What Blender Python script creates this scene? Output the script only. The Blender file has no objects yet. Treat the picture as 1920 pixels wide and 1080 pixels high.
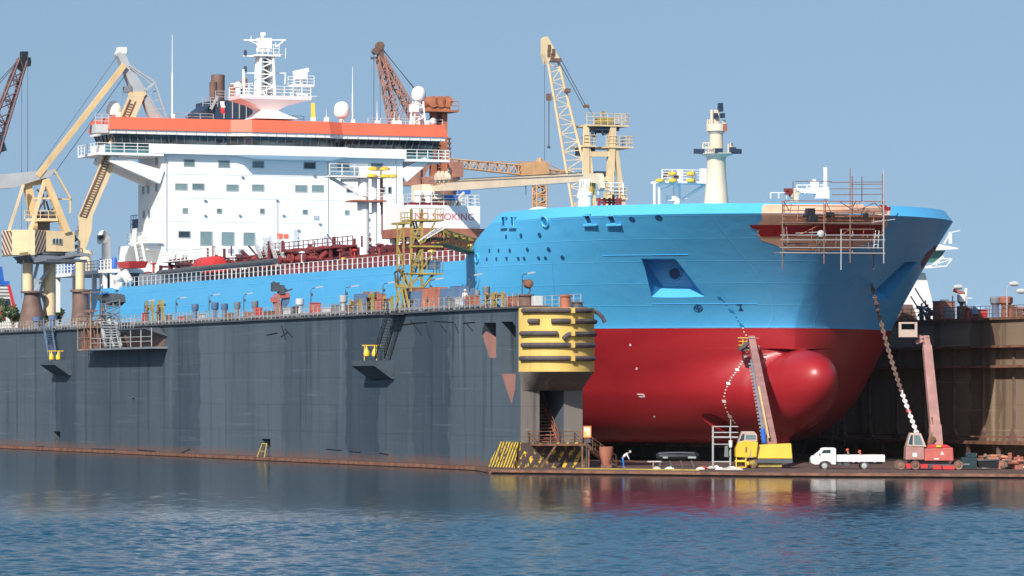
import bpy, bmesh, math, random
from mathutils import Vector, Matrix
from mathutils.bvhtree import BVHTree
R = math.radians
random.seed(7)
scene = bpy.context.scene
col = scene.collection
# ------------------------------------------------------------------ camera
cam_d = bpy.data.cameras.new('camera')
cam = bpy.data.objects.new('camera', cam_d)
col.objects.link(cam)
CAMZ = 6.8
cam.location = (0, 0, CAMZ)
cam.rotation_euler = (R(90), 0, 0)
cam_d.sensor_width = 36.0
cam_d.lens = 150.0
cam_d.shift_y = 195.0 / 1920.0
cam_d.clip_start = 1.0
cam_d.clip_end = 20000.0
scene.camera = cam
# ------------------------------------------------------------------ daylight
SUN_AZ, SUN_EL = 22.0, 35.0            # degrees left of straight behind the camera, degrees above the horizon
world = bpy.data.worlds.new('World')
scene.world = world
world.use_nodes = True
wn = world.node_tree
for n in list(wn.nodes):
    wn.nodes.remove(n)
w_out = wn.nodes.new('ShaderNodeOutputWorld')
w_bg = wn.nodes.new('ShaderNodeBackground')
w_sky = wn.nodes.new('ShaderNodeTexSky')
w_sky.sky_type = 'NISHITA'
w_sky.sun_disc = False
w_sky.sun_elevation = R(SUN_EL)
w_sky.sun_rotation = R(180 + SUN_AZ)
w_sky.altitude = 0
w_sky.air_density = 1.0
w_sky.dust_density = 0.8
w_sky.ozone_density = 1.2
w_bg.inputs['Strength'].default_value = 0.106
# clear polar-side sky: lift the look-up so the sky low over the harbour is the blue of a dry clear day
w_tc = wn.nodes.new('ShaderNodeTexCoord')
w_add = wn.nodes.new('ShaderNodeVectorMath')
w_add.operation = 'MULTIPLY_ADD'
w_add.inputs[1].default_value = (1, 1, 0.45)
w_add.inputs[2].default_value = (0, 0, 0.20)
w_nrm = wn.nodes.new('ShaderNodeVectorMath')
w_nrm.operation = 'NORMALIZE'
wn.links.new(w_tc.outputs['Generated'], w_add.inputs[0])
wn.links.new(w_add.outputs[0], w_nrm.inputs[0])
wn.links.new(w_nrm.outputs[0], w_sky.inputs['Vector'])
w_tint = wn.nodes.new('ShaderNodeMix')
w_tint.data_type = 'RGBA'
w_tint.blend_type = 'MULTIPLY'
w_tint.inputs[0].default_value = 1.0
w_tint.inputs[7].default_value = (0.97, 0.99, 0.96, 1)
wn.links.new(w_sky.outputs[0], w_tint.inputs[6])
wn.links.new(w_tint.outputs[2], w_bg.inputs['Color'])
wn.links.new(w_bg.outputs[0], w_out.inputs['Surface'])
sun_d = bpy.data.lights.new('sun', 'SUN')
sun_d.energy = 5.0
sun_d.angle = R(0.5)
sun_d.color = (1.0, 0.95, 0.87)
sun = bpy.data.objects.new('sun', sun_d)
col.objects.link(sun)
SUN = Vector((-math.sin(R(SUN_AZ)) * math.cos(R(SUN_EL)), -math.cos(R(SUN_AZ)) * math.cos(R(SUN_EL)), math.sin(R(SUN_EL))))
sun.rotation_euler = SUN.to_track_quat('Z', 'Y').to_euler()
sun.location = (-60, -60, 120)
scene.view_settings.view_transform = 'Standard'
scene.view_settings.look = 'None'
scene.view_settings.gamma = 1.0
scene.view_settings.use_curve_mapping = False
scene.view_settings.exposure = 0.106
scene.cycles.max_bounces = 6
scene.cycles.diffuse_bounces = 3
scene.cycles.glossy_bounces = 3
scene.cycles.transmission_bounces = 2

# ------------------------------------------------------------------ frame of the dock
# v runs across the dock, u runs along it away from the camera, z is up; metres
F = 8000.0
TH = math.atan2(3246.0, F)
C, S = math.cos(TH), math.sin(TH)
OX, OY = 0.68, 362.7

def P(x, y, v=None, u=None, z=None, D=None):
    """survey: the point of the dock frame seen at photo pixel x, y on a known plane"""
    a, b = (x - 960.0) / F, (735.0 - y) / F
    if D is None:
        if v is not None:
            D = (v + OX * C + OY * S) / (a * C + S)
        elif u is not None:
            D = (u - OX * S + OY * C) / (-a * S + C)
        else:
            D = (z - CAMZ) / b
    X, Y = a * D - OX, D - OY
    return (X * C + Y * S, -X * S + Y * C, CAMZ + b * D)

def W(p):
    return Vector((OX + p[0] * C - p[1] * S, OY + p[0] * S + p[1] * C, p[2]))

# ------------------------------------------------------------------ materials
def srgb(r, g, b):
    def f(c):
        c /= 255.0
        return c / 12.92 if c <= 0.04045 else ((c + 0.055) / 1.055) ** 2.4
    return (f(r), f(g), f(b))

class NT:
    """small helper to wire node trees"""
    def __init__(self, m):
        self.t = m.node_tree
        self.b = self.t.nodes['Principled BSDF']
    def n(self, typ, **kw):
        nd = self.t.nodes.new(typ)
        for k, v in kw.items():
            if isinstance(v, bpy.types.NodeSocket):
                self.t.links.new(v, nd.inputs[k])
            elif k in nd.inputs.keys():
                nd.inputs[k].default_value = v
            else:
                setattr(nd, k, v)
        return nd
    def coord(self, scale=(1, 1, 1), rot=(0, 0, 0)):
        tc = self.t.nodes.new('ShaderNodeTexCoord')
        mp = self.t.nodes.new('ShaderNodeMapping')
        mp.inputs['Scale'].default_value = scale
        mp.inputs['Rotation'].default_value = rot
        self.t.links.new(tc.outputs['Object'], mp.inputs['Vector'])
        return mp.outputs[0]
    def noise(self, vec, scale, detail=4, rough=0.55):
        nd = self.n('ShaderNodeTexNoise')
        nd.inputs['Scale'].default_value = scale
        nd.inputs['Detail'].default_value = detail
        nd.inputs['Roughness'].default_value = rough
        self.t.links.new(vec, nd.inputs['Vector'])
        return nd.outputs['Fac']
    def ramp(self, fac, a, b, lo=0.0, hi=1.0):
        nd = self.n('ShaderNodeMapRange')
        nd.inputs['From Min'].default_value = a
        nd.inputs['From Max'].default_value = b
        nd.inputs['To Min'].default_value = lo
        nd.inputs['To Max'].default_value = hi
        nd.interpolation_type = 'SMOOTHSTEP'
        self.t.links.new(fac, nd.inputs['Value'])
        return nd.outputs[0]
    def math(self, op, a, b=None):
        nd = self.n('ShaderNodeMath')
        nd.operation = op
        for i, q in enumerate((a, b)):
            if q is None:
                continue
            if isinstance(q, bpy.types.NodeSocket):
                self.t.links.new(q, nd.inputs[i])
            else:
                nd.inputs[i].default_value = q
        return nd.outputs[0]
    def mix(self, fac, a, b):
        nd = self.t.nodes.new('ShaderNodeMix')
        nd.data_type = 'RGBA'
        for idx, q in ((0, fac), (6, a), (7, b)):
            if isinstance(q, bpy.types.NodeSocket):
                self.t.links.new(q, nd.inputs[idx])
            elif idx == 0:
                nd.inputs[0].default_value = q
            else:
                nd.inputs[idx].default_value = (q[0], q[1], q[2], 1)
        return nd.outputs[2]
    def bump(self, h, strength, dist):
        nd = self.n('ShaderNodeBump')
        nd.inputs['Strength'].default_value = strength
        nd.inputs['Distance'].default_value = dist
        self.t.links.new(h, nd.inputs['Height'])
        self.t.links.new(nd.outputs[0], self.b.inputs['Normal'])
        return nd
    def color(self, c):
        if isinstance(c, bpy.types.NodeSocket):
            self.t.links.new(c, self.b.inputs['Base Color'])
        else:
            self.b.inputs['Base Color'].default_value = (c[0], c[1], c[2], 1)

def new_mat(name, rough=0.5, metal=0.0, spec=0.5):
    m = bpy.data.materials.new(name)
    m.use_nodes = True
    k = NT(m)
    k.b.inputs['Roughness'].default_value = rough
    k.b.inputs['Metallic'].default_value = metal
    k.b.inputs['Specular IOR Level'].default_value = spec
    return m, k

def paint(name, c, rough=0.5, var=0.12, scale=0.6, rust=0.0, rustcol=(0.17, 0.06, 0.03), streak=0.0, metal=0.0, bump=0.0, spec=0.4):
    """weathered paint: blotchy tone, run-down streaks and patches of rust with a shape of their own"""
    m, k = new_mat(name, rough, metal, spec)
    v = k.coord()
    n1 = k.noise(v, scale, 5)
    lo = tuple(q * (1 - var) for q in c)
    hi = tuple(min(1, q * (1 + var)) for q in c)
    cc = k.mix(k.ramp(n1, 0.3, 0.7), lo, hi)
    if streak:
        vs = k.coord((1.7, 1.7, 0.09))
        ns = k.noise(vs, 1.3, 4)
        cc = k.mix(k.math('MULTIPLY', k.ramp(ns, 0.52, 0.72), streak), cc, tuple(q * 0.45 + w * 0.25 for q, w in zip(c, rustcol)))
    if rust:
        n2 = k.noise(v, scale * 3.1, 6, 0.65)
        cc = k.mix(k.ramp(n2, 0.72 - 0.3 * rust, 0.80 - 0.25 * rust), cc, rustcol)
    k.color(cc)
    if bump:
        k.bump(k.noise(v, 9, 3), 0.4, bump)
    return m

M = {}
M['white'] = paint('white_ship_paint', (0.86, 0.85, 0.83), 0.45, 0.03, 0.25, streak=0.06)
M['white2'] = paint('white_gear_paint', (0.74, 0.73, 0.70), 0.5, 0.08, 0.8, rust=0.12, streak=0.15)
M['offwhite'] = paint('grey_white_paint', (0.55, 0.56, 0.56), 0.5, 0.06, 0.5, streak=0.1)
M['cream'] = paint('cream_crane_paint', (0.70, 0.49, 0.25), 0.5, 0.1, 0.35, rust=0.12, streak=0.25)
M['cream2'] = paint('pale_cream_paint', (0.72, 0.60, 0.44), 0.5, 0.08, 0.4, rust=0.1, streak=0.2)
M['cream3'] = paint('yellowish_cream_crane_paint', (0.72, 0.55, 0.33), 0.5, 0.1, 0.35, rust=0.14, streak=0.3)
M['lgrey'] = paint('light_grey_steel', (0.42, 0.43, 0.44), 0.5, 0.1, 0.4, streak=0.2)
M['mgrey'] = paint('mid_grey_steel', (0.20, 0.22, 0.25), 0.55, 0.15, 0.8, rust=0.1, streak=0.2)
M['dgrey'] = paint('dark_grey_steel', (0.075, 0.085, 0.1), 0.55, 0.2, 0.8, rust=0.15, streak=0.2)
M['black'] = paint('black_steel', (0.018, 0.02, 0.026), 0.5, 0.2, 1.5)
M['rubber'] = paint('black_rubber', (0.085, 0.07, 0.075), 0.75, 0.25, 1.2)
M['cable'] = paint('steel_cable', (0.09, 0.10, 0.12), 0.6, 0.1, 2)
M['rust'] = paint('rusty_steel', (0.20, 0.095, 0.06), 0.75, 0.35, 1.1, rust=0.35, rustcol=(0.09, 0.04, 0.03), streak=0.3)
M['rustpipe'] = paint('rusty_scaffold_pipe', (0.24, 0.15, 0.12), 0.7, 0.3, 1.4)
M['brown'] = paint('brown_steel', (0.17, 0.105, 0.085), 0.65, 0.22, 0.7, rust=0.15, streak=0.35)
M['redbrown'] = paint('red_brown_primer', (0.36, 0.13, 0.085), 0.65, 0.2, 0.7, streak=0.3)
M['orange_rust'] = paint('orange_brown_crane_paint', (0.42, 0.15, 0.075), 0.6, 0.25, 0.6, rust=0.2, streak=0.3)
M['towerorange'] = paint('faded_orange_paint', (0.52, 0.30, 0.15), 0.6, 0.15, 0.5)
M['deckred'] = paint('oxide_red_deck_paint', (0.22, 0.035, 0.035), 0.55, 0.3, 0.8)
M['pipered'] = paint('dark_red_pipe_paint', (0.12, 0.025, 0.03), 0.5, 0.45, 0.5)
M['brightred'] = paint('bright_red_paint', (0.55, 0.04, 0.04), 0.45, 0.12, 0.8)
M['cranered'] = paint('faded_red_crane_paint', (0.50, 0.12, 0.10), 0.55, 0.12, 0.9, rust=0.08, streak=0.2)
M['boompink'] = paint('faded_pink_boom_paint', (0.36, 0.19, 0.17), 0.6, 0.15, 0.9, streak=0.2)
M['orange'] = paint('orange_trim_paint', (0.82, 0.15, 0.08), 0.45, 0.05, 0.3)
M['helmet'] = paint('orange_helmet', (0.85, 0.12, 0.03), 0.3, 0.03, 1)
M['yellow'] = paint('yellow_plant_paint', (0.75, 0.45, 0.035), 0.45, 0.08, 0.9, streak=0.15)
M['paleyellow'] = paint('faded_yellow_paint', (0.70, 0.47, 0.13), 0.6, 0.12, 0.45, rust=0.1, rustcol=(0.30, 0.19, 0.09), streak=0.35)
M['scafyellow'] = paint('dirty_yellow_scaffold', (0.36, 0.27, 0.07), 0.65, 0.25, 0.9, rust=0.2, rustcol=(0.13, 0.09, 0.05))
M['lampyellow'] = paint('yellow_lamp_housing', (0.85, 0.55, 0.06), 0.4, 0.05, 1)
M['blue'] = paint('blue_plant_paint', (0.03, 0.13, 0.5), 0.45, 0.1, 0.8)
M['steelblue'] = paint('grey_blue_cabin_paint', (0.10, 0.16, 0.27), 0.55, 0.18, 0.6, rust=0.08, streak=0.3)
M['navy'] = paint('dark_navy_casing_paint', (0.03, 0.05, 0.085), 0.5, 0.2, 0.4)
M['wood'] = paint('weathered_timber', (0.30, 0.20, 0.13), 0.8, 0.35, 1.4)
M['ply'] = paint('pale_scrap_board', (0.55, 0.50, 0.46), 0.8, 0.2, 1.4)
M['deck'] = paint('rusty_dock_deck', (0.11, 0.062, 0.05), 0.85, 0.35, 0.5, rust=0.3, rustcol=(0.09, 0.06, 0.05), bump=0.02)
M['skin'] = paint('skin', (0.42, 0.24, 0.16), 0.6, 0.05, 4)
M['shirt'] = paint('white_shirt', (0.75, 0.74, 0.72), 0.8, 0.05, 4)
M['bluecloth'] = paint('bright_blue_trousers', (0.015, 0.16, 0.62), 0.8, 0.08, 4)
M['greycloth'] = paint('grey_brown_jacket', (0.22, 0.15, 0.13), 0.85, 0.15, 4)
M['redcloth'] = paint('red_overall', (0.55, 0.03, 0.07), 0.85, 0.08, 4)
M['boot'] = paint('dark_boots', (0.03, 0.03, 0.035), 0.7, 0.1, 4)
M['foliage'] = paint('shrub_leaf', (0.06, 0.11, 0.04), 0.7, 0.35, 1.2)
M['peach'] = paint('peach_primer', (0.74, 0.44, 0.30), 0.65, 0.12, 0.6, streak=0.25, rustcol=(0.4, 0.2, 0.12))
M['peachgrey'] = paint('bare_ground_steel_primer', (0.36, 0.23, 0.17), 0.65, 0.2, 0.9, streak=0.3)
M['crimson'] = paint('dark_red_antifouling_primer', (0.29, 0.012, 0.018), 0.6, 0.12, 0.8)
M['mark_blue'] = paint('dark_blue_mark_paint', (0.015, 0.08, 0.2), 0.5, 0.05, 1)
M['mark_mid'] = paint('mid_blue_mark_paint', (0.02, 0.22, 0.48), 0.5, 0.05, 1)
M['mark_white'] = paint('white_mark_paint', (0.78, 0.70, 0.68), 0.5, 0.05, 1)
M['mark_red'] = paint('red_lettering', (0.72, 0.07, 0.10), 0.5, 0.04, 1)
M['winframe'] = paint('grey_window_frame', (0.34, 0.37, 0.37), 0.4, 0.05, 1)

def glass(name, c, rough=0.08):
    m, k = new_mat(name, rough, 0.0, 0.6)
    n = k.noise(k.coord(), 1.1, 3)
    k.color(k.mix(n, tuple(q * 0.7 for q in c), tuple(q * 1.3 for q in c)))
    return m
M['glass_pale'] = glass('pale_green_glass', (0.19, 0.27, 0.27))
M['glass_dark'] = glass('dark_window_glass', (0.03, 0.045, 0.06))
M['glass_mid'] = glass('grey_window_glass', (0.13, 0.19, 0.20))
M['glass_teal'] = glass('teal_window_glass', (0.06, 0.16, 0.19))

def stripes(name, c1, c2, ang, period, axis='XZ', worn=0.0):
    """diagonal warning stripes in object space"""
    m, k = new_mat(name, 0.6)
    tc = k.n('ShaderNodeTexCoord')
    sp = k.n('ShaderNodeSeparateXYZ')
    k.t.links.new(tc.outputs['Object'], sp.inputs[0])
    h = k.math('ADD', sp.outputs[0], sp.outputs[1]) if axis == 'BOTH' else sp.outputs['XYZ'.index(axis[0])]
    q = k.math('ADD', k.math('MULTIPLY', h, math.cos(ang)), k.math('MULTIPLY', sp.outputs[2], math.sin(ang)))
    fr = k.math('FRACT', k.math('MULTIPLY', q, 1.0 / period))
    fac = k.ramp(fr, 0.46, 0.50)
    if worn:
        nz = k.noise(k.coord(), 1.6, 6, 0.65)
        fac = k.math('MAXIMUM', fac, k.ramp(nz, 0.62 - worn * 0.15, 0.70 - worn * 0.15))
    k.color(k.mix(fac, c1, c2))
    return m

# ------------------------------------------------------------------ mesh building
class MB:
    def __init__(self):
        self.v, self.f = [], []
    def add(self, vs, fs):
        o = len(self.v)
        self.v += [tuple(p) for p in vs]
        self.f += [tuple(i + o for i in q) for q in fs]
        return self
    def box(self, a, b):
        x0, y0, z0 = (min(a[i], b[i]) for i in range(3))
        x1, y1, z1 = (max(a[i], b[i]) for i in range(3))
        return self.add([(x0, y0, z0), (x1, y0, z0), (x1, y1, z0), (x0, y1, z0), (x0, y0, z1), (x1, y0, z1), (x1, y1, z1), (x0, y1, z1)],
                        [(3, 2, 1, 0), (4, 5, 6, 7), (0, 1, 5, 4), (1, 2, 6, 5), (2, 3, 7, 6), (3, 0, 4, 7)])
    def cbox(self, c, s):
        return self.box([c[i] - s[i] / 2 for i in range(3)], [c[i] + s[i] / 2 for i in range(3)])
    def hexa(self, q):
        """eight corners, bottom ring then top ring"""
        return self.add(q, [(3, 2, 1, 0), (4, 5, 6, 7), (0, 1, 5, 4), (1, 2, 6, 5), (2, 3, 7, 6), (3, 0, 4, 7)])
    def prism(self, pts, off):
        """polygon swept by a vector"""
        n = len(pts)
        q = [tuple(p) for p in pts] + [tuple(p[i] + off[i] for i in range(3)) for p in pts]
        return self.add(q, [tuple(range(n - 1, -1, -1)), tuple(range(n, 2 * n))] + [(i, (i + 1) % n, n + (i + 1) % n, n + i) for i in range(n)])
    def loft(self, rings, caps=True):
        n = len(rings[0])
        vs = [p for r in rings for p in r]
        fs = []
        for k in range(len(rings) - 1):
            for i in range(n):
                j = (i + 1) % n
                fs.append((k * n + i, k * n + j, (k + 1) * n + j, (k + 1) * n + i))
        if caps:
            fs.append(tuple(range(n - 1, -1, -1)))
            fs.append(tuple((len(rings) - 1) * n + i for i in range(n)))
        return self.add(vs, fs)
    def tube(self, p0, p1, r0, r1=None, n=8):
        r1 = r0 if r1 is None else r1
        return self.path([p0, p1], [r0, r1], n)
    def path(self, pts, r, n=8):
        rings = []
        ps = [Vector(p) for p in pts]
        for i, p in enumerate(ps):
            d = (ps[min(i + 1, len(ps) - 1)] - ps[max(i - 1, 0)])
            if d.length < 1e-6:
                d = Vector((0, 0, 1))
            d.normalize()
            a = d.cross(Vector((0, 0, 1)) if abs(d.z) < 0.9 else Vector((1, 0, 0))).normalized()
            b = d.cross(a)
            rr = r[i] if isinstance(r, (list, tuple)) else r
            rings.append([p + a * (rr * math.cos(t)) + b * (rr * math.sin(t)) for t in (2 * math.pi * k / n for k in range(n))])
        return self.loft(rings)
    def bar(self, p0, p1, w, h=None, w1=None, h1=None, up=(0, 0, 1)):
        """rectangular bar, may taper"""
        h = w if h is None else h
        w1 = w if w1 is None else w1
        h1 = h if h1 is None else h1
        p0, p1 = Vector(p0), Vector(p1)
        d = (p1 - p0).normalized()
        upv = Vector(up)
        if abs(d.dot(upv)) > 0.97:
            upv = Vector((0, 1, 0))
        a = d.cross(upv).normalized()
        b = a.cross(d)
        r0 = [p0 + a * (w / 2 * i) + b * (h / 2 * j) for i, j in ((-1, -1), (1, -1), (1, 1), (-1, 1))]
        r1 = [p1 + a * (w1 / 2 * i) + b * (h1 / 2 * j) for i, j in ((-1, -1), (1, -1), (1, 1), (-1, 1))]
        return self.loft([r0, r1])
    def lathe(self, c, prof, n=20, a0=0.0, a1=2 * math.pi, axis='z'):
        full = abs(a1 - a0 - 2 * math.pi) < 1e-6
        m = n if full else n + 1
        rings = []
        for r, z in prof:
            ring = []
            for k in range(m):
                t = a0 + (a1 - a0) * k / n
                if axis == 'z':
                    ring.append((c[0] + r * math.cos(t), c[1] + r * math.sin(t), c[2] + z))
                elif axis == 'y':
                    ring.append((c[0] + r * math.cos(t), c[1] + z, c[2] + r * math.sin(t)))
                else:
                    ring.append((c[0] + z, c[1] + r * math.cos(t), c[2] + r * math.sin(t)))
            rings.append(ring)
        return self.loft(rings, True)
    def sphere(self, c, r, n=16, m=10, sz=1.0):
        return self.lathe(c, [(max(1e-4, r * math.sin(math.pi * k / m)), -r * sz * math.cos(math.pi * k / m)) for k in range(m + 1)], n)
    def rail(self, pts, h=1.1, step=1.5, bars=3, r=0.035, rp=None):
        rp = rp or r
        for i in range(len(pts) - 1):
            a, b = Vector(pts[i]), Vector(pts[i + 1])
            L = (b - a).length
            k = max(1, int(round(L / step)))
            for j in range(k + 1):
                p = a.lerp(b, j / k)
                self.tube(p, p + Vector((0, 0, h)), rp, n=5)
            for q in range(bars):
                o = Vector((0, 0, h * (q + 1) / bars))
                self.tube(a + o, b + o, r, n=5)
        return self
    def truss(self, p0, p1, w0, h0, w1, h1, n=8, r=0.1, rd=None, up=(0, 0, 1), side=None):
        """lattice boom of four chords"""
        rd = rd or r * 0.6
        p0, p1 = Vector(p0), Vector(p1)
        d = (p1 - p0).normalized()
        if side is None:
            a = d.cross(Vector(up)).normalized()
        else:
            a = Vector(side).normalized()
        b = a.cross(d).normalized()
        rings = []
        for k in range(n + 1):
            t = k / n
            p = p0.lerp(p1, t)
            w, h = w0 + (w1 - w0) * t, h0 + (h1 - h0) * t
            rings.append([p + a * (w / 2 * i) + b * (h / 2 * j) for i, j in ((-1, -1), (1, -1), (1, 1), (-1, 1))])
        for q in range(4):
            self.tube(rings[0][q], rings[n][q], r, n=6)
        for k in range(n):
            for q in range(4):
                q2 = (q + 1) % 4
                i, j = (q, q2) if (k + q) % 2 == 0 else (q2, q)
                self.tube(rings[k][i], rings[k + 1][j], rd, n=5)
                if k % 2 == 0:
                    self.tube(rings[k][q], rings[k][q2], rd, n=5)
        return self
    def stairs(self, p0, p1, width, wdir, n=10, tread=0.28, th=0.05, stringer=0.22, r=0.03, rails=True):
        """open stair from low point p0 to high point p1, width along wdir"""
        p0, p1, w = Vector(p0), Vector(p1), Vector(wdir).normalized()
        for s in (-0.5, 0.5):
            o = w * (width * s)
            self.bar(p0 + o, p1 + o, 0.06, stringer)
            if rails:
                hh = Vector((0, 0, 1.0))
                self.tube(p0 + o + hh, p1 + o + hh, r, n=5)
                self.tube(p0 + o + hh * 0.5, p1 + o + hh * 0.5, r, n=5)
                for k in range(0, n + 1, max(1, n // 4)):
                    p = p0.lerp(p1, k / n) + o
                    self.tube(p, p + hh, r, n=5)
        hd = Vector((p1.x - p0.x, p1.y - p0.y, 0))
        hd = hd.normalized() if hd.length > 1e-4 else w.cross(Vector((0, 0, 1)))
        for k in range(n):
            p = p0.lerp(p1, (k + 0.5) / n)
            q = [p + w * (width / 2 * i) + hd * (tread / 2 * j) for i, j in ((-1, -1), (1, -1), (1, 1), (-1, 1))]
            self.hexa(q + [x + Vector((0, 0, th)) for x in q])
        return self

BASE = {}

def tag(o, label, cat, group=None, kind=None):
    if label: o['label'] = label
    if cat: o['category'] = cat
    if group: o['group'] = group
    if kind: o['kind'] = kind
    return o

def T(name, label, cat, base, rotw=None, group=None):
    """a thing: an Empty at its base. With rotw its parts are built in its own axes, else in the dock frame."""
    o = bpy.data.objects.new(name, None)
    o.empty_display_size = 0.5
    col.objects.link(o)
    o.location = W(base)
    o.rotation_euler = (0, 0, TH if rotw is None else rotw)
    BASE[o.name] = Vector(base) if rotw is None else Vector((0, 0, 0))
    tag(o, label, cat, group)
    return o

def to_mesh(name, mb, mat, base=Vector((0, 0, 0)), smooth=True, angle=35, recalc=True):
    me = bpy.data.meshes.new(name)
    me.from_pydata([(p[0] - base[0], p[1] - base[1], p[2] - base[2]) for p in mb.v], [], mb.f)
    me.validate()
    if recalc:
        bm = bmesh.new()
        bm.from_mesh(me)
        bmesh.ops.recalc_face_normals(bm, faces=bm.faces)
        bm.to_mesh(me)
        bm.free()
    if smooth:
        me.polygons.foreach_set('use_smooth', [True] * len(me.polygons))
        me.set_sharp_from_angle(angle=R(angle))
    me.materials.append(M[mat] if isinstance(mat, str) else mat)
    me.update()
    return me

def part(name, mb, mat, parent, label=None, smooth=True, angle=35, bevel=0.0):
    """a part (or sub-part) of a thing, one mesh of its own"""
    root = parent
    while root.parent:
        root = root.parent
    o = bpy.data.objects.new(name, to_mesh(name, mb, mat, BASE[root.name], smooth, angle))
    col.objects.link(o)
    o.parent = parent
    if bevel:
        bv = o.modifiers.new('bevel', 'BEVEL')
        bv.width = bevel
        bv.segments = 2
        bv.limit_method = 'ANGLE'
        bv.angle_limit = R(40)
    if label: o['label'] = label
    return o

def solo(name, mb, mat, label, cat, base, group=None, kind=None, smooth=True, angle=35):
    """a thing that is one mesh, built in the dock frame"""
    o = bpy.data.objects.new(name, to_mesh(name, mb, mat, Vector(base), smooth, angle))
    col.objects.link(o)
    o.location = W(base)
    o.rotation_euler = (0, 0, TH)
    return tag(o, label, cat, group, kind)

def copy_thing(root, base, label, drot=0.0, scale=1.0):
    """a copy of a thing with copies of its parts and sub-parts"""
    c = root.copy()
    col.objects.link(c)
    c.location = W(base)
    c.rotation_euler = (0, 0, root.rotation_euler[2] + drot)
    c.scale = (scale, scale, scale)
    c['label'] = label
    BASE[c.name] = BASE[root.name]
    for ch in list(root.children):
        d = ch.copy()
        col.objects.link(d)
        d.parent = c
        for g in list(ch.children):
            e = g.copy()
            col.objects.link(e)
            e.parent = d
    return c

def boolean(o, cutters):
    """cut solids out of a mesh object and keep the result as plain mesh"""
    tmp = []
    for mb in cutters:
        me = bpy.data.meshes.new('cutter')
        me.from_pydata(mb.v, [], mb.f)
        bm = bmesh.new()
        bm.from_mesh(me)
        bmesh.ops.recalc_face_normals(bm, faces=bm.faces)
        bm.to_mesh(me)
        bm.free()
        c = bpy.data.objects.new('cutter', me)
        col.objects.link(c)
        c.matrix_world = o.matrix_world
        c.matrix_world = bpy_matrix(o)
        md = o.modifiers.new('cut', 'BOOLEAN')
        md.object = c
        md.operation = 'DIFFERENCE'
        md.solver = 'EXACT'
        tmp.append(c)
    bpy.context.view_layer.update()
    dg = bpy.context.evaluated_depsgraph_get()
    me = bpy.data.meshes.new_from_object(o.evaluated_get(dg))
    o.modifiers.clear()
    old = o.data
    o.data = me
    me.name = old.name
    bpy.data.meshes.remove(old)
    for c in tmp:
        bpy.data.objects.remove(c)

def bpy_matrix(o):
    bpy.context.view_layer.update()
    return o.matrix_world.copy()
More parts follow.
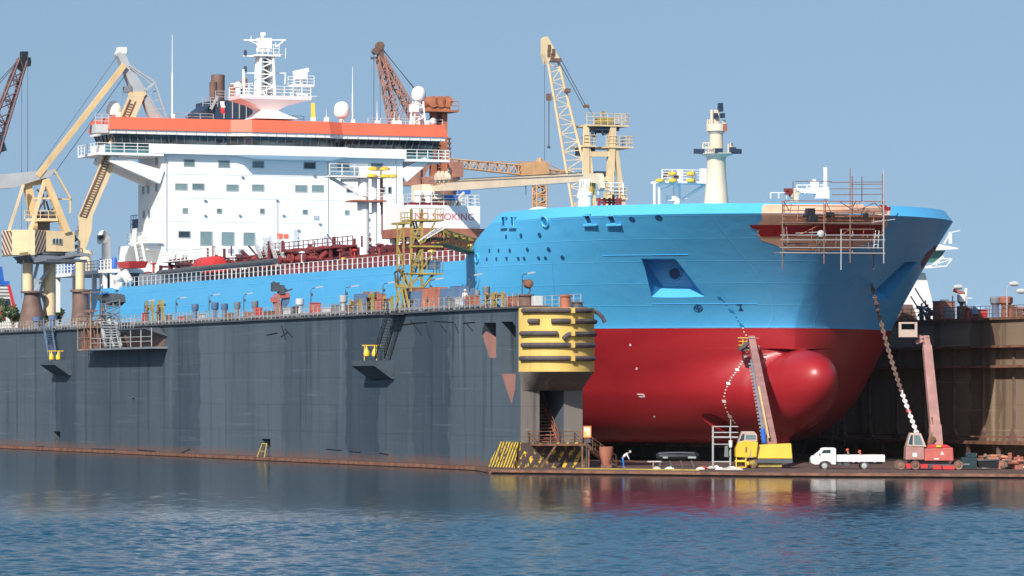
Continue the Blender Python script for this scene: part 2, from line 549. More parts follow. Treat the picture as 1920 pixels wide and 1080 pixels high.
# ================================================================== water
def build_water():
    m, k = new_mat('harbour_water', 0.10, 0.0, 0.07)
    k.b.inputs['IOR'].default_value = 1.33
    tc = k.n('ShaderNodeTexCoord')
    sp = k.n('ShaderNodeSeparateXYZ')
    k.t.links.new(tc.outputs['Object'], sp.inputs[0])
    big = k.noise(k.coord((0.02, 0.006, 1)), 1.0, 3)
    # a light breeze ruffles the open water; close to the dock it is sheltered and calm
    yy = k.math('ADD', sp.outputs[1], k.math('MULTIPLY', k.math('SUBTRACT', big, 0.5), 46.0))
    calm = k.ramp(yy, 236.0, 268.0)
    n1 = k.noise(k.coord((1.5, 0.62, 1)), 1.0, 5, 0.6)
    n2 = k.noise(k.coord((0.35, 0.16, 1)), 1.0, 3)
    h = k.math('ADD', k.math('MULTIPLY', n1, 0.55), k.math('MULTIPLY', n2, 0.9))
    bp = k.bump(h, 1.0, 0.2)
    k.t.links.new(k.math('ADD', k.math('MULTIPLY', k.math('SUBTRACT', 1.0, calm), 0.25), 0.12), bp.inputs['Strength'])
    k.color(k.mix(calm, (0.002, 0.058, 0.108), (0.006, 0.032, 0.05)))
    import numpy as np
    def axis(lo, hi, step, far0, far1):
        n = int(round((hi - lo) / step))
        core = np.linspace(lo, hi, n + 1)
        pre = lo - np.geomspace(4, lo - far0, 14)[::-1]
        post = hi + np.geomspace(4, far1 - hi, 14)
        return np.concatenate([pre, core, post])
    xs = axis(-44, 44, 0.16, -1500, 1500)
    ys = axis(146, 300, 0.19, -300, 2400)
    X, Y = np.meshgrid(xs, ys)
    rg = np.random.default_rng(5)
    Z = np.zeros_like(X)
    wx = X + 0.5 * np.sin(Y * 0.23 + 0.6 * np.sin(X * 0.11)) + 0.3 * np.sin(Y * 0.9 + X * 0.4)
    wy = Y + 0.7 * np.sin(X * 0.19 + 0.8 * np.sin(Y * 0.07)) + 0.3 * np.sin(X * 1.1 - Y * 0.35)
    for i in range(30):
        lam = float(np.exp(rg.uniform(np.log(0.38), np.log(1.9))))
        th = rg.normal(math.pi / 2 + 0.35, 0.75)
        kx, ky = 2 * math.pi / lam * math.cos(th), 2 * math.pi / lam * math.sin(th)
        amp = 0.0056 * lam ** 0.95
        Z += amp * np.sin(kx * wx + ky * wy + rg.uniform(0, 6.3))
    # patches of breeze: strong in front, dying out towards the dock
    patch = 0.5 + 0.5 * np.sin(X * 0.05 + 1.3 * np.sin(Y * 0.045)) * np.sin(Y * 0.06 + 1.1 * np.sin(X * 0.035))
    edge = np.clip((262 - Y + 22 * (patch - 0.5)) / 42, 0, 1)
    side = np.clip((44 - np.abs(X)) / 6, 0, 1) * np.clip((Y - 146) / 5, 0, 1) * np.clip((300 - Y) / 10, 0, 1)
    Z *= (0.16 + 0.84 * edge ** 1.3 * (0.65 + 0.5 * patch)) * side
    ny, nx = X.shape
    me = bpy.data.meshes.new('water')
    idx = np.arange(nx * ny).reshape(ny, nx)
    quads = np.stack([idx[:-1, :-1], idx[:-1, 1:], idx[1:, 1:], idx[1:, :-1]], -1).reshape(-1, 4)
    me.vertices.add(nx * ny)
    me.vertices.foreach_set('co', np.stack([X, Y, Z], -1).astype(np.float32).ravel())
    me.loops.add(quads.size)
    me.loops.foreach_set('vertex_index', quads.astype(np.int32).ravel())
    me.polygons.add(len(quads))
    me.polygons.foreach_set('loop_start', (np.arange(len(quads)) * 4).astype(np.int32))
    me.update(calc_edges=True)
    me.polygons.foreach_set('use_smooth', [True] * len(me.polygons))
    me.materials.append(m)
    o = bpy.data.objects.new('water', me)
    col.objects.link(o)
    tag(o, 'dark blue harbour water, ruffled in front and calm along the dock', 'water', kind='structure')
build_water()

# ================================================================== floating dock
ZT = 13.92            # top of the wing walls
WV = 5.8              # thickness of a wing wall
VR = 58.5             # inner face of the far wing wall
U1 = 215.0

def wall_material(name, tones, panel, rustcol, bumpy):
    m, k = new_mat(name, 0.62, 0.0, 0.35)
    tc = k.n('ShaderNodeTexCoord')
    sp = k.n('ShaderNodeSeparateXYZ')
    k.t.links.new(tc.outputs['Object'], sp.inputs[0])
    u, z = sp.outputs[1], sp.outputs[2]
    # plates painted at different times: one tone for each strake of the wall
    cell = k.n('ShaderNodeCombineXYZ')
    k.t.links.new(k.math('FLOOR', k.math('MULTIPLY', k.math('ADD', u, k.math('MULTIPLY', k.noise(k.coord((0.02, 0.02, 0.5)), 1, 2), 3.0)), 1.0 / panel)), cell.inputs[0])
    wn_ = k.n('ShaderNodeTexWhiteNoise')
    wn_.noise_dimensions = '3D'
    k.t.links.new(cell.outputs[0], wn_.inputs['Vector'])
    blot = k.noise(k.coord((0.25, 0.12, 0.05)), 1.0, 5, 0.6)
    t = k.math('ADD', k.math('MULTIPLY', wn_.outputs['Value'], 0.55), k.math('MULTIPLY', blot, 0.55))
    c = k.mix(k.ramp(t, 0.2, 0.85), tones[0], tones[1])
    # runs of dirt, pale scuffs and rust bleeding down
    run = k.noise(k.coord((1.2, 0.75, 0.035)), 1.0, 5, 0.6)
    c = k.mix(k.math('MULTIPLY', k.ramp(run, 0.52, 0.72), 0.7), c, tuple(q * 0.55 for q in tones[0]))
    scuff = k.noise(k.coord((0.6, 0.05, 2.4)), 1.0, 5, 0.65)
    c = k.mix(k.math('MULTIPLY', k.ramp(scuff, 0.58, 0.73), 0.45), c, tuple(min(1, q * 1.7) for q in tones[1]))
    pale = k.noise(k.coord((0.7, 0.35, 0.02)), 1.0, 4, 0.6)
    c = k.mix(k.math('MULTIPLY', k.ramp(pale, 0.60, 0.72), 0.55), c, tuple(min(1, q * 1.55) for q in tones[1]))
    rs = k.noise(k.coord((1, 0.4, 0.6)), 1.1, 6, 0.7)
    c = k.mix(k.math('MULTIPLY', k.ramp(rs, 0.64, 0.76), bumpy[0]), c, rustcol)
    lines = k.noise(k.coord((1, 0.012, 2.6)), 1.0, 4, 0.6)
    c = k.mix(k.math('MULTIPLY', k.ramp(lines, 0.66, 0.72), 0.30), c, (0.26, 0.17, 0.17))
    low = k.math('ADD', z, k.math('MULTIPLY', k.noise(k.coord((1, 0.5, 0.3)), 1.0, 5, 0.7), -2.2))
    c = k.mix(k.ramp(low, -0.9, 0.3, 0.75, 0.0), c, rustcol)
    # seams
    fu = k.math('ABSOLUTE', k.math('SUBTRACT', k.math('FRACT', k.math('MULTIPLY', u, 1.0 / (panel * 0.5))), 0.5))
    fz = k.math('ABSOLUTE', k.math('SUBTRACT', k.math('FRACT', k.math('MULTIPLY', k.math('ADD', z, 0.9), 1.0 / 2.6)), 0.5))
    su = k.ramp(fu, 0.0, 0.012, 1.0, 0.0)
    sz = k.ramp(fz, 0.0, 0.014, 1.0, 0.0)
    seam = k.math('MAXIMUM', k.math('MULTIPLY', su, 0.6), sz)
    c = k.mix(k.math('MULTIPLY', seam, 0.4), c, tuple(q * 0.5 for q in tones[0]))
    k.color(c)
    h = k.math('ADD', k.math('MULTIPLY', k.noise(k.coord((0.3, 0.35, 0.4)), 1.0, 3), 1.0), k.math('MULTIPLY', seam, 0.2))
    k.bump(h, 0.5, bumpy[1])
    return m
M['dockwall'] = wall_material('slate_blue_dock_plating', ((0.038, 0.058, 0.081), (0.096, 0.125, 0.153)), 9.0, (0.16, 0.085, 0.06), (0.35, 0.10))
M['dockinner'] = wall_material('ochre_worn_dock_plating', ((0.155, 0.10, 0.065), (0.31, 0.235, 0.165)), 6.0, (0.24, 0.09, 0.045), (0.8, 0.10))
M['dockend'] = wall_material('brown_worn_dock_plating', ((0.13, 0.115, 0.11), (0.21, 0.18, 0.16)), 3.0, (0.25, 0.11, 0.065), (0.8, 0.06))
M['hazard'] = stripes('yellow_black_warning_stripes', (0.72, 0.50, 0.04), (0.07, 0.045, 0.04), 0.32, 0.62, 'BOTH', 0.6)

M['palerail'] = paint('pale_weathered_rail_paint', (0.38, 0.32, 0.27), 0.6, 0.35, 1.2, rust=0.3, rustcol=(0.2, 0.1, 0.07))
dock = T('floating_dock', 'long slate grey floating dry dock holding the blue tanker', 'floating dock', (0, 0, 0))

def build_dock():
    # pontoon with its deck; the front apron is skewed
    fr = [P(918, 888, z=0), P(1415, 894, z=0), P(1925, 897, z=0), P(2250, 899, z=0)]
    edge = [(p[0], p[1]) for p in fr]
    poly = [(-0.35, U1), (-0.35, 8.0)] + edge + [(64.3, -20), (64.3, U1)]
    mb = MB()
    mb.prism([(a, b, -2.5) for a, b in poly], (0, 0, 2.5 + 0.22))
    pont = part('pontoon', mb, 'dockend', dock)
    mb = MB()
    lip = [(-0.75, U1), (-0.75, 8.0)] + [(a - 0.02, b - 0.45) for a, b in edge] + [(64.6, -20), (64.6, U1)]
    mb.prism([(a, b, 0.22) for a, b in lip], (0, 0, 0.15))
    part('pontoon_deck', mb, 'deck', dock)
    # rusty rubbing strake round the pontoon and a yellow line along the left half of the edge
    mb = MB()
    mb.bar((-0.85, 8.0, 0.2), (-0.85, U1, 0.2), 0.16, 0.3)
    ee = [(a - 0.02, b - 0.55) for a, b in edge]
    mb.bar((-0.85, 8.0, 0.2), (ee[0][0], ee[0][1], 0.2), 0.16, 0.3)
    for i in range(3):
        mb.bar((ee[i][0], ee[i][1], 0.24), (ee[i + 1][0], ee[i + 1][1], 0.24), 0.16, 0.22)
    part('rubbing_strake', mb, 'rust', dock)
    mb = MB()
    a, b = P(1080, 879, z=0.4), P(1312, 882, z=0.4)
    mb.bar((a[0], a[1], 0.42), (b[0], b[1], 0.42), 0.14, 0.12)
    part('edge_marking', mb, 'scafyellow', dock)

    # near wing wall
    mb = MB()
    mb.box((0, 0, 0.37), (WV, U1, ZT))
    o = part('near_wing_wall', mb, 'dockwall', dock, smooth=False)
    cut = []
    def cutbox(x0, y0, x1, y1, depth):
        p, q = P(x0, y1, v=0), P(x1, y0, v=0)
        return MB().box((-0.5, q[1], p[2]), (depth, p[1], q[2]))
    p = [P(903, 625, v=0), P(929, 605, v=0), P(929, 664, v=0)]
    q = [P(903, 628, v=0), P(908, 605, v=0), P(930, 605, v=0), P(930, 670, v=0), P(917, 670, v=0)]
    cut.append(MB().prism([(-0.5, a[1], a[2]) for a in q], (4.5, 0, 0)))
    q = [P(940, 699, v=0), P(940, 603, v=0), P(961, 603, v=0), P(967, 613, v=0), P(967, 699, v=0)]
    cut.append(MB().prism([(-0.5, a[1], a[2]) for a in q], (7.5, 0, 0)))
    cut.append(cutbox(100, 809, 113, 822, 1.6))
    cut.append(cutbox(490, 823, 507, 838, 1.6))
    cut.append(cutbox(247, 746, 252, 784, 0.6))
    a, b = P(1011, 838, u=0), P(1057, 724, u=0)
    ch = 0.35
    cut.append(MB().prism([(a[0], -0.5, a[2]), (b[0], -0.5, a[2]), (b[0], -0.5, b[2] - ch), (b[0] - ch, -0.5, b[2]), (a[0] + ch, -0.5, b[2]), (a[0], -0.5, b[2] - ch)], (0, 5.5, 0)))
    boolean(o, cut)
    # end face carries browner, rustier plating: a skin 3 mm proud with the doorway left open
    mb = MB()
    zb, zt = 0.375, ZT - 0.02
    mb.box((0.05, -0.003, zb), (a[0], -0.06, zt)).box((b[0], -0.003, zb), (WV - 0.05, -0.06, zt)).box((a[0] + 0.002, -0.003, b[2]), (b[0] - 0.002, -0.06, zt))
    part('end_plating', mb, 'dockend', dock, smooth=False)
    # pink primer patches under the openings
    pinkp = paint('pink_primer', (0.33, 0.16, 0.13), 0.7, 0.12, 0.6, streak=0.2)
    for tri in ([(905, 628), (912, 621), (930, 632), (930, 671), (918, 671)], [(940, 701), (967, 701), (966, 728), (959, 757)]):
        q = [P(x, y, v=-0.012) for x, y in tri]
        part('primer_patch', MB().prism([(0.004 - 0.016, c_[1], c_[2]) for c_ in q], (0.010, 0, 0)), pinkp, dock)
    for (x0, y0, x1, y1, r) in ((172, 841, 215, 843, .05), (258, 843, 291, 846, .05), (330, 853, 356, 842, .05), (67, 837, 82, 837, .04), (612, 842, 640, 844, .04), (655, 846, 676, 848, .04), (712, 849, 728, 852, .05), (500, 628, 520, 624, .05), (528, 612, 536, 636, .07), (534, 616, 548, 632, .05), (526, 632, 540, 622, .04), (770, 600, 790, 628, .05), (798, 606, 806, 634, .04), (812, 602, 850, 604, .04), (826, 610, 836, 622, .04), (852, 606, 860, 624, .05), (872, 604, 886, 620, .05), (868, 606, 890, 604, .04), (770, 606, 800, 604, .05), (742, 610, 778, 606, .05)):
        a_, b_ = P(x0, y0, v=-.03), P(x1, y1, v=-.03)
        part('loose_bar', MB().tube(a_, b_, r, n=6), 'black', dock)
    a_ = P(494, 860, v=-.5)
    mb = MB()
    for du in (-1.0, 1.2):
        mb.tube((-.75, a_[1] + du, .3), (-.35, a_[1] + du * .6, 1.7), .08, n=6)
    mb.tube((-.35, a_[1] - .6, 1.65), (-.35, a_[1] + .72, 1.65), .08, n=6).tube((-.6, a_[1] - .8, .9), (-.6, a_[1] + .95, .9), .06, n=6)
    part('step_ladder', mb, 'scafyellow', dock)
    for (x, y0, y1) in ((66, 630, 838), (76, 630, 838), (139, 640, 812), (358, 640, 838), (708, 730, 850), (745, 700, 800)):
        a_, b_ = P(x, y0, v=-.01), P(x, y1, v=-.01)
        part('plate_seam', MB().box((-.03, a_[1] - .05, b_[2]), (-.004, a_[1] + .05, a_[2])), 'dockwall', dock)
    # overhanging gunwale plate
    mb = MB()
    mb.box((-0.28, -0.2, ZT), (WV + 0.28, U1, ZT + 0.16))
    part('gunwale', mb, 'dgrey', dock)
    # railings along the near wall
    mb = MB()
    mb.rail([(0.0, 0.4, ZT + 0.16), (0.0, U1, ZT + 0.16)], 1.1, 1.25, 3, 0.022, 0.04)
    part('outer_railing', mb, M['palerail'], dock)
    mb = MB()
    mb.rail([(WV, 0.4, ZT + 0.16), (WV, U1, ZT + 0.16)], 1.1, 1.6, 3, 0.03, 0.04)
    part('inner_railing', mb, 'lgrey', dock)
    # pipes laid along the wall top
    mb = MB()
    for v_, z_, r_ in ((0.7, 0.38, 0.12), (1.1, 0.46, 0.16), (4.9, 0.42, 0.14)):
        mb.tube((v_, 8, ZT + z_), (v_, U1 - 5, ZT + z_), r_, n=8)
    for i in range(24):
        mb.box((0.4, 8 + i * 8.4, ZT + 0.16), (1.4, 8.3 + i * 8.4, ZT + 0.42))
    part('service_pipe', mb, 'mgrey', dock)

    # far wing wall with its walkways
    mb = MB()
    mb.box((VR, -2, 0.37), (VR + WV, U1, ZT - 0.25))
    part('far_wing_wall', mb, 'dockinner', dock, smooth=False)
    mb = MB()
    mb.box((VR - 0.3, -2, ZT - 0.25), (VR + WV + 0.3, U1, ZT - 0.02))
    mb.box((VR - 1.1, -2, 11.0), (VR - 0.002, U1, 11.22)).box((VR - 1.1, -2, 9.1), (VR - 0.002, U1, 9.34))
    mb.box((VR - 2.2, -2, 1.85), (VR - 0.002, U1, 2.15))
    mb.box((VR - 1.6, -2, 2.5), (VR - 1.4, U1, 2.62))
    part('walkway_ledge', mb, 'rust', dock)
    for i in range(36):
        u_ = 1.5 + i * 6.0
        mb = MB()
        mb.box((VR - 0.25, u_, 2.15), (VR - 0.004, u_ + 0.22, 9.1))
        mb.prism([(VR - 0.3, u_ - 0.9, 2.16), (VR - 0.3, u_ + 1.1, 2.16), (VR - 0.3, u_ + 0.3, 3.3), (VR - 0.3, u_ - 0.1, 3.3)], (0.28, 0, 0))
        mb.box((VR - 0.25, u_, 9.34), (VR - 0.004, u_ + 0.2, 11.0)).box((VR - 1.9, u_, 0.38), (VR - 1.6, u_ + 0.3, 1.85))
        part('wall_stiffener', mb, 'brown', dock)
    mb = MB()
    mb.rail([(VR + 0.1, -2, ZT), (VR + 0.1, U1, ZT)], 1.1, 1.8, 3, 0.03, 0.04)
    part('far_railing', mb, 'rustpipe', dock)

    # round yellow bumper at the corner with black rubber strips
    mb = MB()
    zb, zt = P(1040, 697, u=-1)[2], ZT + 0.02
    c = (3.2, -0.065, 0)
    N = 28
    arc = [(c[0] + 3.35 * math.cos(math.pi + math.pi * i / N), c[1] + 3.35 * math.sin(math.pi + math.pi * i / N)) for i in range(N + 1)]
    mb.prism([(x, y, zb) for x, y in arc], (0, 0, zt - zb))
    fb = part('corner_bumper', mb, 'paleyellow', dock)
    def strip(y, x0, x1, th=0.21, bend=0):
        z = P(1040, y, u=-3)[2]
        pts = []
        for i in range(25):
            x = x0 + (x1 - x0) * i / 24
            # angle on the arc from the pixel column
            best = min(range(181), key=lambda t: abs(px(c[0] + 3.52 * math.cos(math.pi + math.pi * t / 180), c[1] + 3.52 * math.sin(math.pi + math.pi * t / 180)) - x))
            t = math.pi + math.pi * best / 180
            dz = -bend * max(0, 1 - i / 6.0) ** 2 if bend else 0
            pts.append((c[0] + 3.52 * math.cos(t), c[1] + 3.52 * math.sin(t), z + dz))
        return MB().path(pts, th, 8)
    def px(v_, u_):
        w = W((v_, u_, 0))
        return 960 + w.x / w.y * F
    for (y, x0, x1, bend) in ((582, 980, 1108, 0), (602, 991, 1011, 0), (602, 1033, 1116, 0), (625, 977, 1045, 0), (626, 1057, 1115, 0.45), (647, 979, 1114, 0), (672, 976, 1114, 0)):
        part('rubber_strip', strip(y, x0, x1, 0.21, bend), 'rubber', fb)
    mb = MB()
    p0 = (c[0] + 3.45, c[1] - 0.3, P(1040, 582, u=-3)[2])
    mb.path([p0, (p0[0] + 0.3, p0[1] - 0.1, p0[2] - 0.1), (p0[0] + 0.7, p0[1] - 0.2, p0[2] - 0.45), (p0[0] + 0.95, p0[1] - 0.25, p0[2] - 0.95)], 0.17, 8)
    part('rubber_strip', mb, 'rubber', fb, label='loose rubber strip hanging off the bumper rim')
    for y in (582, 602, 625, 647, 672):
        z = P(1040, y, u=-3)[2]
        part('strip_clamp', MB().cbox((c[0] + 0.1, c[1] - 3.56, z), (0.34, 0.44, 0.44)), 'paleyellow', fb)
    # conical bracket under the bumper
    mb = MB()
    ring0 = [(x, y, zb - 0.004) for x, y in arc]
    ring1 = [(0.3 + (x - 0.0) * 0.82, -0.07 + y * 0.03, zb - 1.6) for x, y in arc]
    mb.loft([ring1, ring0])
    part('bumper_bracket', mb, 'dockend', dock)
    # striped corner guard
    mb = MB()
    g0, g1 = P(920, 884, v=-0.4), P(936, 835, v=-0.4)
    mb.hexa([(-0.7, -0.55, 0.375), (-0.004, -0.004, 0.375), (-0.004, g0[1], 0.375), (-0.7, g0[1], 0.375), (-0.3, -0.4, 2.55), (-0.004, -0.004, 2.55), (-0.004, g1[1], 2.55), (-0.3, g1[1], 2.55)])
    part('striped_guard', mb, 'hazard', dock)
    mb = MB()
    mb.hexa([(-0.7, -1.2, 0.375), (WV, -1.2, 0.375), (WV, -0.07, 0.375), (-0.004, -0.07, 0.375), (-0.3, -0.75, 2.5), (WV, -0.75, 2.5), (WV, -0.07, 2.5), (-0.004, -0.07, 2.5)])
    part('striped_guard', mb, 'hazard2', dock)
    # landing before the doorway, stair inside and stair down to the deck
    lz = P(1040, 832, u=-1.6)[2]
    lv0, lv1 = P(1004, 832, u=-1.8)[0], P(1090, 832, u=-1.8)[0]
    mb = MB()
    mb.box((lv0, -2.6, lz - 0.16), (lv1, -0.07, lz))
    mb.rail([(lv0, -2.55, lz), (lv1 - 1.0, -2.55, lz)], 1.05, 1.0, 3, 0.03, 0.04)
    mb.rail([(lv0, -2.55, lz), (lv0, -0.2, lz)], 1.05, 1.0, 3, 0.03, 0.04)
    mb.rail([(lv1, -1.4, lz), (lv1, -0.2, lz)], 1.05, 1.0, 3, 0.03, 0.04)
    mb.bar((lv0 + 0.2, -2.5, 0.4), (lv0 + 1.6, -2.5, lz - 0.1), 0.12)
    mb.tube((lv1 - 0.2, -2.5, 0.38), (lv1 - 0.2, -2.5, lz - 0.1), 0.09)
    part('landing', mb, 'rust', dock)
    mb = MB()
    sa, sb = P(1032, 830, u=0.4), P(1035, 757, u=4.6)
    mb.stairs((a[0] + 1.05, 0.3, lz), (a[0] + 1.2, 4.2, sb[2]), 1.7, (1, 0, 0), 12, 0.26, 0.06, 0.25, 0.03, True)
    part('inner_stair', mb, 'redbrown', dock)
    mb = MB()
    mb.stairs((lv1 + 2.9, -2.0, 0.4), (lv1, -2.0, lz), 1.1, (0, 1, 0), 8, 0.28, 0.05, 0.22, 0.03, True)
    mb.tube((lv1 + 0.35, -2.6, 0.38), (lv1 + 0.35, -2.6, lz - 0.5), 0.08)
    part('deck_stair', mb, 'rust', dock)
M['hazard2'] = stripes('worn_yellow_black_warning_stripes', (0.70, 0.46, 0.04), (0.07, 0.045, 0.04), -0.75, 0.62, 'BOTH', 1.3)
for _m, _s in (('hazard', 1), ('hazard2', -1)):
    pass
build_dock()

M['bracket'] = paint('slate_bracket_paint', (0.06, 0.083, 0.105), 0.6, 0.2, 0.8, rust=0.1, streak=0.3)
def wall_stair(px_x, y_top, x_low, y_low, plat, label, matname, flip=1):
    """a ladder stair down the outer face to a bracket platform with two yellow lamps"""
    t = T('wall_stair', label, 'stair', P(px_x, y_low, v=0), group='stairs down the outer dock wall')
    top, low = P(px_x, y_top, v=-1.1), P(x_low, y_low, v=-1.1)
    mb = MB().stairs(low, top, 0.9, (1, 0, 0), 16, 0.24, 0.05, 0.2, 0.03, True)
    part('stair_flight', mb, matname, t)
    a, b = P(plat[0], plat[2], v=-1.9), P(plat[1], plat[2], v=-0.0)
    u0, u1 = min(a[1], b[1]), max(a[1], b[1])
    c = P((plat[0] + plat[1]) / 2, plat[2], v=-0.9)
    zt = c[2]
    L = 3.0
    mb = MB()
    mb.hexa([(-0.25, c[1] - L, zt - 1.7), (-0.004, c[1] - L, zt - 1.7), (-0.004, c[1] + L, zt - 1.7), (-0.25, c[1] + L, zt - 1.7),
             (-2.0, c[1] - L, zt - 0.5), (-0.004, c[1] - L, zt - 0.5), (-0.004, c[1] + L, zt - 0.5), (-2.0, c[1] + L, zt - 0.5)])
    mb.box((-2.0, c[1] - L, zt - 0.5), (-0.004, c[1] + L, zt))
    part('bracket_platform', mb, M['bracket'], t, smooth=False)
    mb = MB()
    mb.box((-1.5, top[1] - 0.6, ZT - 0.1), (-0.29, top[1] + 2.2, ZT + 0.05))
    mb.rail([(-1.45, top[1] + 0.5, ZT + 0.05), (-1.45, top[1] + 2.2, ZT + 0.05)], 1.05, 0.8, 3, 0.03)
    part('top_landing', mb, 'dgrey', t)
    lu = P(plat[3], plat[4], v=-1.7)
    mb = MB()
    for dv in (-1.95, -0.75):
        mb.tube((dv, lu[1], zt), (dv, lu[1], lu[2] + 0.6), 0.04, n=6)
    mb.tube((-2.2, lu[1], lu[2] + 0.6), (-0.3, lu[1], lu[2] + 0.6), 0.06, n=6)
    part('lamp_bar', mb, 'lampyellow', t)
    for dv in (-1.75, -0.95):
        mb = MB().lathe((dv, lu[1] - 0.05, lu[2] - 0.42), [(0.05, 0), (0.26, 0.05), (0.30, 0.3), (0.22, 0.55), (0.1, 0.72), (0.04, 0.98)], 12)
        part('lamp', mb, 'lampyellow', t)
    return t
wall_stair(737, 588, 712, 672, (667, 735, 676, 688, 660), 'black stair down the slate dock wall left of the yellow bumper', 'black')
wall_stair(88, 612, 97, 668, (80, 132, 676, 97, 668), 'blue ladder stair down the slate wall under the cream crane', 'steelblue')
# ================================================================== tanker
VC, B2, ZK, ZD, ZP, ZN, ZR = 32.0, 21.0, 2.1, 19.3, 12.6, 22.6, 23.55
UST = 168.0
ship = T('tanker_ship', 'large tanker with light blue hull and red bottom docked bow out', 'tanker', (VC, 0, 0))

def lerp_tab(z, tab):
    for (z0, a), (z1, b) in zip(tab, tab[1:]):
        if z <= z1:
            t = max(0.0, (z - z0) / (z1 - z0))
            return a + (b - a) * t
    return tab[-1][1]

def stem_u(z):
    if z <= ZP:
        t = min(1.0, max(0.0, (11.8 - z) / 8.0))
        return 12.5 + 1.2 * t * t * (3 - 2 * t)
    return 12.5 - 8.2 * ((min(z, ZN) - ZP) / (ZN - ZP)) ** 1.35

BU, BA, BZ, BC, BB = 15.5, 9.2, 6.3, 4.0, 3.7
def bulb_q(u, z):
    """above zero inside the bulb; its axis rises towards the nose"""
    zc = BZ + 0.19 * max(-12.0, BU - u)
    q = 1 - ((z - zc) / BC) ** 2
    if u < BU:
        q -= ((u - BU) / BA) ** 2
    return q

def bulb_u(z):
    u = BU - BA - 0.5
    while u < BU + 0.05:
        if bulb_q(u, z) > 0:
            return u
        u += 0.02
    return 99.0

_fu = {}
def first_u(z):
    k = round(z, 4)
    if k not in _fu:
        _fu[k] = min(stem_u(z), bulb_u(z))
    return _fu[k]

def half(u, z):
    us = stem_u(z)
    zz = min(z, ZN)
    L = lerp_tab(zz, [(2.1, 47), (6.5, 38), (12.6, 28.5), (23, 24)])
    q = lerp_tab(zz, [(2.1, 0.90), (6.5, 0.82), (12.6, 0.72), (16.5, 0.61), (20.5, 0.53), (23, 0.5)])
    t = min(1.0, max(0.0, (u - us) / L))
    y = B2 * (1 - (1 - t) ** 2) ** q
    # round of the bilge, wider near the bow
    rb = 2.4 + 3.2 * max(0.0, 1 - (u - 12) / 55.0)
    h = min(1.0, max(0.0, (z - ZK) / rb))
    g = math.sqrt(max(0.0, 1 - (1 - h) ** 2))
    y = max(y - rb, 0) + min(y, rb) * g
    q2 = bulb_q(u, z)
    if q2 > 0:
        f = min(1.0, max(0.0, (u - 10.0) / 7.0))
        yb = BB * (1 + 0.35 * f) * q2 ** (0.5 + 1.0 * f) * max(0.0, min(1.0, (29 - u) / 15.0)) ** 1.3
        y = (y ** 1.7 + yb ** 1.7) ** (1 / 1.7)
    return y

def fore_k(u):
    t = min(1.0, max(0.0, (41.0 - u) / 8.0))
    return (1 - (1 - t) ** 1.6)

def hull_rows():
    zs = []
    z = ZK
    while z < 13.0:
        zs.append(z); z += 0.17
    while z < ZD - 0.3:
        zs.append(z); z += 0.42
    zs.append(ZD)
    for i in range(1, 9):
        zs.append(ZD + (ZN - ZD) * i / 8)
    zs += [ZN + 0.3, ZN + 0.65, ZR]
    return zs

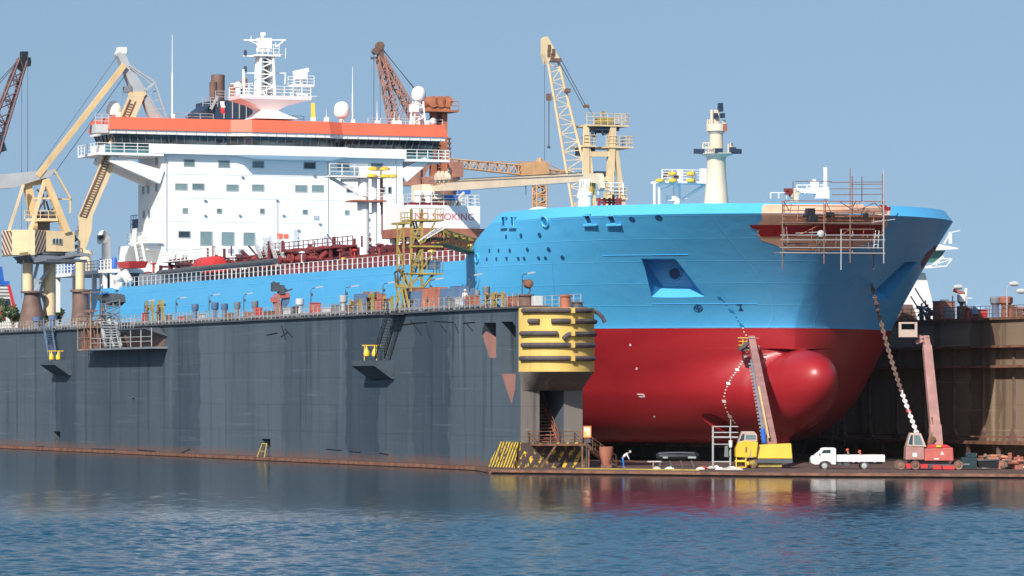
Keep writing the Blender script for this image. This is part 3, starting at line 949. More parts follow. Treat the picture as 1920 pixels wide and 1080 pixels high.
def build_hull():
    zs = hull_rows()
    NC = 180
    side = []
    for z in zs:
        row = []
        for j in range(NC + 1):
            zz = min(z, ZN)
            u0 = first_u(zz)
            if j <= 80:
                u = u0 + (20.0 - u0) * (j / 80.0) ** 1.7
            elif j <= 160:
                u = 20.0 + 28.0 * (j - 80) / 80.0
            else:
                u = 48.0 + (UST - 48.0) * (j - 160) / (NC - 160)
            d = u - u0
            y = half(u, zz) if j else 0.0
            za = z
            if z > ZN:                       # rim leans inboard above the knuckle
                f = (z - ZN) / (ZR - ZN)
                y = max(0.0, y - 0.75 * f * min(1.0, y / 2.0))
                u += 0.75 * f * max(0.0, 1 - d / 14.0)
            if z > ZD:
                za = ZD + (z - ZD) * fore_k(u)
            row.append((u, y, za))
        side.append(row)
    nr, nc = len(zs), NC + 1
    vs, fs = [], []
    for s in (-1, 1):
        for row in side:
            for (u, y, z) in row:
                vs.append((VC + s * y, u, z))
    def idx(s, r, c):
        return s * nr * nc + r * nc + c
    for s in (0, 1):
        for r in range(nr - 1):
            for c in range(nc - 1):
                q = (idx(s, r, c), idx(s, r, c + 1), idx(s, r + 1, c + 1), idx(s, r + 1, c))
                fs.append(q if s == 1 else q[::-1])
    for c in range(nc - 1):
        fs.append((idx(0, nr - 1, c), idx(0, nr - 1, c + 1), idx(1, nr - 1, c + 1), idx(1, nr - 1, c)))
        fs.append((idx(0, 0, c), idx(1, 0, c), idx(1, 0, c + 1), idx(0, 0, c + 1)))
    for r in range(nr - 1):
        fs.append((idx(0, r, nc - 1), idx(1, r, nc - 1), idx(1, r + 1, nc - 1), idx(0, r + 1, nc - 1)))
    me = bpy.data.meshes.new('hull')
    me.from_pydata([(p[0] - VC, p[1], p[2]) for p in vs], [], fs)
    bm = bmesh.new()
    bm.from_mesh(me)
    bmesh.ops.remove_doubles(bm, verts=bm.verts, dist=0.004)
    bmesh.ops.dissolve_degenerate(bm, edges=bm.edges, dist=0.002)
    bmesh.ops.recalc_face_normals(bm, faces=bm.faces)
    bm.to_mesh(me)
    bm.free()
    # one paint scheme: red below the line, blue above, weld seams and slightly uneven plating
    m, k = new_mat('tanker_hull_paint', 0.36, 0.0, 0.42)
    tc = k.n('ShaderNodeTexCoord')
    sp = k.n('ShaderNodeSeparateXYZ')
    k.t.links.new(tc.outputs['Object'], sp.inputs[0])
    x, u, z = sp.outputs
    nb = k.noise(k.coord(), 0.12, 4)
    blue = k.mix(nb, (0.075, 0.41, 0.745), (0.105, 0.47, 0.82))
    wv = k.noise(k.coord((0.5, 0.16, 1.2), (0, R(35), 0)), 1.0, 4, 0.6)
    blue = k.mix(k.math('MULTIPLY', k.ramp(wv, 0.5, 0.75), 0.3), blue, (0.03, 0.33, 0.68))
    nr_ = k.noise(k.coord((0.3, 0.1, 0.3)), 1.0, 4)
    red = k.mix(nr_, (0.27, 0.012, 0.018), (0.36, 0.018, 0.024))
    zl = k.math('GREATER_THAN', k.math('ADD', z, k.math('MULTIPLY', k.math('SUBTRACT', k.noise(k.coord((1, 0.6, 1)), 1.6, 4), 0.5), 0.05)), ZP)
    scrape = k.noise(k.coord((0.35, 0.12, 1.6)), 1.0, 6, 0.7)
    red = k.mix(k.math('MULTIPLY', k.ramp(scrape, 0.56, 0.72), 0.35), red, (0.20, 0.012, 0.02))
    pl_ = k.noise(k.coord((0.16, 0.10, 0.45)), 1.0, 2)
    red = k.mix(k.math('MULTIPLY', k.ramp(pl_, 0.5, 0.56), 0.18), red, (0.42, 0.03, 0.035))
    drip = k.noise(k.coord((1.6, 1.1, 0.07)), 1.0, 4, 0.6)
    blue = k.mix(k.math('MULTIPLY', k.ramp(drip, 0.62, 0.76), 0.22), blue, (0.05, 0.27, 0.50))
    fz = k.math('ABSOLUTE', k.math('SUBTRACT', k.math('FRACT', k.math('MULTIPLY', z, 1 / 1.95)), 0.5))
    fu = k.math('ABSOLUTE', k.math('SUBTRACT', k.math('FRACT', k.math('MULTIPLY', k.math('ADD', u, k.math('MULTIPLY', z, 0.55)), 1 / 3.1)), 0.5))
    seam = k.math('MAXIMUM', k.ramp(fz, 0.0, 0.022, 1.0, 0.0), k.math('MULTIPLY', k.ramp(fu, 0.0, 0.016, 1.0, 0.0), 0.7))
    blue = k.mix(k.math('MULTIPLY', seam, 0.35), blue, (0.13, 0.54, 0.88))
    k.color(k.mix(zl, red, blue))
    dent = k.n('ShaderNodeTexWave')
    dent.inputs['Scale'].default_value = 0.33
    dent.inputs['Distortion'].default_value = 1.2
    dent.inputs['Detail'].default_value = 2.0
    k.t.links.new(k.coord((0.0, 1.0, 0.55)), dent.inputs['Vector'])
    h = k.math('ADD', k.math('MULTIPLY', seam, 0.35), k.math('ADD', k.math('MULTIPLY', dent.outputs['Fac'], 0.6), k.math('MULTIPLY', k.noise(k.coord(), 0.6, 2), 0.9)))
    bp = k.bump(h, 0.5, 0.06)
    k.t.links.new(k.math('ADD', k.math('MULTIPLY', zl, 0.50), 0.22), bp.inputs['Strength'])
    me.materials.append(m)
    o = bpy.data.objects.new('hull', me)
    col.objects.link(o)
    o.parent = ship
    return o
hull = build_hull()

def hull_bvh(me):
    bm = bmesh.new()
    bm.from_mesh(me)
    bm.transform(Matrix.Translation((VC, 0, 0)))
    t = BVHTree.FromBMesh(bm)
    bm.free()
    return t
BV = hull_bvh(hull.data)
CAMP = Vector(P(960, 735, D=0.0))

def hit(x, y):
    """where the sight line of photo pixel x, y meets the hull: point and outward normal"""
    q = Vector(P(x, y, D=100.0))
    d = (q - CAMP).normalized()
    p, n, i, dist = BV.ray_cast(CAMP, d)
    if p is None:
        return None, None
    if n.dot(d) > 0:
        n = -n
    return p, n

def mirror(p):
    return (2 * VC - p[0], p[1], p[2])

def pocket():
    """anchor recess: upright back plate, sloping sill, cut into the flare on both sides"""
    outer = [(1201, 485), (1266, 485), (1321, 556), (1222, 557)]
    H = [hit(*q)[0] for q in outer]
    n = (H[1] - H[0]).cross(H[3] - H[0])
    hn_ = hit(1262, 540)[1]
    nh = Vector((hn_.x, hn_.y, 0)).normalized()
    cmid = (H[2] + H[3]) / 2
    def on_plane(x, y, d):
        q = Vector(P(x, y, D=100.0))
        r = (q - CAMP).normalized()
        t = (d - CAMP.dot(nh)) / r.dot(nh)
        return CAMP + r * t
    dback = cmid.dot(nh) - 0.95
    inner = [on_plane(x, y, dback) for x, y in ((1208, 488), (1268, 488), (1299, 537), (1243, 537))]
    out2 = []
    for hp, ip in zip(H, inner):
        d = hp - ip
        out2.append(hp + d.normalized() * 0.25)
    cut = MB().hexa([inner[0], inner[1], inner[2], inner[3], out2[0], out2[1], out2[2], out2[3]])
    cut2 = MB().hexa([mirror(p) for p in inner] + [mirror(p) for p in out2])
    for c in (cut, cut2):
        c.v = [(p[0] - VC, p[1], p[2]) for p in c.v]
    return [cut, cut2], inner, nh
cuts, pk_inner, pk_n = pocket()
# bow thruster tunnel
_p, _n = hit(1352, 792)
_tu = MB().lathe((-30, _p[1] + 0.3, _p[2] - 0.1), [(0.95, 0), (0.95, 60)], 24, axis='x')
boolean(hull, cuts + [_tu])
hull.data.polygons.foreach_set('use_smooth', [True] * len(hull.data.polygons))
hull.data.set_sharp_from_angle(angle=R(28))

def skin_patch(name, rows, mat, parent, n=22, lift=0.02, label=None):
    """a coat of paint on the hull: rows of (y, x0, x1) in photo pixels laid on the plating"""
    mb = MB()
    grid = []
    for (y, x0, x1) in rows:
        r = []
        for i in range(n + 1):
            p, nn = hit(x0 + (x1 - x0) * i / n, y)
            r.append(p + nn * lift if p is not None else None)
        grid.append(r)
    vs, fs, ix = [], [], {}
    for a, r in enumerate(grid):
        for b, p in enumerate(r):
            if p is not None:
                ix[(a, b)] = len(vs)
                vs.append(tuple(p))
    for a in range(len(grid) - 1):
        for b in range(n):
            k = [(a, b), (a, b + 1), (a + 1, b + 1), (a + 1, b)]
            if all(q in ix for q in k):
                fs.append(tuple(ix[q] for q in k))
    mb.add(vs, fs)
    return part(name, mb, mat, parent, label=label)

def dense(rows, step=3.0):
    """interpolate rows and roughen their ends like brushed paint"""
    out = []
    for (y0, a0, b0), (y1, a1, b1) in zip(rows, rows[1:]):
        k = max(1, int((y1 - y0) / step))
        for i in range(k):
            t = i / k
            out.append((y0 + (y1 - y0) * t, a0 + (a1 - a0) * t + random.uniform(-3, 3), b0 + (b1 - b0) * t + random.uniform(-3, 3)))
    out.append(rows[-1])
    return out
def hull_marks():
    skin_patch('primer_coat', dense([(377, 1434, 1662), (390, 1432, 1668), (400, 1429, 1668), (420, 1425, 1664), (440, 1420, 1655), (452, 1430, 1640), (462, 1460, 1610), (470, 1480, 1590)]), 'peach', hull, 40, 0.02, 'peach primer patch on the bow')
    skin_patch('primer_coat', dense([(390, 1600, 1668), (398, 1520, 1664), (410, 1512, 1658), (421, 1516, 1652)]), 'peachgrey', hull, 24, 0.035, 'grey brown ground patch on the bow')
    skin_patch('primer_coat', dense([(444, 1475, 1640), (454, 1478, 1625), (464, 1482, 1600)]), 'peach', hull, 24, 0.035, 'tan primer patch under the red band')
    skin_patch('primer_coat', dense([(421, 1406, 1655), (428, 1412, 1657), (431, 1424, 1652), (437, 1422, 1650), (443, 1424, 1640)]), 'crimson', hull, 40, 0.045, 'dark red primer band across the bow')
    skin_patch('primer_coat', dense([(376, 1640, 1664), (385, 1650, 1669), (395, 1655, 1668)]), 'crimson', hull, 6, 0.05, 'dark red primer streak at the bow rim')
    skin_patch('primer_coat', dense([(461, 1752, 1762), (470, 1742, 1759), (485, 1733, 1748), (497, 1727, 1738), (502, 1728, 1734)]), paint('grey_red_primer', (0.20, 0.07, 0.07), 0.6, 0.1, 1), hull, 8, 0.04, 'dull red primer patch on the port flare')
    # portholes and fairleads
    for (x, y, r) in ((949, 444, .22), (977, 442, .24), (1012, 441, .26), (918, 470, .2), (935, 470, .2), (956, 470, .22), (989, 468, .22), (1029, 468, .25),
                      (913, 486, .2), (931, 486, .2), (950, 485, .2), (972, 485, .2), (983, 485, .2), (1010, 484, .2), (1023, 484, .2), (1055, 483, .24),
                      (1185, 411, .3), (1235, 408, .34)):
        p, n = hit(x, y)
        a = n.cross(Vector((0, 0, 1))).normalized()
        b = a.cross(n)
        ring = [p + n * 0.03 + a * (r * math.cos(t)) + b * (r * math.sin(t)) for t in (2 * math.pi * k / 14 for k in range(14))]
        mb = MB().prism(ring, n * -0.2)
        part('drain_hole', mb, 'mark_blue', hull)
    for (x, y, r) in ((1022, 415, .5), (895, 484, .42)):
        p, n = hit(x, y)
        a = n.cross(Vector((0, 0, 1))).normalized()
        b = a.cross(n)
        mb = MB()
        mb.path([p + n * 0.06 + a * (r * math.cos(t)) + b * (r * math.sin(t)) for t in (2 * math.pi * k / 20 for k in range(21))], 0.11, 8)
        part('fairlead', mb, hull.data.materials[0], hull)
        mb = MB().prism([p + n * 0.03 + a * (r * .9 * math.cos(t)) + b * (r * .9 * math.sin(t)) for t in (2 * math.pi * k / 16 for k in range(16))], n * -0.2)
        part('fairlead', mb, 'mark_mid', hull)
    for x in (946, 962, 1104, 1148):
        y = 416 if x < 1000 else 411
        p, n = hit(x, y)
        a = n.cross(Vector((0, 0, 1))).normalized()
        b = a.cross(n)
        mb = MB()
        q = [p + n * 0.08 + a * i + b * j for i, j in ((-.35, -.45), (.35, -.45), (.35, .45), (-.35, .45))]
        mb.path(q + [q[0]], 0.09, 6)
        mb.prism([p + n * 0.05 + a * i - b * (0.55 - j) for i, j in ((-.8, -.06), (.8, -.06), (.8, .06), (-.8, .06))], n * 0.2)
        part('roller_fairlead', mb, hull.data.materials[0], hull)
        mb = MB().prism([p + n * 0.03 + a * i + b * j for i, j in ((-.33, -.43), (.33, -.43), (.33, .43), (-.33, .43))], n * -0.2)
        part('fairlead_opening', mb, 'mark_blue', hull)
    # hawse pipe in the recess
    for mir in (False, True):
        ctr = (pk_inner[2] * 0.38 + pk_inner[3] * 0.12 + pk_inner[1] * 0.32 + pk_inner[0] * 0.18)
        n = pk_n
        a = n.cross(Vector((0, 0, 1))).normalized()
        b = a.cross(n)
        ring = [ctr + n * 0.12 + a * (0.6 * math.cos(t)) + b * (0.6 * math.sin(t)) for t in (2 * math.pi * k / 20 for k in range(21))]
        dis = [ctr + n * 0.03 + a * (0.55 * math.cos(t)) + b * (0.55 * math.sin(t)) for t in (2 * math.pi * k / 20 for k in range(20))]
        if mir:
            ring, dis = [mirror(p) for p in ring], [mirror(p) for p in dis]
            n = Vector((-n.x, n.y, n.z))
        part('hawse_pipe', MB().path(ring, 0.10, 8), hull.data.materials[0], hull)
        part('hawse_pipe', MB().prism(dis, n * 0.03), 'mark_blue', hull)
    # weld bead under the recess rows
    for (x0, y0, x1, y1) in ((1130, 479, 1290, 477), (927, 493, 926, 580), (1035, 489, 1042, 580), (1222, 570, 1420, 569)):
        pts = []
        for i in range(14):
            p, n = hit(x0 + (x1 - x0) * i / 13, y0 + (y1 - y0) * i / 13)
            pts.append(p + n * 0.02)
        part('weld_bead', MB().path(pts, 0.022, 5), hull.data.materials[0], hull)

def flat_on_hull(name, shapes, mat, lift=0.03):
    """flat marks: polygons in photo pixels laid on the plating"""
    mb = MB()
    for poly in shapes:
        hp = [hit(x, y) for x, y in poly]
        if any(h[0] is None for h in hp):
            continue
        q = [h[0] + h[1] * lift for h in hp]
        n = sum((h[1] for h in hp), Vector()) / len(hp)
        mb.prism(q, n * 0.012)
    if mb.v:
        part(name, mb, mat, hull)

def rect(x, y, w, h, sk=0.0):
    return [(x - w / 2 - sk, y - h / 2), (x + w / 2 - sk, y - h / 2), (x + w / 2 + sk, y + h / 2), (x - w / 2 + sk, y + h / 2)]

hull_marks()
# thruster sign: cross in a circle
ci = [(1309 + 8.5 * math.cos(t), 577.5 + 6.8 * math.sin(t)) for t in (2 * math.pi * k / 24 for k in range(25))]
flat_on_hull('thruster_mark', [[ci[k], ci[k + 1], (1309 + (ci[k + 1][0] - 1309) * .8, 577.5 + (ci[k + 1][1] - 577.5) * .8), (1309 + (ci[k][0] - 1309) * .8, 577.5 + (ci[k][1] - 577.5) * .8)] for k in range(24)]
             + [rect(1309, 577.5, 11, 3.2, 0.3), rect(1308, 574, 3.4, 4.5, 0.6), rect(1310, 581.5, 3.4, 4.5, 0.6)], 'mark_blue')
# bulb sign
flat_on_hull('bulb_mark', [rect(1386, 571, 10, 1.6), rect(1388.5, 575.5, 2.2, 7, 0.3), [(1388, 575), (1390, 575), (1394, 582), (1384.5, 582)]], 'mark_blue')
# row of draught figures: dark on blue, white on red, following the bulb
track = [(1349, 558), (1357, 564), (1362, 571), (1367, 579), (1375, 586), (1380, 594), (1384, 601), (1388, 606), (1393, 615), (1395, 622), (1399, 628), (1402, 635), (1405, 645), (1403, 655), (1398, 668), (1392, 678), (1386, 688), (1379, 699), (1372, 708), (1366, 719), (1361, 731), (1358, 743), (1358, 752), (1361, 764), (1364, 772), (1369, 781), (1375, 788), (1381, 796)]
sm, wm = [], []
acc = 0
for (a, b) in zip(track, track[1:]):
    L = math.hypot(b[0] - a[0], b[1] - a[1])
    k = max(1, int(L / 5.0))
    for i in range(k):
        x, y = a[0] + (b[0] - a[0]) * i / k, a[1] + (b[1] - a[1]) * i / k
        acc += 1
        big = acc % 5 == 1
        s = 6.0 if big else 2.4
        if y < 611:
            sm.append(rect(x, y, s * 1.25, s * 0.8, s * 0.25))
        else:
            wm.append(rect(x, y, s * 1.1, s * 0.85, s * 0.15))
for q in sm:
    flat_on_hull('draught_mark', [q], 'mark_mid')
for q in wm:
    flat_on_hull('draught_mark', [q], 'mark_white')
flat_on_hull('hull_mark', [rect(1201, 739, 12, 2, 1), rect(1203, 743.5, 9, 2, 1), rect(1208, 741.5, 2, 5, 1), rect(1182, 646.5, 3, 4), rect(1194, 691, 3, 4), rect(1227, 781, 3, 3)], 'mark_white')
BV2 = BV
# ================================================================== accommodation block
UF = 159.0            # front face of the block
def Q(x, y, u=UF):
    return P(x, y, u=u)

def boxpx(mb, x0, y0, x1, y1, u, depth):
    """box whose front face fills a photo rectangle on the plane u"""
    a, b = P(x0, y1, u=u), P(x1, y0, u=u)
    return mb.box((a[0], u, a[2]), (b[0], u + depth, b[2]))

def build_house():
    v0, v1 = Q(303, 400)[0], Q(755, 400)[0]
    zt = Q(520, 276.5)[2]
    mb = MB()
    mb.box((v0, UF, ZD), (v1, UF + 9.6, zt))
    lowz, midz = P(235, 428, u=UF + 12)[2], P(225, 462, u=UF + 14)[2]
    mb.box((v0, UF + 9.6, ZD), (v1, UF + 13, lowz))
    mb.box((v0 + 0.6, UF + 13, ZD), (v1 - 0.6, UF + 16, midz - 1.2))
    house = part('deckhouse', mb, 'houseplate', ship, smooth=False)
    # windows: frame and pane
    def win(r, glassname='glass_pale', u=UF):
        a, b = P(r[0], r[3], u=u), P(r[2], r[1], u=u)
        w = 0.09
        m1 = MB()
        m1.box((a[0], u - 0.07, a[2]), (b[0], u - 0.003, a[2] + w)).box((a[0], u - 0.07, b[2] - w), (b[0], u - 0.003, b[2]))
        m1.box((a[0], u - 0.07, a[2] + w + 0.001), (a[0] + w, u - 0.003, b[2] - w - 0.001)).box((b[0] - w, u - 0.07, a[2] + w + 0.001), (b[0], u - 0.003, b[2] - w - 0.001))
        f = part('window', m1, 'winframe', house)
        part('pane', MB().box((a[0] + w, u - 0.03, a[2] + w), (b[0] - w, u - 0.004, b[2] - w)), glassname, f)
    for r, g in (((344, 299, 365, 312), 'glass_mid'), ((409, 301, 431, 314), 'glass_mid'), ((473, 302, 495, 315), 'glass_mid'), ((569, 304, 592, 317), 'glass_dark'),
                 ((632, 305, 655, 318), 'glass_pale'), ((695, 306, 718, 319), 'glass_mid'),
                 ((328, 344, 351, 356), 'glass_pale'), ((360, 344, 383, 356), 'glass_mid'), ((424, 346, 447, 358), 'glass_pale'), ((472, 346, 495, 358), 'glass_pale'),
                 ((553, 347, 576, 360), 'glass_pale'), ((584, 347, 607, 360), 'glass_pale'), ((649, 350, 661, 361), 'glass_dark'), ((715, 350, 722, 363), 'glass_dark'), ((727, 350, 734, 363), 'glass_dark'),
                 ((342, 390, 352, 400), 'glass_pale'), ((406, 391, 416, 400), 'glass_mid'), ((487, 391, 496, 401), 'glass_mid'), ((567, 393, 577, 402), 'glass_mid'), ((646, 394, 655, 403), 'glass_pale'),
                 ((334, 433, 357, 446), 'glass_dark'), ((375, 434, 398, 460), 'glass_pale'), ((415, 435, 439, 460), 'glass_pale'), ((456, 436, 478, 460), 'glass_pale'),
                 ((342, 478, 350, 487), 'glass_pale')):
        win(r, g)
    for (du, z) in ((2.0, Q(300, 350)[2]), (5.4, Q(300, 352)[2]), (7.5, Q(300, 352)[2]), (2.0, Q(300, 300)[2]), (5.0, Q(300, 398)[2]), (7.2, Q(300, 398)[2])):
        m1 = MB().box((v0 - 0.05, UF + du - 0.45, z - 0.5), (v0 - 0.004, UF + du + 0.45, z + 0.5))
        f = part('window', m1, 'winframe', house)
        part('pane', MB().box((v0 - 0.06, UF + du - 0.35, z - 0.4), (v0 - 0.052, UF + du + 0.35, z + 0.4)), 'glass_mid', f)
    for r in ((519, 438, 530, 448), (532, 439, 541, 447)):
        part('notice_board', boxpx(MB(), *r, UF - 0.06, 0.05), 'orange', house)
    # deck edge mouldings, a ledge for each storey, small lamps
    mb = MB()
    for y in (330, 374, 418, 470):
        z = Q(520, y)[2]
        mb.box((v0 - 0.04, UF - 0.045, z), (v1 + 0.02, UF - 0.003, z + 0.05))
        mb.box((v0 - 0.04, UF + 0.0, z), (v0 - 0.003, UF + 9.5, z + 0.05))
    part('storey_seam', mb, 'white', house)
    mb = MB()
    for x, y in ((322, 271), (417, 271), (648, 277), (746, 279)):
        p = Q(x, y)
        mb.cbox((p[0], UF - 0.35, p[2]), (0.7, 0.55, 0.4))
    part('flood_lamp', mb, 'dgrey', house)

    for x, y0, y1 in ((312, 285, 470), (615, 300, 440), (742, 300, 380), (520, 380, 436)):
        a_, b_ = P(x, y1, u=UF - .1), P(x, y0, u=UF - .1)
        part('drain_pipe', MB().tube(a_, b_, 0.05, n=6), 'offwhite', house)
    for x, y0, y1 in ((500, 446, 478), (556, 430, 462), (612, 442, 474)):
        a_, b_ = P(x - 5, y1, u=UF), P(x + 5, y0, u=UF)
        d_ = part('door', MB().box((a_[0], UF - .05, a_[2]), (b_[0], UF - .004, b_[2])), 'offwhite', house)
        part('handle', MB().cbox((b_[0] - .15, UF - .08, (a_[2] + b_[2]) / 2), (.06, .05, .2)), 'dgrey', d_)
    for x, y in ((450, 404), (532, 404), (385, 404), (560, 432), (590, 330), (455, 332), (385, 376), (520, 376), (600, 420)):
        q = P(x, y, u=UF - .12)
        part('wall_lamp', MB().cbox(q, (.28, .2, .2)), 'mgrey', house)
    for x, y in ((432, 470), (452, 471), (593, 408)):
        q = P(x, y, u=UF - .05)
        part('wall_vent', MB().cbox(q, (.7, .1, .5)), 'lgrey', house)
    # ---- navigating bridge with wings
    zr1, zr0 = Q(520, 227)[2], Q(520, 250)[2]
    zw0 = Q(520, 276)[2]
    a = [Q(203, 240)[0], Q(430, 240)[0], Q(465, 240)[0], Q(612, 240)[0], Q(640, 240)[0], Q(836, 250)[0]]
    fw = 1.6          # the middle of the bridge front bulges forward
    def outline(inset):
        i = inset
        return [(a[0] + i, UF - 0.6 + i), (a[1] + i * 0.3, UF - 0.6 + i), (a[2] + i * 0.3, UF - fw + i), (a[3] - i * 0.3, UF - fw + i), (a[4] - i * 0.3, UF - 0.6 + i), (a[5] - i, UF - 0.6 + i), (a[5] - i, UF + 8.8 - i), (a[0] + i, UF + 8.8 - i)]
    def ring(i, z):
        return [(x, y, z) for x, y in outline(i)]
    part('roof_fascia', MB().loft([ring(0.0, zr0), ring(0.35, zr1)]), 'orange', ship, smooth=False)
    mb = MB()
    mb.loft([ring(0.26, zr0 - 0.48), ring(0.2, zr0 - 0.002)])
    part('visor', mb, 'white', ship, smooth=False)
    zg1 = zr0 - 0.485
    part('bridge_window', MB().loft([ring(1.0, zw0 + 0.02), ring(0.7, zg1)]), 'glass_bridge', ship, smooth=False)
    # mullions
    mb = MB()
    o1, o0 = outline(0.68), outline(0.97)
    for i, n in ((0, 15), (1, 3), (2, 9), (3, 3), (4, 15), (7, 5)):
        j = (i + 1) % 8
        for k in range(n):
            t = k / n
            p = (o0[i][0] + (o0[j][0] - o0[i][0]) * t, o0[i][1] + (o0[j][1] - o0[i][1]) * t - 0.02, zw0 + 0.02)
            q = (o1[i][0] + (o1[j][0] - o1[i][0]) * t, o1[i][1] + (o1[j][1] - o1[i][1]) * t - 0.02, zg1)
            part('window_mullion', MB().bar(p, q, 0.13, 0.08), 'dgrey', ship)
    # visor stiffeners
    mb = MB()
    p1, p0 = outline(0.17), outline(0.23)
    for i, n in ((0, 12), (1, 2), (2, 8), (3, 2), (4, 10)):
        j = i + 1
        for k in range(n):
            t = (k + 0.5) / n
            mb.bar((p1[i][0] + (p1[j][0] - p1[i][0]) * t, p1[i][1] + (p1[j][1] - p1[i][1]) * t - 0.02, zr0 - 0.03), (p0[i][0] + (p0[j][0] - p0[i][0]) * t, p0[i][1] + (p0[j][1] - p0[i][1]) * t - 0.03, zr0 - 0.47), 0.06, 0.05)
    part('visor_rib', mb, 'offwhite', ship)
    # wing floors, bulwark, centre balcony
    zf = Q(250, 292)[2]
    wl, wr = Q(179, 280)[0], Q(838, 285)[0]
    part('bridge_wing', MB().box((wl, UF - 0.9, zf), (v0 - 0.005, UF + 7.5, zf + 0.3)).box((wl + 1.6, UF + 1.0, zf + 0.3), (v0 - 0.006, UF + 7, zw0 + 0.015)), 'white', ship, smooth=False)
    part('bridge_wing', MB().box((v1 + 0.005, UF - 0.9, zf), (wr, UF + 7.5, zf + 0.3)).box((v1 + 0.006, UF + 1.0, zf + 0.3), (wr - 1.6, UF + 7, zw0 + 0.015)), 'white', ship, smooth=False)
    # teal side glazing of the wings
    mb = MB()
    mb.box((wl + 1.5, UF + 0.95, zf + 0.35), (v0 + 1.0, UF + 0.99, zw0 + 0.01)).box((v1 - 0.5, UF + 0.95, zf + 0.35), (wr - 1.5, UF + 0.99, zw0 + 0.01))
    part('wing_window', mb, 'glass_teal', ship, smooth=False)
    mb = MB()
    vb0, vb1 = Q(279, 280)[0], Q(757, 280)[0]
    mb.box((vb0, UF - 0.95, zf + 0.3), (vb1, UF - 0.02, zw0 + 0.04))
    mb.prism([(a[1], UF - 0.96, zf + 0.3), (a[2], UF - fw - 0.1, zf + 0.3), (a[3], UF - fw - 0.1, zf + 0.3), (a[4], UF - 0.96, zf + 0.3)], (0, 0, zw0 + 0.05 - zf - 0.3))
    part('front_bulwark', mb, 'white', ship, smooth=False)
    b0, b1, bz0, bz1 = Q(441, 290)[0], Q(640, 290)[0], Q(540, 294)[2], Q(540, 276)[2]
    mb = MB()
    mb.box((b0, UF - fw - 0.7, bz0), (b1, UF - fw - 0.11, bz0 + 0.25))
    mb.box((b0, UF - fw - 0.75, bz0), (b1, UF - fw - 0.7, bz1))
    mb.hexa([(b0 + 2.5, UF - 1.0, bz0 - 0.4), (b1 - 1.5, UF - 1.0, bz0 - 0.4), (b1 - 1.5, UF - 0.05, bz0 - 0.4), (b0 + 2.5, UF - 0.05, bz0 - 0.4), (b0, UF - fw - 0.7, bz0 - 0.003), (b1, UF - fw - 0.7, bz0 - 0.003), (b1, UF - 0.05, bz0 - 0.003), (b0, UF - 0.05, bz0 - 0.003)])
    part('front_balcony', mb, 'white', ship, smooth=False)
    for q in ([(vb0, UF - 0.85, zf + 0.3), (wl, UF - 0.85, zf + 0.3), (wl, UF + 7.4, zf + 0.3)], [(vb1, UF - 0.85, zf + 0.3), (wr, UF - 0.85, zf + 0.3), (wr, UF + 7.4, zf + 0.3)]):
        part('wing_railing', MB().rail(q, 1.15, 1.5, 3, 0.04, 0.05), 'white', ship)
    # white knees under the wings
    for (xa, ya, xb, yb, vv) in ((206, 297, 300, 332, v0), (800, 300, 756, 330, v1)):
        p, q = Q(xa, ya), Q(xb, yb)
        for du in (0.2, 6.2):
            part('wing_knee', MB().bar((p[0], UF + du, p[2]), (vv, UF + du, q[2]), 0.9, 0.8, 0.9, 1.7), 'white', ship, smooth=False)

    # ---- compass deck: railings, domes, aerials
    zc = zr1
    def R_(x0, x1, u, mat='lgrey'):
        mb = MB().rail([(Q(x0, 225, u)[0], u, zc), (Q(x1, 225, u)[0], u, zc)], 1.15, 1.6, 3, 0.035, 0.045)
        part('compass_deck_railing', mb, mat, ship)
    R_(326, 400, UF + 7)
    R_(505, 570, UF + 7)
    R_(690, 830, UF + 7, 'offwhite')
    mb = MB().rail([(Q(181, 238)[0], UF + 0.5, zr1 - 0.9), (Q(206, 238)[0], UF + 0.5, zr1 - 0.9)], 1.2, 1.0, 3, 0.05)
    mb.box((Q(181, 238)[0], UF + 0.3, zr1 - 1.9), (Q(205, 238)[0], UF + 3, zr1 - 0.9))
    part('side_lamp_box', mb, 'offwhite', ship)

    def dome(x, y, rp, u, foot_y, base=True, post=0.35):
        c = P(x, y, u=u)
        D = 362.7 + c[0] * S + c[1] * C
        r = rp * D / F
        t = MB().lathe((c[0], u, c[2]), [(r * .78, -r * .95), (r * .98, -r * .6), (r, -r * .1), (r * .95, r * .3), (r * .75, r * .68), (r * .4, r * .93), (0.02, r)], 20)
        d = part('radome', t, 'white', ship)
        f = P(x, foot_y, u=u)
        mb = MB().tube((c[0], u, f[2]), (c[0], u, c[2] - r * .94), post, n=10)
        mb.lathe((c[0], u, c[2] - r * 1.2), [(0.35, 0), (r * .5, 0.25)], 14)
        part('radome_post', mb, 'white', d)
    dome(213, 203, 14, UF + 3, 226)
    dome(641, 205, 15, UF + 3, 232)
    dome(785, 175, 13.5, UF + 4, 240, post=0.25)
    # lattice pedestal of the right dome
    mb = MB()
    p0, p1 = P(783, 240, u=UF + 4), P(784, 190, u=UF + 4)
    mb.truss(p0, p1, 1.6, 1.6, 1.0, 1.0, 5, 0.1, 0.06, side=(1, 0, 0))
    mb.bar(P(770, 236, u=UF + 4), P(778, 205, u=UF + 4), 0.18)
    mb.cbox(P(776, 203, u=UF + 3.4), (1.0, 0.8, 0.9))
    part('dome_pedestal', mb, 'white', ship)
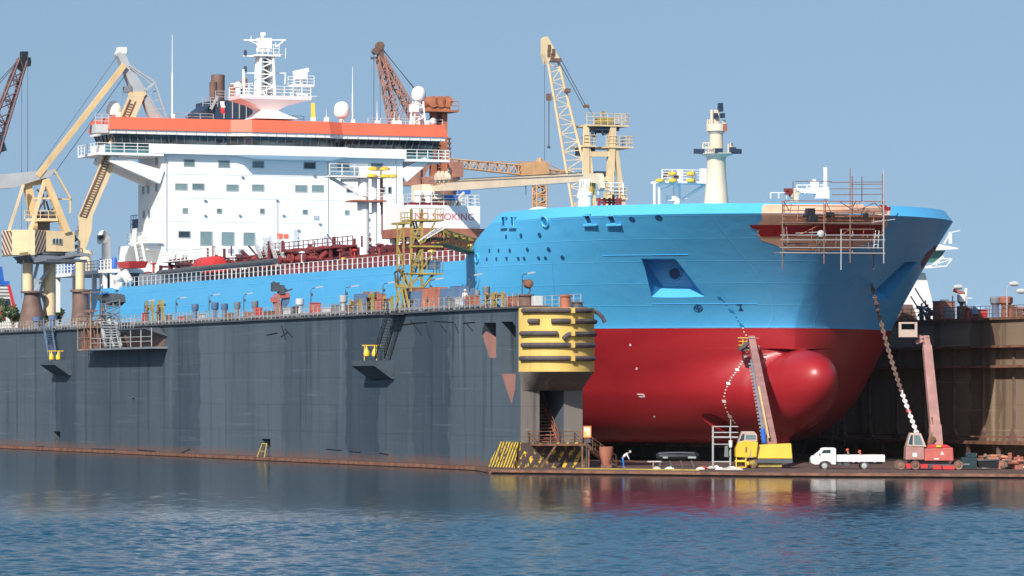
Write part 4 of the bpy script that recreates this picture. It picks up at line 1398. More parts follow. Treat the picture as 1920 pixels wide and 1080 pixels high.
    for (x, yt, yb, r, u) in ((323, 65, 224, 0.10, UF + 3), (661, 125, 234, 0.09, UF + 3), (707, 190, 236, 0.06, UF + 3), (739, 208, 236, 0.07, UF + 3), (748, 215, 236, 0.06, UF + 3), (612, 205, 230, 0.05, UF + 3), (587, 225, 230, 0.04, UF + 2)):
        a_, b_ = P(x, yb, u=u), P(x, yt, u=u)
        mb = MB().tube(a_, a_[:2] + (a_[2] + (b_[2] - a_[2]) * 0.55,), r, n=6)
        mb.tube(a_[:2] + (a_[2] + (b_[2] - a_[2]) * 0.55,), b_, r * 0.55, r * 0.3, n=6)
        mb.cbox((a_[0], a_[1], a_[2] + 0.3), (0.5, 0.5, 0.7))
        part('whip_aerial', mb, 'white', ship)
    mb = MB()
    for x, y, s in ((223, 217, .9), (640, 227, .5), (540, 222, .7), (812, 228, .9), (803, 231, .7)):
        p = P(x, y, u=UF + 2)
        mb.lathe((p[0], p[1], p[2] - s * .5), [(s * .3, 0), (s * .5, .2), (s * .5, s * .7), (s * .2, s)], 12)
    part('searchlight', mb, 'offwhite', ship)
    # flags
    def flag(x, y0, y1, w, mats):
        n = len(mats)
        for i, mt in enumerate(mats):
            ya, yb = y0 + (y1 - y0) * i / n, y0 + (y1 - y0) * (i + 1) / n
            pts = []
            for (yy, dx) in ((ya, 0), (yb, w * .35)):
                p = P(x + dx + (w if False else 0), yy, u=UF - 0.5)
                pts.append(p)
            A, B = pts
            mb = MB().hexa([(A[0] - .18, A[1], A[2]), (A[0] + .25, A[1] - .1, A[2]), (A[0] + .25, A[1] - .05, A[2]), (A[0] - .18, A[1] + .05, A[2]), (B[0] - .22, B[1], B[2]), (B[0] + .3, B[1] - .12, B[2]), (B[0] + .3, B[1] - .07, B[2]), (B[0] - .22, B[1] + .05, B[2])])
            part('flag', mb, mt, ship)
    flag(415, 190, 213, 8, ['shirt', 'brightred'])
    flag(586, 193, 220, 1, ['lampyellow'])

    # ---- signal mast on its flared trunk
    um = UF + 3
    D = 362.7 + 30 * S + um * C
    pxm = D / F          # metres for each pixel out there
    def m3(x, y, u=um):
        return P(x, y, u=u)
    c = m3(494, 200)
    vc, = (c[0],)
    def rr(x0, x1, y, d):
        a_, b_ = m3(x0, y)[0], m3(x1, y)[0]
        z = m3(494, y)[2]
        return [(a_, um - d, z), (b_, um - d, z), (b_, um + d, z), (a_, um + d, z)]
    mb = MB()
    mb.loft([rr(468, 548, 224, 2.2), rr(480, 522, 212, 1.4), rr(484, 514, 208, 1.3), rr(472, 530, 199, 1.7), rr(440, 572, 188, 2.2), rr(438, 574, 181, 2.3)])
    mast = part('signal_mast', mb, 'white', ship, smooth=False)
    zpf = m3(494, 181)[2]
    mb = MB()
    mb.rail([(m3(440, 181)[0], um - 2.1, zpf), (m3(572, 181)[0], um - 2.1, zpf)], 1.15, 1.2, 3, 0.04, 0.05)
    mb.rail([(m3(440, 181)[0], um + 2.1, zpf), (m3(572, 181)[0], um + 2.1, zpf)], 1.15, 1.2, 3, 0.04, 0.05)
    part('mast_railing', mb, 'white', mast)
    b_, t_ = m3(497, 186), m3(497, 106)
    mb = MB().truss(b_, t_, 1.95, 1.95, 1.6, 1.6, 7, 0.19, 0.1, side=(1, 0, 0))
    mb.tube((b_[0] - .9, um, b_[2]), (t_[0] - .7, um, t_[2]), 0.28, n=8)
    part('lattice_tower', mb, 'white', mast)
    mb = MB().tube((b_[0] + .2, um, b_[2]), (t_[0] + .1, um, t_[2]), 0.22, n=8)
    part('cable_trunk', mb, 'brown', mast)
    mb = MB()
    p = m3(497, 105)
    mb.cbox(p, (m3(520, 105)[0] - m3(474, 105)[0], 2.4, 0.22))
    mb.cbox(m3(467, 105), (1.6, 0.25, 0.16)).cbox(m3(522, 101), (1.3, 0.25, 0.16))
    mb.rail([(m3(477, 105)[0], um - 1.1, p[2]), (m3(518, 105)[0], um - 1.1, p[2])], 1.3, 0.8, 3, 0.04)
    mb.tube(m3(492, 104), m3(492, 62), 0.28, 0.15, n=8)
    mb.cbox(m3(495, 84), (1.6, 1.2, 1.6))
    mb.cbox(m3(493, 64), (0.5, 0.5, 0.4))
    mb.bar(m3(457, 75), m3(536, 75), 0.16)
    mb.bar(m3(484, 84), m3(468, 76), 0.14).bar(m3(518, 88), m3(533, 75), 0.14)
    for x, y in ((471, 68), (508, 71), (517, 80), (530, 73)):
        mb.tube(m3(x, y + 8), m3(x, y), 0.06, n=5)
    mb.bar(m3(462, 137), m3(497, 137), 0.12).bar(m3(497, 137), m3(536, 137), 0.12).bar(m3(535, 137), m3(534, 158), 0.12)
    mb.tube(m3(536, 90), m3(535, 110), 0.05, n=5)
    mb.bar(m3(432, 157), m3(474, 157), 0.1)
    mb.tube(m3(457, 185), m3(457, 130), 0.2, 0.16, n=8)
    part('yardarm', mb, 'white', mast)
    mb = MB()
    for x, y, s in ((460, 100, .5), (460, 130, .5), (504, 90, .6), (452, 172, .5)):
        q = m3(x, y)
        mb.lathe((q[0], q[1], q[2] - s * .6), [(s * .4, 0), (s * .4, s * 1.2), (s * .2, s * 1.4)], 10)
    part('signal_lamp', mb, 'navy', mast)
    mb = MB()
    mb.lathe(m3(446, 165), [(0.25, -1), (0.3, 0), (0.55, .15), (0.5, .5), (.2, .75)], 12)
    part('small_dome', mb, 'white', mast)
    # radar on its own outrigger
    q0, q1 = m3(545, 162), m3(584, 160)
    mb = MB()
    mb.cbox(m3(565, 161), (q1[0] - q0[0], 2.0, 0.25))
    mb.rail([(q0[0], um - 1, m3(565, 160)[2]), (q1[0], um - 1, m3(565, 160)[2])], 1.1, 0.9, 3, 0.04)
    mb.rail([(q0[0], um + 1, m3(565, 160)[2]), (q1[0], um + 1, m3(565, 160)[2])], 1.1, 0.9, 3, 0.04)
    mb.bar(m3(556, 163), m3(560, 186), 0.25).bar(m3(581, 163), m3(571, 186), 0.25).bar(m3(556, 175), m3(575, 178), 0.2)
    mb.tube(m3(565, 160), m3(565, 142), 0.22, n=8)
    mb.cbox(m3(563, 142), (1.5, 1.1, 1.0))
    part('radar_platform', mb, 'white', mast)
    mb = MB().bar(m3(550, 137), m3(578, 131), 0.45, 0.5)
    part('radar_scanner', mb, 'white', mast)
    mb = MB().bar(m3(578, 181), m3(594, 181), 0.15)
    part('radar_scanner', mb, 'offwhite', mast)

    # ---- funnel and exhaust pipes behind
    uf = UF + 13
    mb = MB()
    g = lambda x, y: P(x, y, u=uf)
    mb.box((g(404, 230)[0], uf, lowz - 1), (g(474, 230)[0], uf + 8, g(430, 188)[2]))
    mb.prism([(g(404, 190)[0], uf + 1, g(404, 226)[2]), (g(404, 190)[0], uf + 1, g(404, 192)[2]), (g(380, 214)[0], uf + 1, g(380, 212)[2]), (g(380, 214)[0], uf + 1, g(380, 226)[2])], (0, 6, 0))
    fun = part('funnel_casing', mb, 'navy', ship, smooth=False)
    mb = MB()
    mb.lathe((g(425, 150)[0], uf + 3.5, 0), [(0.86, g(425, 190)[2]), (0.86, g(425, 137)[2]), (0.72, g(425, 136.5)[2]), (0.7, g(425, 140)[2])], 18)
    mb.lathe((g(414, 150)[0], uf + 3.0, 0), [(0.5, g(414, 190)[2]), (0.5, g(414, 151)[2]), (0.4, g(414, 150.5)[2])], 14)
    part('exhaust_pipe', mb, 'brown', fun, label='dark brown exhaust pipe')
    mb = MB()
    for x, yt, r in ((463, 150, .42), (475, 144, .38), (452, 156, .3)):
        mb.lathe((g(x, yt)[0], uf + 3.5, 0), [(r, g(x, 190)[2]), (r, g(x, yt)[2]), (r * .8, g(x, yt - .5)[2])], 12)
    part('exhaust_pipe', mb, 'orange_rust', fun, label='rusty orange exhaust pipe')
    mb = MB()
    mb.rail([(g(380, 212)[0], uf - 0.1, g(400, 200)[2]), (g(408, 190)[0], uf - 0.1, g(400, 200)[2])], 1.1, 1.0, 3, 0.05)
    mb.rail([(g(404, 188)[0], uf - 0.1, g(430, 188)[2]), (g(474, 188)[0], uf - 0.1, g(430, 188)[2])], 1.1, 1.2, 3, 0.05)
    mb.bar(g(395, 205), g(408, 180), 0.3)
    for x in (420, 436, 449, 462):
        mb.bar(P(x, 222, u=uf - 0.15), P(x, 189, u=uf - 0.15), 0.12)
    part('funnel_railing', mb, 'lgrey', fun)

    # ---- starboard side: lower decks aft, davit, boats, vent cowl
    mb = MB()
    z1 = P(180, 508, v=12)[2]
    mb.box((11.1, UF - 1.5, z1 - 0.45), (v0 - 0.006, UST + 14, z1))
    mb.box((v0 - 0.006, UF + 9.6, z1 - 0.45), (v1, UST + 14, z1 - 0.05))
    part('poop_deck', mb, 'white', ship, smooth=False)
    mb = MB()
    for u in (UF - 1.2, UF + 2, UF + 3.2, UF + 6.5, UF + 12, UST + 6, UST + 13.5):
        part('deck_post', MB().box((11.25, u, ZD - 2.5 if u > UST else ZD), (11.75, u + 0.5, z1 - 0.45)), 'white', ship)
    mb = MB()
    mb.rail([(11.2, UF - 1.4, z1), (11.2, UST + 14, z1)], 1.15, 1.4, 3, 0.05, 0.07)
    part('poop_railing', mb, 'white', ship)
    mb = MB().box((13.5, UF - 1.0, ZD), (v0 - 0.01, UST - 1, z1 - 0.46))
    part('poop_bulkhead', mb, 'dgrey', ship, smooth=False)
    mb = MB()
    cw = P(199, 452, v=13)
    mb.path([(cw[0], cw[1], z1), (cw[0], cw[1], cw[2] - 0.2), (cw[0] - 0.1, cw[1] - 0.1, cw[2] + 0.3), (cw[0] - 0.7, cw[1] - 0.3, cw[2] + 0.45)], [0.55, 0.55, 0.75, 0.9], 14)
    part('vent_cowl', mb, 'white', ship)
    mb = MB()
    mb.lathe((cw[0] - 0.72, cw[1] - 0.32, cw[2] + 0.2), [(0.02, 0), (0.5, 0), (0.5, .5), (0.02, .5)], 12)
    part('cowl_mouth', mb, 'navy', ship)
    # stair landings and lockers on the starboard side of the block
    mb = MB()
    for (y0, y1, u0, u1, w) in ((433, 468, 0.5, 3.0, 1.6), (440, 470, 4.0, 6.0, 1.2), (456, 500, 10, 13, 1.5)):
        zz0, zz1 = P(290, y1, v=v0 - 1)[2], P(290, y0, v=v0 - 1)[2]
        mb.box((v0 - w, UF + u0, zz0), (v0 - 0.01, UF + u1, zz1))
    mb.box((v0 - 2.2, UF - 0.4, z1 + 3.2), (v0 - 0.012, UF + 7, z1 + 3.4))
    part('side_locker', mb, 'white', ship, smooth=False)
    mb = MB()
    mb.stairs((v0 - 2.6, UF - 2.0, ZD + 0.1), (v0 - 2.6, UF + 1.5, z1 + 3.2), 0.9, (1, 0, 0), 12, 0.25, 0.05, 0.25, 0.05)
    mb.stairs((v0 - 1.0, UF - 2.5, ZD + 0.1), (v0 - 1.0, UF - 0.5, z1), 0.9, (1, 0, 0), 8, 0.25, 0.05, 0.25, 0.05)
    mb.rail([(v0 - 2.2, UF - 0.4, z1 + 3.4), (v0 - 2.2, UF + 7, z1 + 3.4)], 1.1, 1.2, 3, 0.04)
    part('side_stair', mb, 'white2', ship)
    mb = MB()
    p = P(248, 497, v=13)
    mb.hexa([(p[0] - 1, p[1] - 2.2, z1 + .02), (p[0] + 1, p[1] - 2.2, z1 + .02), (p[0] + 1, p[1] + 2.2, z1 + .02), (p[0] - 1, p[1] + 2.2, z1 + .02), (p[0] - 1.2, p[1] - 2.6, z1 + .8), (p[0] + 1.2, p[1] - 2.6, z1 + .8), (p[0] + 1.2, p[1] + 2.6, z1 + .8), (p[0] - 1.2, p[1] + 2.6, z1 + .8)])
    part('rescue_boat', mb, 'brightred', ship)
    mb = MB()
    for x, y in ((190, 496), (214, 497), (155, 498)):
        q = P(x, y, v=12.5)
        mb.lathe((q[0], q[1], z1), [(.35, 0), (.35, 1.3), (.25, 1.5)], 10)
    part('blue_drum', mb, 'blue', ship)
    mb = MB()
    q0, q1 = P(124, 500, v=12.2), P(152, 500, v=12.2)
    mb.box((12.0, q1[1], z1 + .1), (12.2, q0[1], z1 + 1.5))
    part('blue_dodger', mb, 'blue', ship)
    mb = MB()
    q = P(160, 490, v=14)
    mb.lathe((q[0], q[1], z1), [(.9, 0), (.9, 1.2), (.6, 2.2), (1.0, 2.4), (.8, 2.9)], 14)
    part('capstan_housing', mb, 'cream2', ship)
    mb = MB()
    q = P(232, 420, v=v0 + 1)
    mb.box((v0 + .2, UF + 10, lowz), (v0 + 2.0, UF + 12.8, lowz + 1.1)).rail([(v0 + .1, UF + 9.8, lowz), (v0 + .1, UF + 13, lowz)], 1.6, 1.0, 3, 0.05)
    part('locker', mb, 'steelblue', ship)
    # mooring gear at the side opening
    mb = MB()
    q = P(226, 538, v=11.4)
    mb.path([(11.3, q[1], ZD), (11.1, q[1] - .3, ZD + 1.0), (11.6, q[1] - 1.2, ZD + 1.6), (12.0, q[1] - 2.0, ZD + .5)], [.8, .7, .6, .5], 10)
    part('mooring_fairlead', mb, 'white2', ship)

def house_plate():
    m, k = new_mat('white_house_plating', 0.42, 0.0, 0.4)
    n1 = k.noise(k.coord((1, 1, 1)), 0.2, 4)
    c = k.mix(n1, (0.83, 0.82, 0.80), (0.87, 0.86, 0.84))
    st = k.noise(k.coord((1.4, 1.4, 0.06)), 1.0, 4)
    c = k.mix(k.math('MULTIPLY', k.ramp(st, 0.6, 0.75), 0.12), c, (0.5, 0.47, 0.44))
    k.color(c)
    k.bump(k.noise(k.coord(), 0.5, 2), 0.25, 0.03)
    return m
M['houseplate'] = house_plate()
def bridge_glass():
    m, k = new_mat('bridge_window_glass', 0.06, 0.0, 0.6)
    v = k.coord()
    n = k.noise(k.coord((0.25, 0.25, 1.5)), 1.0, 3)
    k.color(k.mix(k.ramp(n, 0.45, 0.7), (0.012, 0.02, 0.03), (0.05, 0.09, 0.11)))
    return m
M['glass_bridge'] = bridge_glass()
build_house()

# ================================================================== cargo deck
def build_deck():
    vs_ = 11.35
    # edge rail with broad white stays, oxide red fence and pipes behind
    mb = MB()
    mb.rail([(vs_, 41.5, ZD), (vs_, 118, ZD)], 1.1, 1.5, 2, 0.025, 0.065)
    part('deck_railing', mb, 'white2', ship)
    mb = MB()
    mb.rail([(vs_, 118, ZD), (vs_, UF - 2, ZD)], 1.1, 1.7, 2, 0.03, 0.055)
    part('deck_railing', mb, 'offwhite', ship)
    mb = MB()
    mb.box((12.6, 42, ZD), (12.8, 128, ZD + 1.0)).box((14.6, 66, ZD), (14.9, 150, ZD + 1.7))
    part('deck_coaming', mb, 'deckred', ship)
    mb = MB()
    mb.tube((11.7, 98, ZD + 1.55), (11.7, 140, ZD + 1.35), 0.32, n=10)
    part('hose_rack', mb, 'dgrey', ship)
    rnd = random.Random(3)
    # longitudinal cargo pipes on racks
    for row, (vv, zz, r, u0, u1) in enumerate(((18, 1.4, .3, 50, 150), (19.2, 1.4, .36, 50, 150), (20.5, 1.5, .42, 44, 152), (22, 2.5, .3, 66, 140), (23.2, 2.6, .36, 60, 144), (24.6, 2.7, .3, 60, 136), (26, 3.2, .3, 70, 130), (16.6, 2.2, .22, 84, 128), (17.4, 2.8, .2, 84, 128), (15.8, 1.0, .26, 60, 140))):
        mb = MB().tube((vv, u0, ZD + zz), (vv, u1, ZD + zz), r, n=8)
        k = u0 + 4
        while k < u1:
            mb.lathe((vv, k, ZD + zz), [(r, -.15), (r * 1.5, -.1), (r * 1.5, .1), (r, .15)], 8, axis='y')
            k += rnd.uniform(5, 9)
        part('cargo_pipe', mb, 'pipered' if row % 3 else 'deckred', ship)
    mb = MB()
    for i in range(24):
        u = 52 + i * 4.3
        mb.box((15.2, u, ZD), (15.5, u + .3, ZD + 2.6)).box((27.4, u, ZD), (27.7, u + .3, ZD + 3.6)).box((15.501, u + .05, ZD + 2.3), (27.399, u + .25, ZD + 2.55)).box((15.501, u + .05, ZD + .8), (27.399, u + .25, ZD + 1.0))
        if i % 3 == 0:
            mb.bar((15.6, u + .15, ZD + .2), (20, u + .15, ZD + 2.3), .15)
    part('pipe_rack', mb, 'pipered', ship)
    # raised catwalk on top of the racks
    mb = MB()
    mb.box((15.0, 83, ZD + 2.7), (16.4, 111, ZD + 2.85))
    mb.rail([(15.0, 83, ZD + 2.85), (15.0, 111, ZD + 2.85)], 0.95, 1.6, 2, .045, .06)
    for i in range(9):
        mb.box((15.1, 84 + i * 3.1, ZD), (15.35, 84.25 + i * 3.1, ZD + 2.7))
    part('catwalk', mb, 'deckred', ship)
    mb = MB()
    for u in (106, 111):
        mb.stairs((14.2, u - 3.5, ZD + .2), (14.2, u, ZD + 3.6), .9, (1, 0, 0), 12, .25, .05, .25, .05)
    part('ladder', mb, 'lgrey', ship)
    # manifold valves, small bright fittings
    mb, mo, my, mw = MB(), MB(), MB(), MB()
    for i in range(46):
        u = 52 + i * 2.15 + rnd.uniform(-.6, .6)
        v_ = rnd.choice((13.2, 13.8, 14.3, 16))
        z_ = ZD + rnd.uniform(.3, 2.6)
        t = rnd.choice((mb, mb, mb, mw, mo, my if i % 3 == 0 else mb))
        r = rnd.uniform(.22, .5)
        t.tube((v_, u, ZD), (v_, u, z_ + .1), r * .35, n=6)
        t.lathe((v_, u, z_), [(r * .3, -.05), (r, 0), (r, .12), (r * .3, .2)], 10)
    part('valve', mb, 'deckred', ship)
    part('valve', mo, 'brightred', ship, label='bright red deck valves')
    part('valve', my, 'lampyellow', ship, label='yellow deck valves')
    part('valve', mw, 'white2', ship, label='white deck valves')
    # manifold crossing pipes
    mb = MB()
    for i in range(7):
        u = 92 + i * 4.0
        mb.path([(13.0, u, ZD + 1.7), (14.5, u, ZD + 1.7), (16.0, u, ZD + 2.9), (30, u, ZD + 2.9)], .3, 8)
        mb.lathe((12.8, u, ZD + 1.7), [(.5, -.1), (.5, .1)], 10, axis='x')
    part('manifold_pipe', mb, 'deckred', ship)
    # red tank near the block, dark machinery heap, white platform rails
    p = P(395, 498, v=14)
    mb = MB().lathe((p[0], p[1], p[2] - .3), [(.05, -3.4), (1.0, -3.3), (1.35, -2.8), (1.35, 2.8), (1.0, 3.3), (.05, 3.4)], 18, axis='y')
    part('deck_tank', mb, 'brightred', ship)
    mb = MB()
    for i in range(190):
        u = rnd.uniform(80, 150)
        v_ = rnd.uniform(13.5, 21)
        z_ = ZD + rnd.uniform(.3, 3.1 if u < 140 else 2.0)
        d = rnd.choice(((0, rnd.uniform(2, 7), 0), (0, 0, rnd.uniform(.8, 2)), (rnd.uniform(1, 4), 0, 0), (0, rnd.uniform(2, 5), rnd.uniform(-1.5, 1.5))))
        mb.tube((v_, u, z_), (v_ + d[0], u + d[1], z_ + d[2]), rnd.uniform(.06, .26), n=7)
    part('pipe_cluster', mb, 'pipered', ship)
    mb = MB()
    for (u0, u1, z_) in ((126, 148, 2.9), (126, 140, 1.7)):
        mb.rail([(14.4, u0, ZD + z_), (14.4, u1, ZD + z_)], 1.1, 1.6, 3, .05, .07)
        mb.box((14.3, u0, ZD + z_ - .12), (17, u1, ZD + z_))
    part('platform_railing', mb, 'white2', ship)
    mb = MB()
    a, b = P(270, 510, v=13), P(385, 515, v=13)
    mb.box((12.4, b[1], ZD + .1), (12.7, a[1], ZD + 1.5))
    for i in range(16):
        u = b[1] + (a[1] - b[1]) * i / 16
        mb.box((12.3, u, ZD + .2), (12.39, u + .5, ZD + 1.5))
    part('hose_trough', mb, 'mgrey', ship)

    # ---- hose-handling post with lamp platform
    v_ = 16.5
    g = lambda x, y: P(x, y, v=v_)
    u_ = g(690, 450)[1]
    g2 = lambda x, y: P(x, y, u=u_)
    mb = MB()
    c = g2(681, 400)
    zb = ZD
    mb.lathe((c[0], u_, 0), [(.62, zb), (.62, g2(681, 378)[2]), (.55, g2(681, 377)[2]), (.55, g2(681, 328)[2])], 16)
    c2 = g2(702, 400)
    mb.lathe((c2[0], u_, 0), [(.3, zb), (.3, g2(681, 328)[2])], 12)
    mb.box((c[0], u_ - .25, g2(690, 335)[2]), (c2[0], u_ + .25, g2(690, 329)[2]))
    pst = part('hose_post', mb, 'white', ship)
    mb = MB()
    zz = zb + .3
    s = 1
    while zz < g2(690, 385)[2] - 1:
        mb.bar((c[0] + .3, u_, zz), (c2[0], u_, zz + 1.3), .13).bar((c2[0], u_, zz), (c[0] + .3, u_, zz + 1.3), .13).bar((c[0], u_, zz + 1.35), (c2[0], u_, zz + 1.35), .13)
        zz += 1.5
    part('lattice_brace', mb, 'white', pst)
    mb = MB()
    pz = g2(690, 376)[2]
    mb.box((g2(656, 376)[0], u_ - 1.4, pz - .16), (g2(716, 376)[0], u_ + 1.4, pz))
    pf = part('lower_platform', mb, 'redbrown', pst)
    mb = MB().rail([(g2(656, 376)[0], u_ - 1.35, pz), (g2(716, 376)[0], u_ - 1.35, pz)], 1.15, 1.0, 3, .04, .05)
    part('platform_rail', mb, 'white', pst)
    mb = MB()
    tz = g2(690, 331)[2]
    mb.box((g2(612, 331)[0], u_ - 1.0, tz - .18), (g2(718, 331)[0], u_ + 1.0, tz))
    mb.rail([(g2(612, 331)[0], u_ - 1, tz), (g2(682, 331)[0], u_ - 1, tz)], 1.2, 1.2, 3, .04, .06)
    mb.bar(g2(620, 333), g2(676, 365), .35, .3)
    mb.bar(g2(640, 338), g2(672, 338), .5, .3)
    part('upper_platform', mb, 'white2', pst)
    mb = MB().tube(g2(714, 385), g2(714, 318), .1, n=6)
    mb.tube(g2(716, 440), g2(716, 330), .12, n=6)
    part('service_pipe', mb, 'boompink', pst)
    for x, y in ((692, 318), (714, 318), (690, 331), (714, 332), (728, 332)):
        q = g2(x, y)
        mb = MB().lathe((q[0], u_ - 1.2, q[2]), [(.1, -.15), (.55, -.1), (.55, .1), (.2, .25)], 10)
        part('flood_lamp', mb, 'lampyellow', pst)

    # ---- deckhouse with the warning words
    un = 96.0
    n = lambda x, y: P(x, y, u=un)
    v0, v1 = n(765, 410)[0], n(900, 410)[0]
    z0, z1 = n(830, 428)[2], n(830, 385)[2]
    mb = MB().box((v0, un, z0), (v1, un + 7.0, z1))
    nb = part('cargo_deckhouse', mb, 'houseplate', ship, smooth=False)
    mb = MB().box((v0 - .3, un - .3, z0 - 1.0), (v1 + .6, un + 7.4, z0 - .003))
    part('deckhouse_foundation', mb, 'redbrown', ship, smooth=False)
    mb = MB()
    for (vv, uu) in ((v0 + .6, un + 6), (v0 + .6, un + .8), (v1 - .6, un + .8), (v1 - .6, un + 6)):
        mb.lathe((vv, uu, ZD), [(.45, 0), (.45, z0 - 1.003 - ZD)], 14)
    part('support_pillar', mb, 'white', ship)
    mb = MB().box((v0 + 1.4, un + 2, ZD), (v1 - .3, un + 5.6, z0 - 1.004))
    part('pump_trunk', mb, 'navy', ship)
    mb = MB()
    mb.rail([(v0, un + .1, z1), (v1, un + .1, z1), (v1, un + 6.9, z1)], 1.15, 1.3, 3, .04, .05)
    mb.rail([(v0, un + .1, z1), (v0, un + 6.9, z1)], 1.15, 1.3, 3, .04, .05)
    part('roof_railing', mb, 'white2', nb)
    mb = MB()
    for x in (793, 812):
        q = n(x, 384)
        mb.lathe((q[0], un + 1.4, z1), [(.35, 0), (.35, 1.0), (.5, 1.1), (.5, 1.45), (.3, 1.6)], 12)
    part('mushroom_vent', mb, 'white', nb)
    mb = MB()
    mb.cbox((n(806, 383)[0], un + 1.4, z1 + .14), (4.2, 2.2, .28))
    part('vent_base', mb, 'deckred', nb)
    mb = MB()
    q, r = n(848, 375), n(883, 370)
    mb.cbox((q[0] + .5, un + 2, z1 + .95), (1.9, 1.2, .6)).cbox((r[0], un + 2, z1 + 1.9), (1.1, 1.0, 1.1))
    part('crane_winch', mb, 'blue', nb)
    mb = MB().path([(q[0] + 1.1, un + 1.5, z1), (q[0] + 1.3, un + 1.5, z1 + .9), (r[0] - .2, un + 1.5, z1 + 1.5)], .16, 8)
    mb.cbox((q[0] + .6, un + 1.6, z1 + .4), (.3, .3, .8)).cbox((q[0] + 1.4, un + 1.4, z1 + .4), (.3, .3, .8))
    part('winch_frame', mb, 'cream2', nb)
    # lettering
    cu = bpy.data.curves.new('lettering', 'FONT')
    cu.body = 'NO SMOKING'
    cu.size = 1.0
    cu.extrude = 0.012
    cu.space_character = 1.08
    to = bpy.data.objects.new('lettering', cu)
    col.objects.link(to)
    bpy.context.view_layer.update()
    me = bpy.data.meshes.new_from_object(to.evaluated_get(bpy.context.evaluated_depsgraph_get()))
    bpy.data.objects.remove(to)
    xs = [v.co.x for v in me.vertices]
    ys = [v.co.y for v in me.vertices]
    A, B = n(778, 411.5), n(888, 400.5)
    sx, sy = (B[0] - A[0]) / (max(xs) - min(xs)), (B[2] - A[2]) / (max(ys) - min(ys))
    for vtx in me.vertices:
        x, y, z = vtx.co
        vtx.co = (A[0] + (x - min(xs)) * sx - VC, un - .02 - z, A[2] + (y - min(ys)) * sy)
    me.materials.clear()
    me.materials.append(M['mark_red'])
    lo = bpy.data.objects.new('lettering', me)
    col.objects.link(lo)
    lo.parent = nb

    # ---- cargo crane, jib stowed forward
    vj = n(818, 400)[0]
    h = lambda x, y: P(x, y, v=vj)
    mb = MB()
    c0 = (vj, un + 3.2, 0)
    mb.lathe(c0, [(1.35, z1), (1.35, z1 + 1.0), (1.2, h(818, 352)[2] - .5)], 20)
    mb.hexa([(vj - 1.0, un + 1.4, h(820, 372)[2]), (vj + 1.5, un + 1.0, h(820, 372)[2]), (vj + 1.5, un + 5, h(820, 372)[2]), (vj - 1.0, un + 5, h(820, 372)[2]),
             (vj - 1.0, un + 1.8, h(820, 344)[2]), (vj + .2, un + 1.8, h(820, 344)[2]), (vj + .2, un + 5, h(820, 344)[2]), (vj - 1.0, un + 5, h(820, 344)[2])])
    ck = part('cargo_crane', mb, 'cream2', ship)
    p0, pm, p1, p2 = h(818, 353), h(872, 346), h(1096, 333), h(1113, 331)
    mb = MB()
    mb.bar((vj + .35, un + 1.0, p0[2]), (vj + .35, pm[1], pm[2]), .9, .55, .9, 1.15)
    mb.bar((vj + .35, pm[1], pm[2]), (vj + .35, p1[1], p1[2]), .9, 1.15, .7, .75)
    mb.bar((vj + .35, p1[1], p1[2]), (vj + .35, p1[1] - 3.0, p1[2] - .2), .7, .75, .6, 1.0)
    mb.bar((vj + .35, p1[1] - 3.0, p1[2] + .1), (vj + .35, p1[1] - 3.6, p1[2] - 1.3), .6, .6, .5, .5)
    part('crane_jib', mb, 'cream2', ck, smooth=False)
    mb = MB()
    mb.tube((vj - .3, un + 1.5, h(822, 338)[2]), (vj - .3, p1[1], p1[2] + .5), .05, n=5)
    q = h(980, 350)
    mb.tube((vj + .35, q[1], q[2] + .9), (vj + .35, q[1], q[2] - .9), .05, n=5)
    part('hoist_wire', mb, 'cable', ck)
    mb = MB()
    for x in (822, 829, 837):
        q = h(x, 333)
        mb.lathe((vj, q[1], q[2]), [(.5, -.3), (.5, .3)], 12, axis='x')
        mb.cbox((vj, q[1], q[2]), (.25, .3, 1.4))
    part('sheave_block', mb, 'cream2', ck)
    # crutch, pipes and vents showing over the forecastle rim
    uc = p1[1] - 1
    k = lambda x, y: P(x, y, u=uc)
    mb = MB()
    mb.lathe((k(1097, 380)[0], uc, ZD), [(.7, 0), (.7, k(1097, 368)[2] - ZD), (.8, k(1097, 367)[2] - ZD), (.8, k(1097, 362)[2] - ZD), (.5, k(1097, 359)[2] - ZD)], 16)
    for dx, t in ((1084, 1092), (1110, 1098), (1097, 1096), (1090, 1088), (1104, 1102)):
        mb.bar(k(dx, 372), k(t, 336), .22)
    part('jib_crutch', mb, 'white', ship)
    mb = MB()
    mb.bar(k(1113, 366), k(1113, 340), .3).lathe(k(1108, 362), [(.3, 0), (.35, .3), (.2, .7)], 10)
    part('hook_block', mb, 'scafyellow', ship)
    mb = MB()
    for x in (1123, 1133, 1143, 1150, 1157, 1163):
        mb.tube(k(x, 400), k(x, 371 if x % 2 else 365), .14, n=7)
    mb.bar(k(1122, 375), k(1164, 375), .22).bar(k(1122, 380), k(1164, 380), .2)
    part('pipe_stack', mb, 'deckred', ship)
    mb = MB()
    zz = k(1140, 366)[2]
    mb.rail([(k(1118, 366)[0], uc - .5, zz), (k(1165, 366)[0], uc - .5, zz)], 1.2, 1.2, 3, .05, .06)
    part('fore_railing', mb, 'white', ship)
    # pale round hatch dome
    ud = 46
    q = P(1012, 396, u=ud)
    mb = MB().lathe((q[0], ud, q[2] - 1.5), [(1.25, 0), (1.2, 1.4), (1.0, 1.72), (.5, 1.9), (.02, 1.95)], 18)
    part('hatch_dome', mb, 'white', ship)
    mb = MB().box((q[0] - 1.0, ud - 1, ZD), (q[0] + 1.0, ud + 1, q[2] - 1.5))
    part('hatch_coaming', mb, 'white', ship)

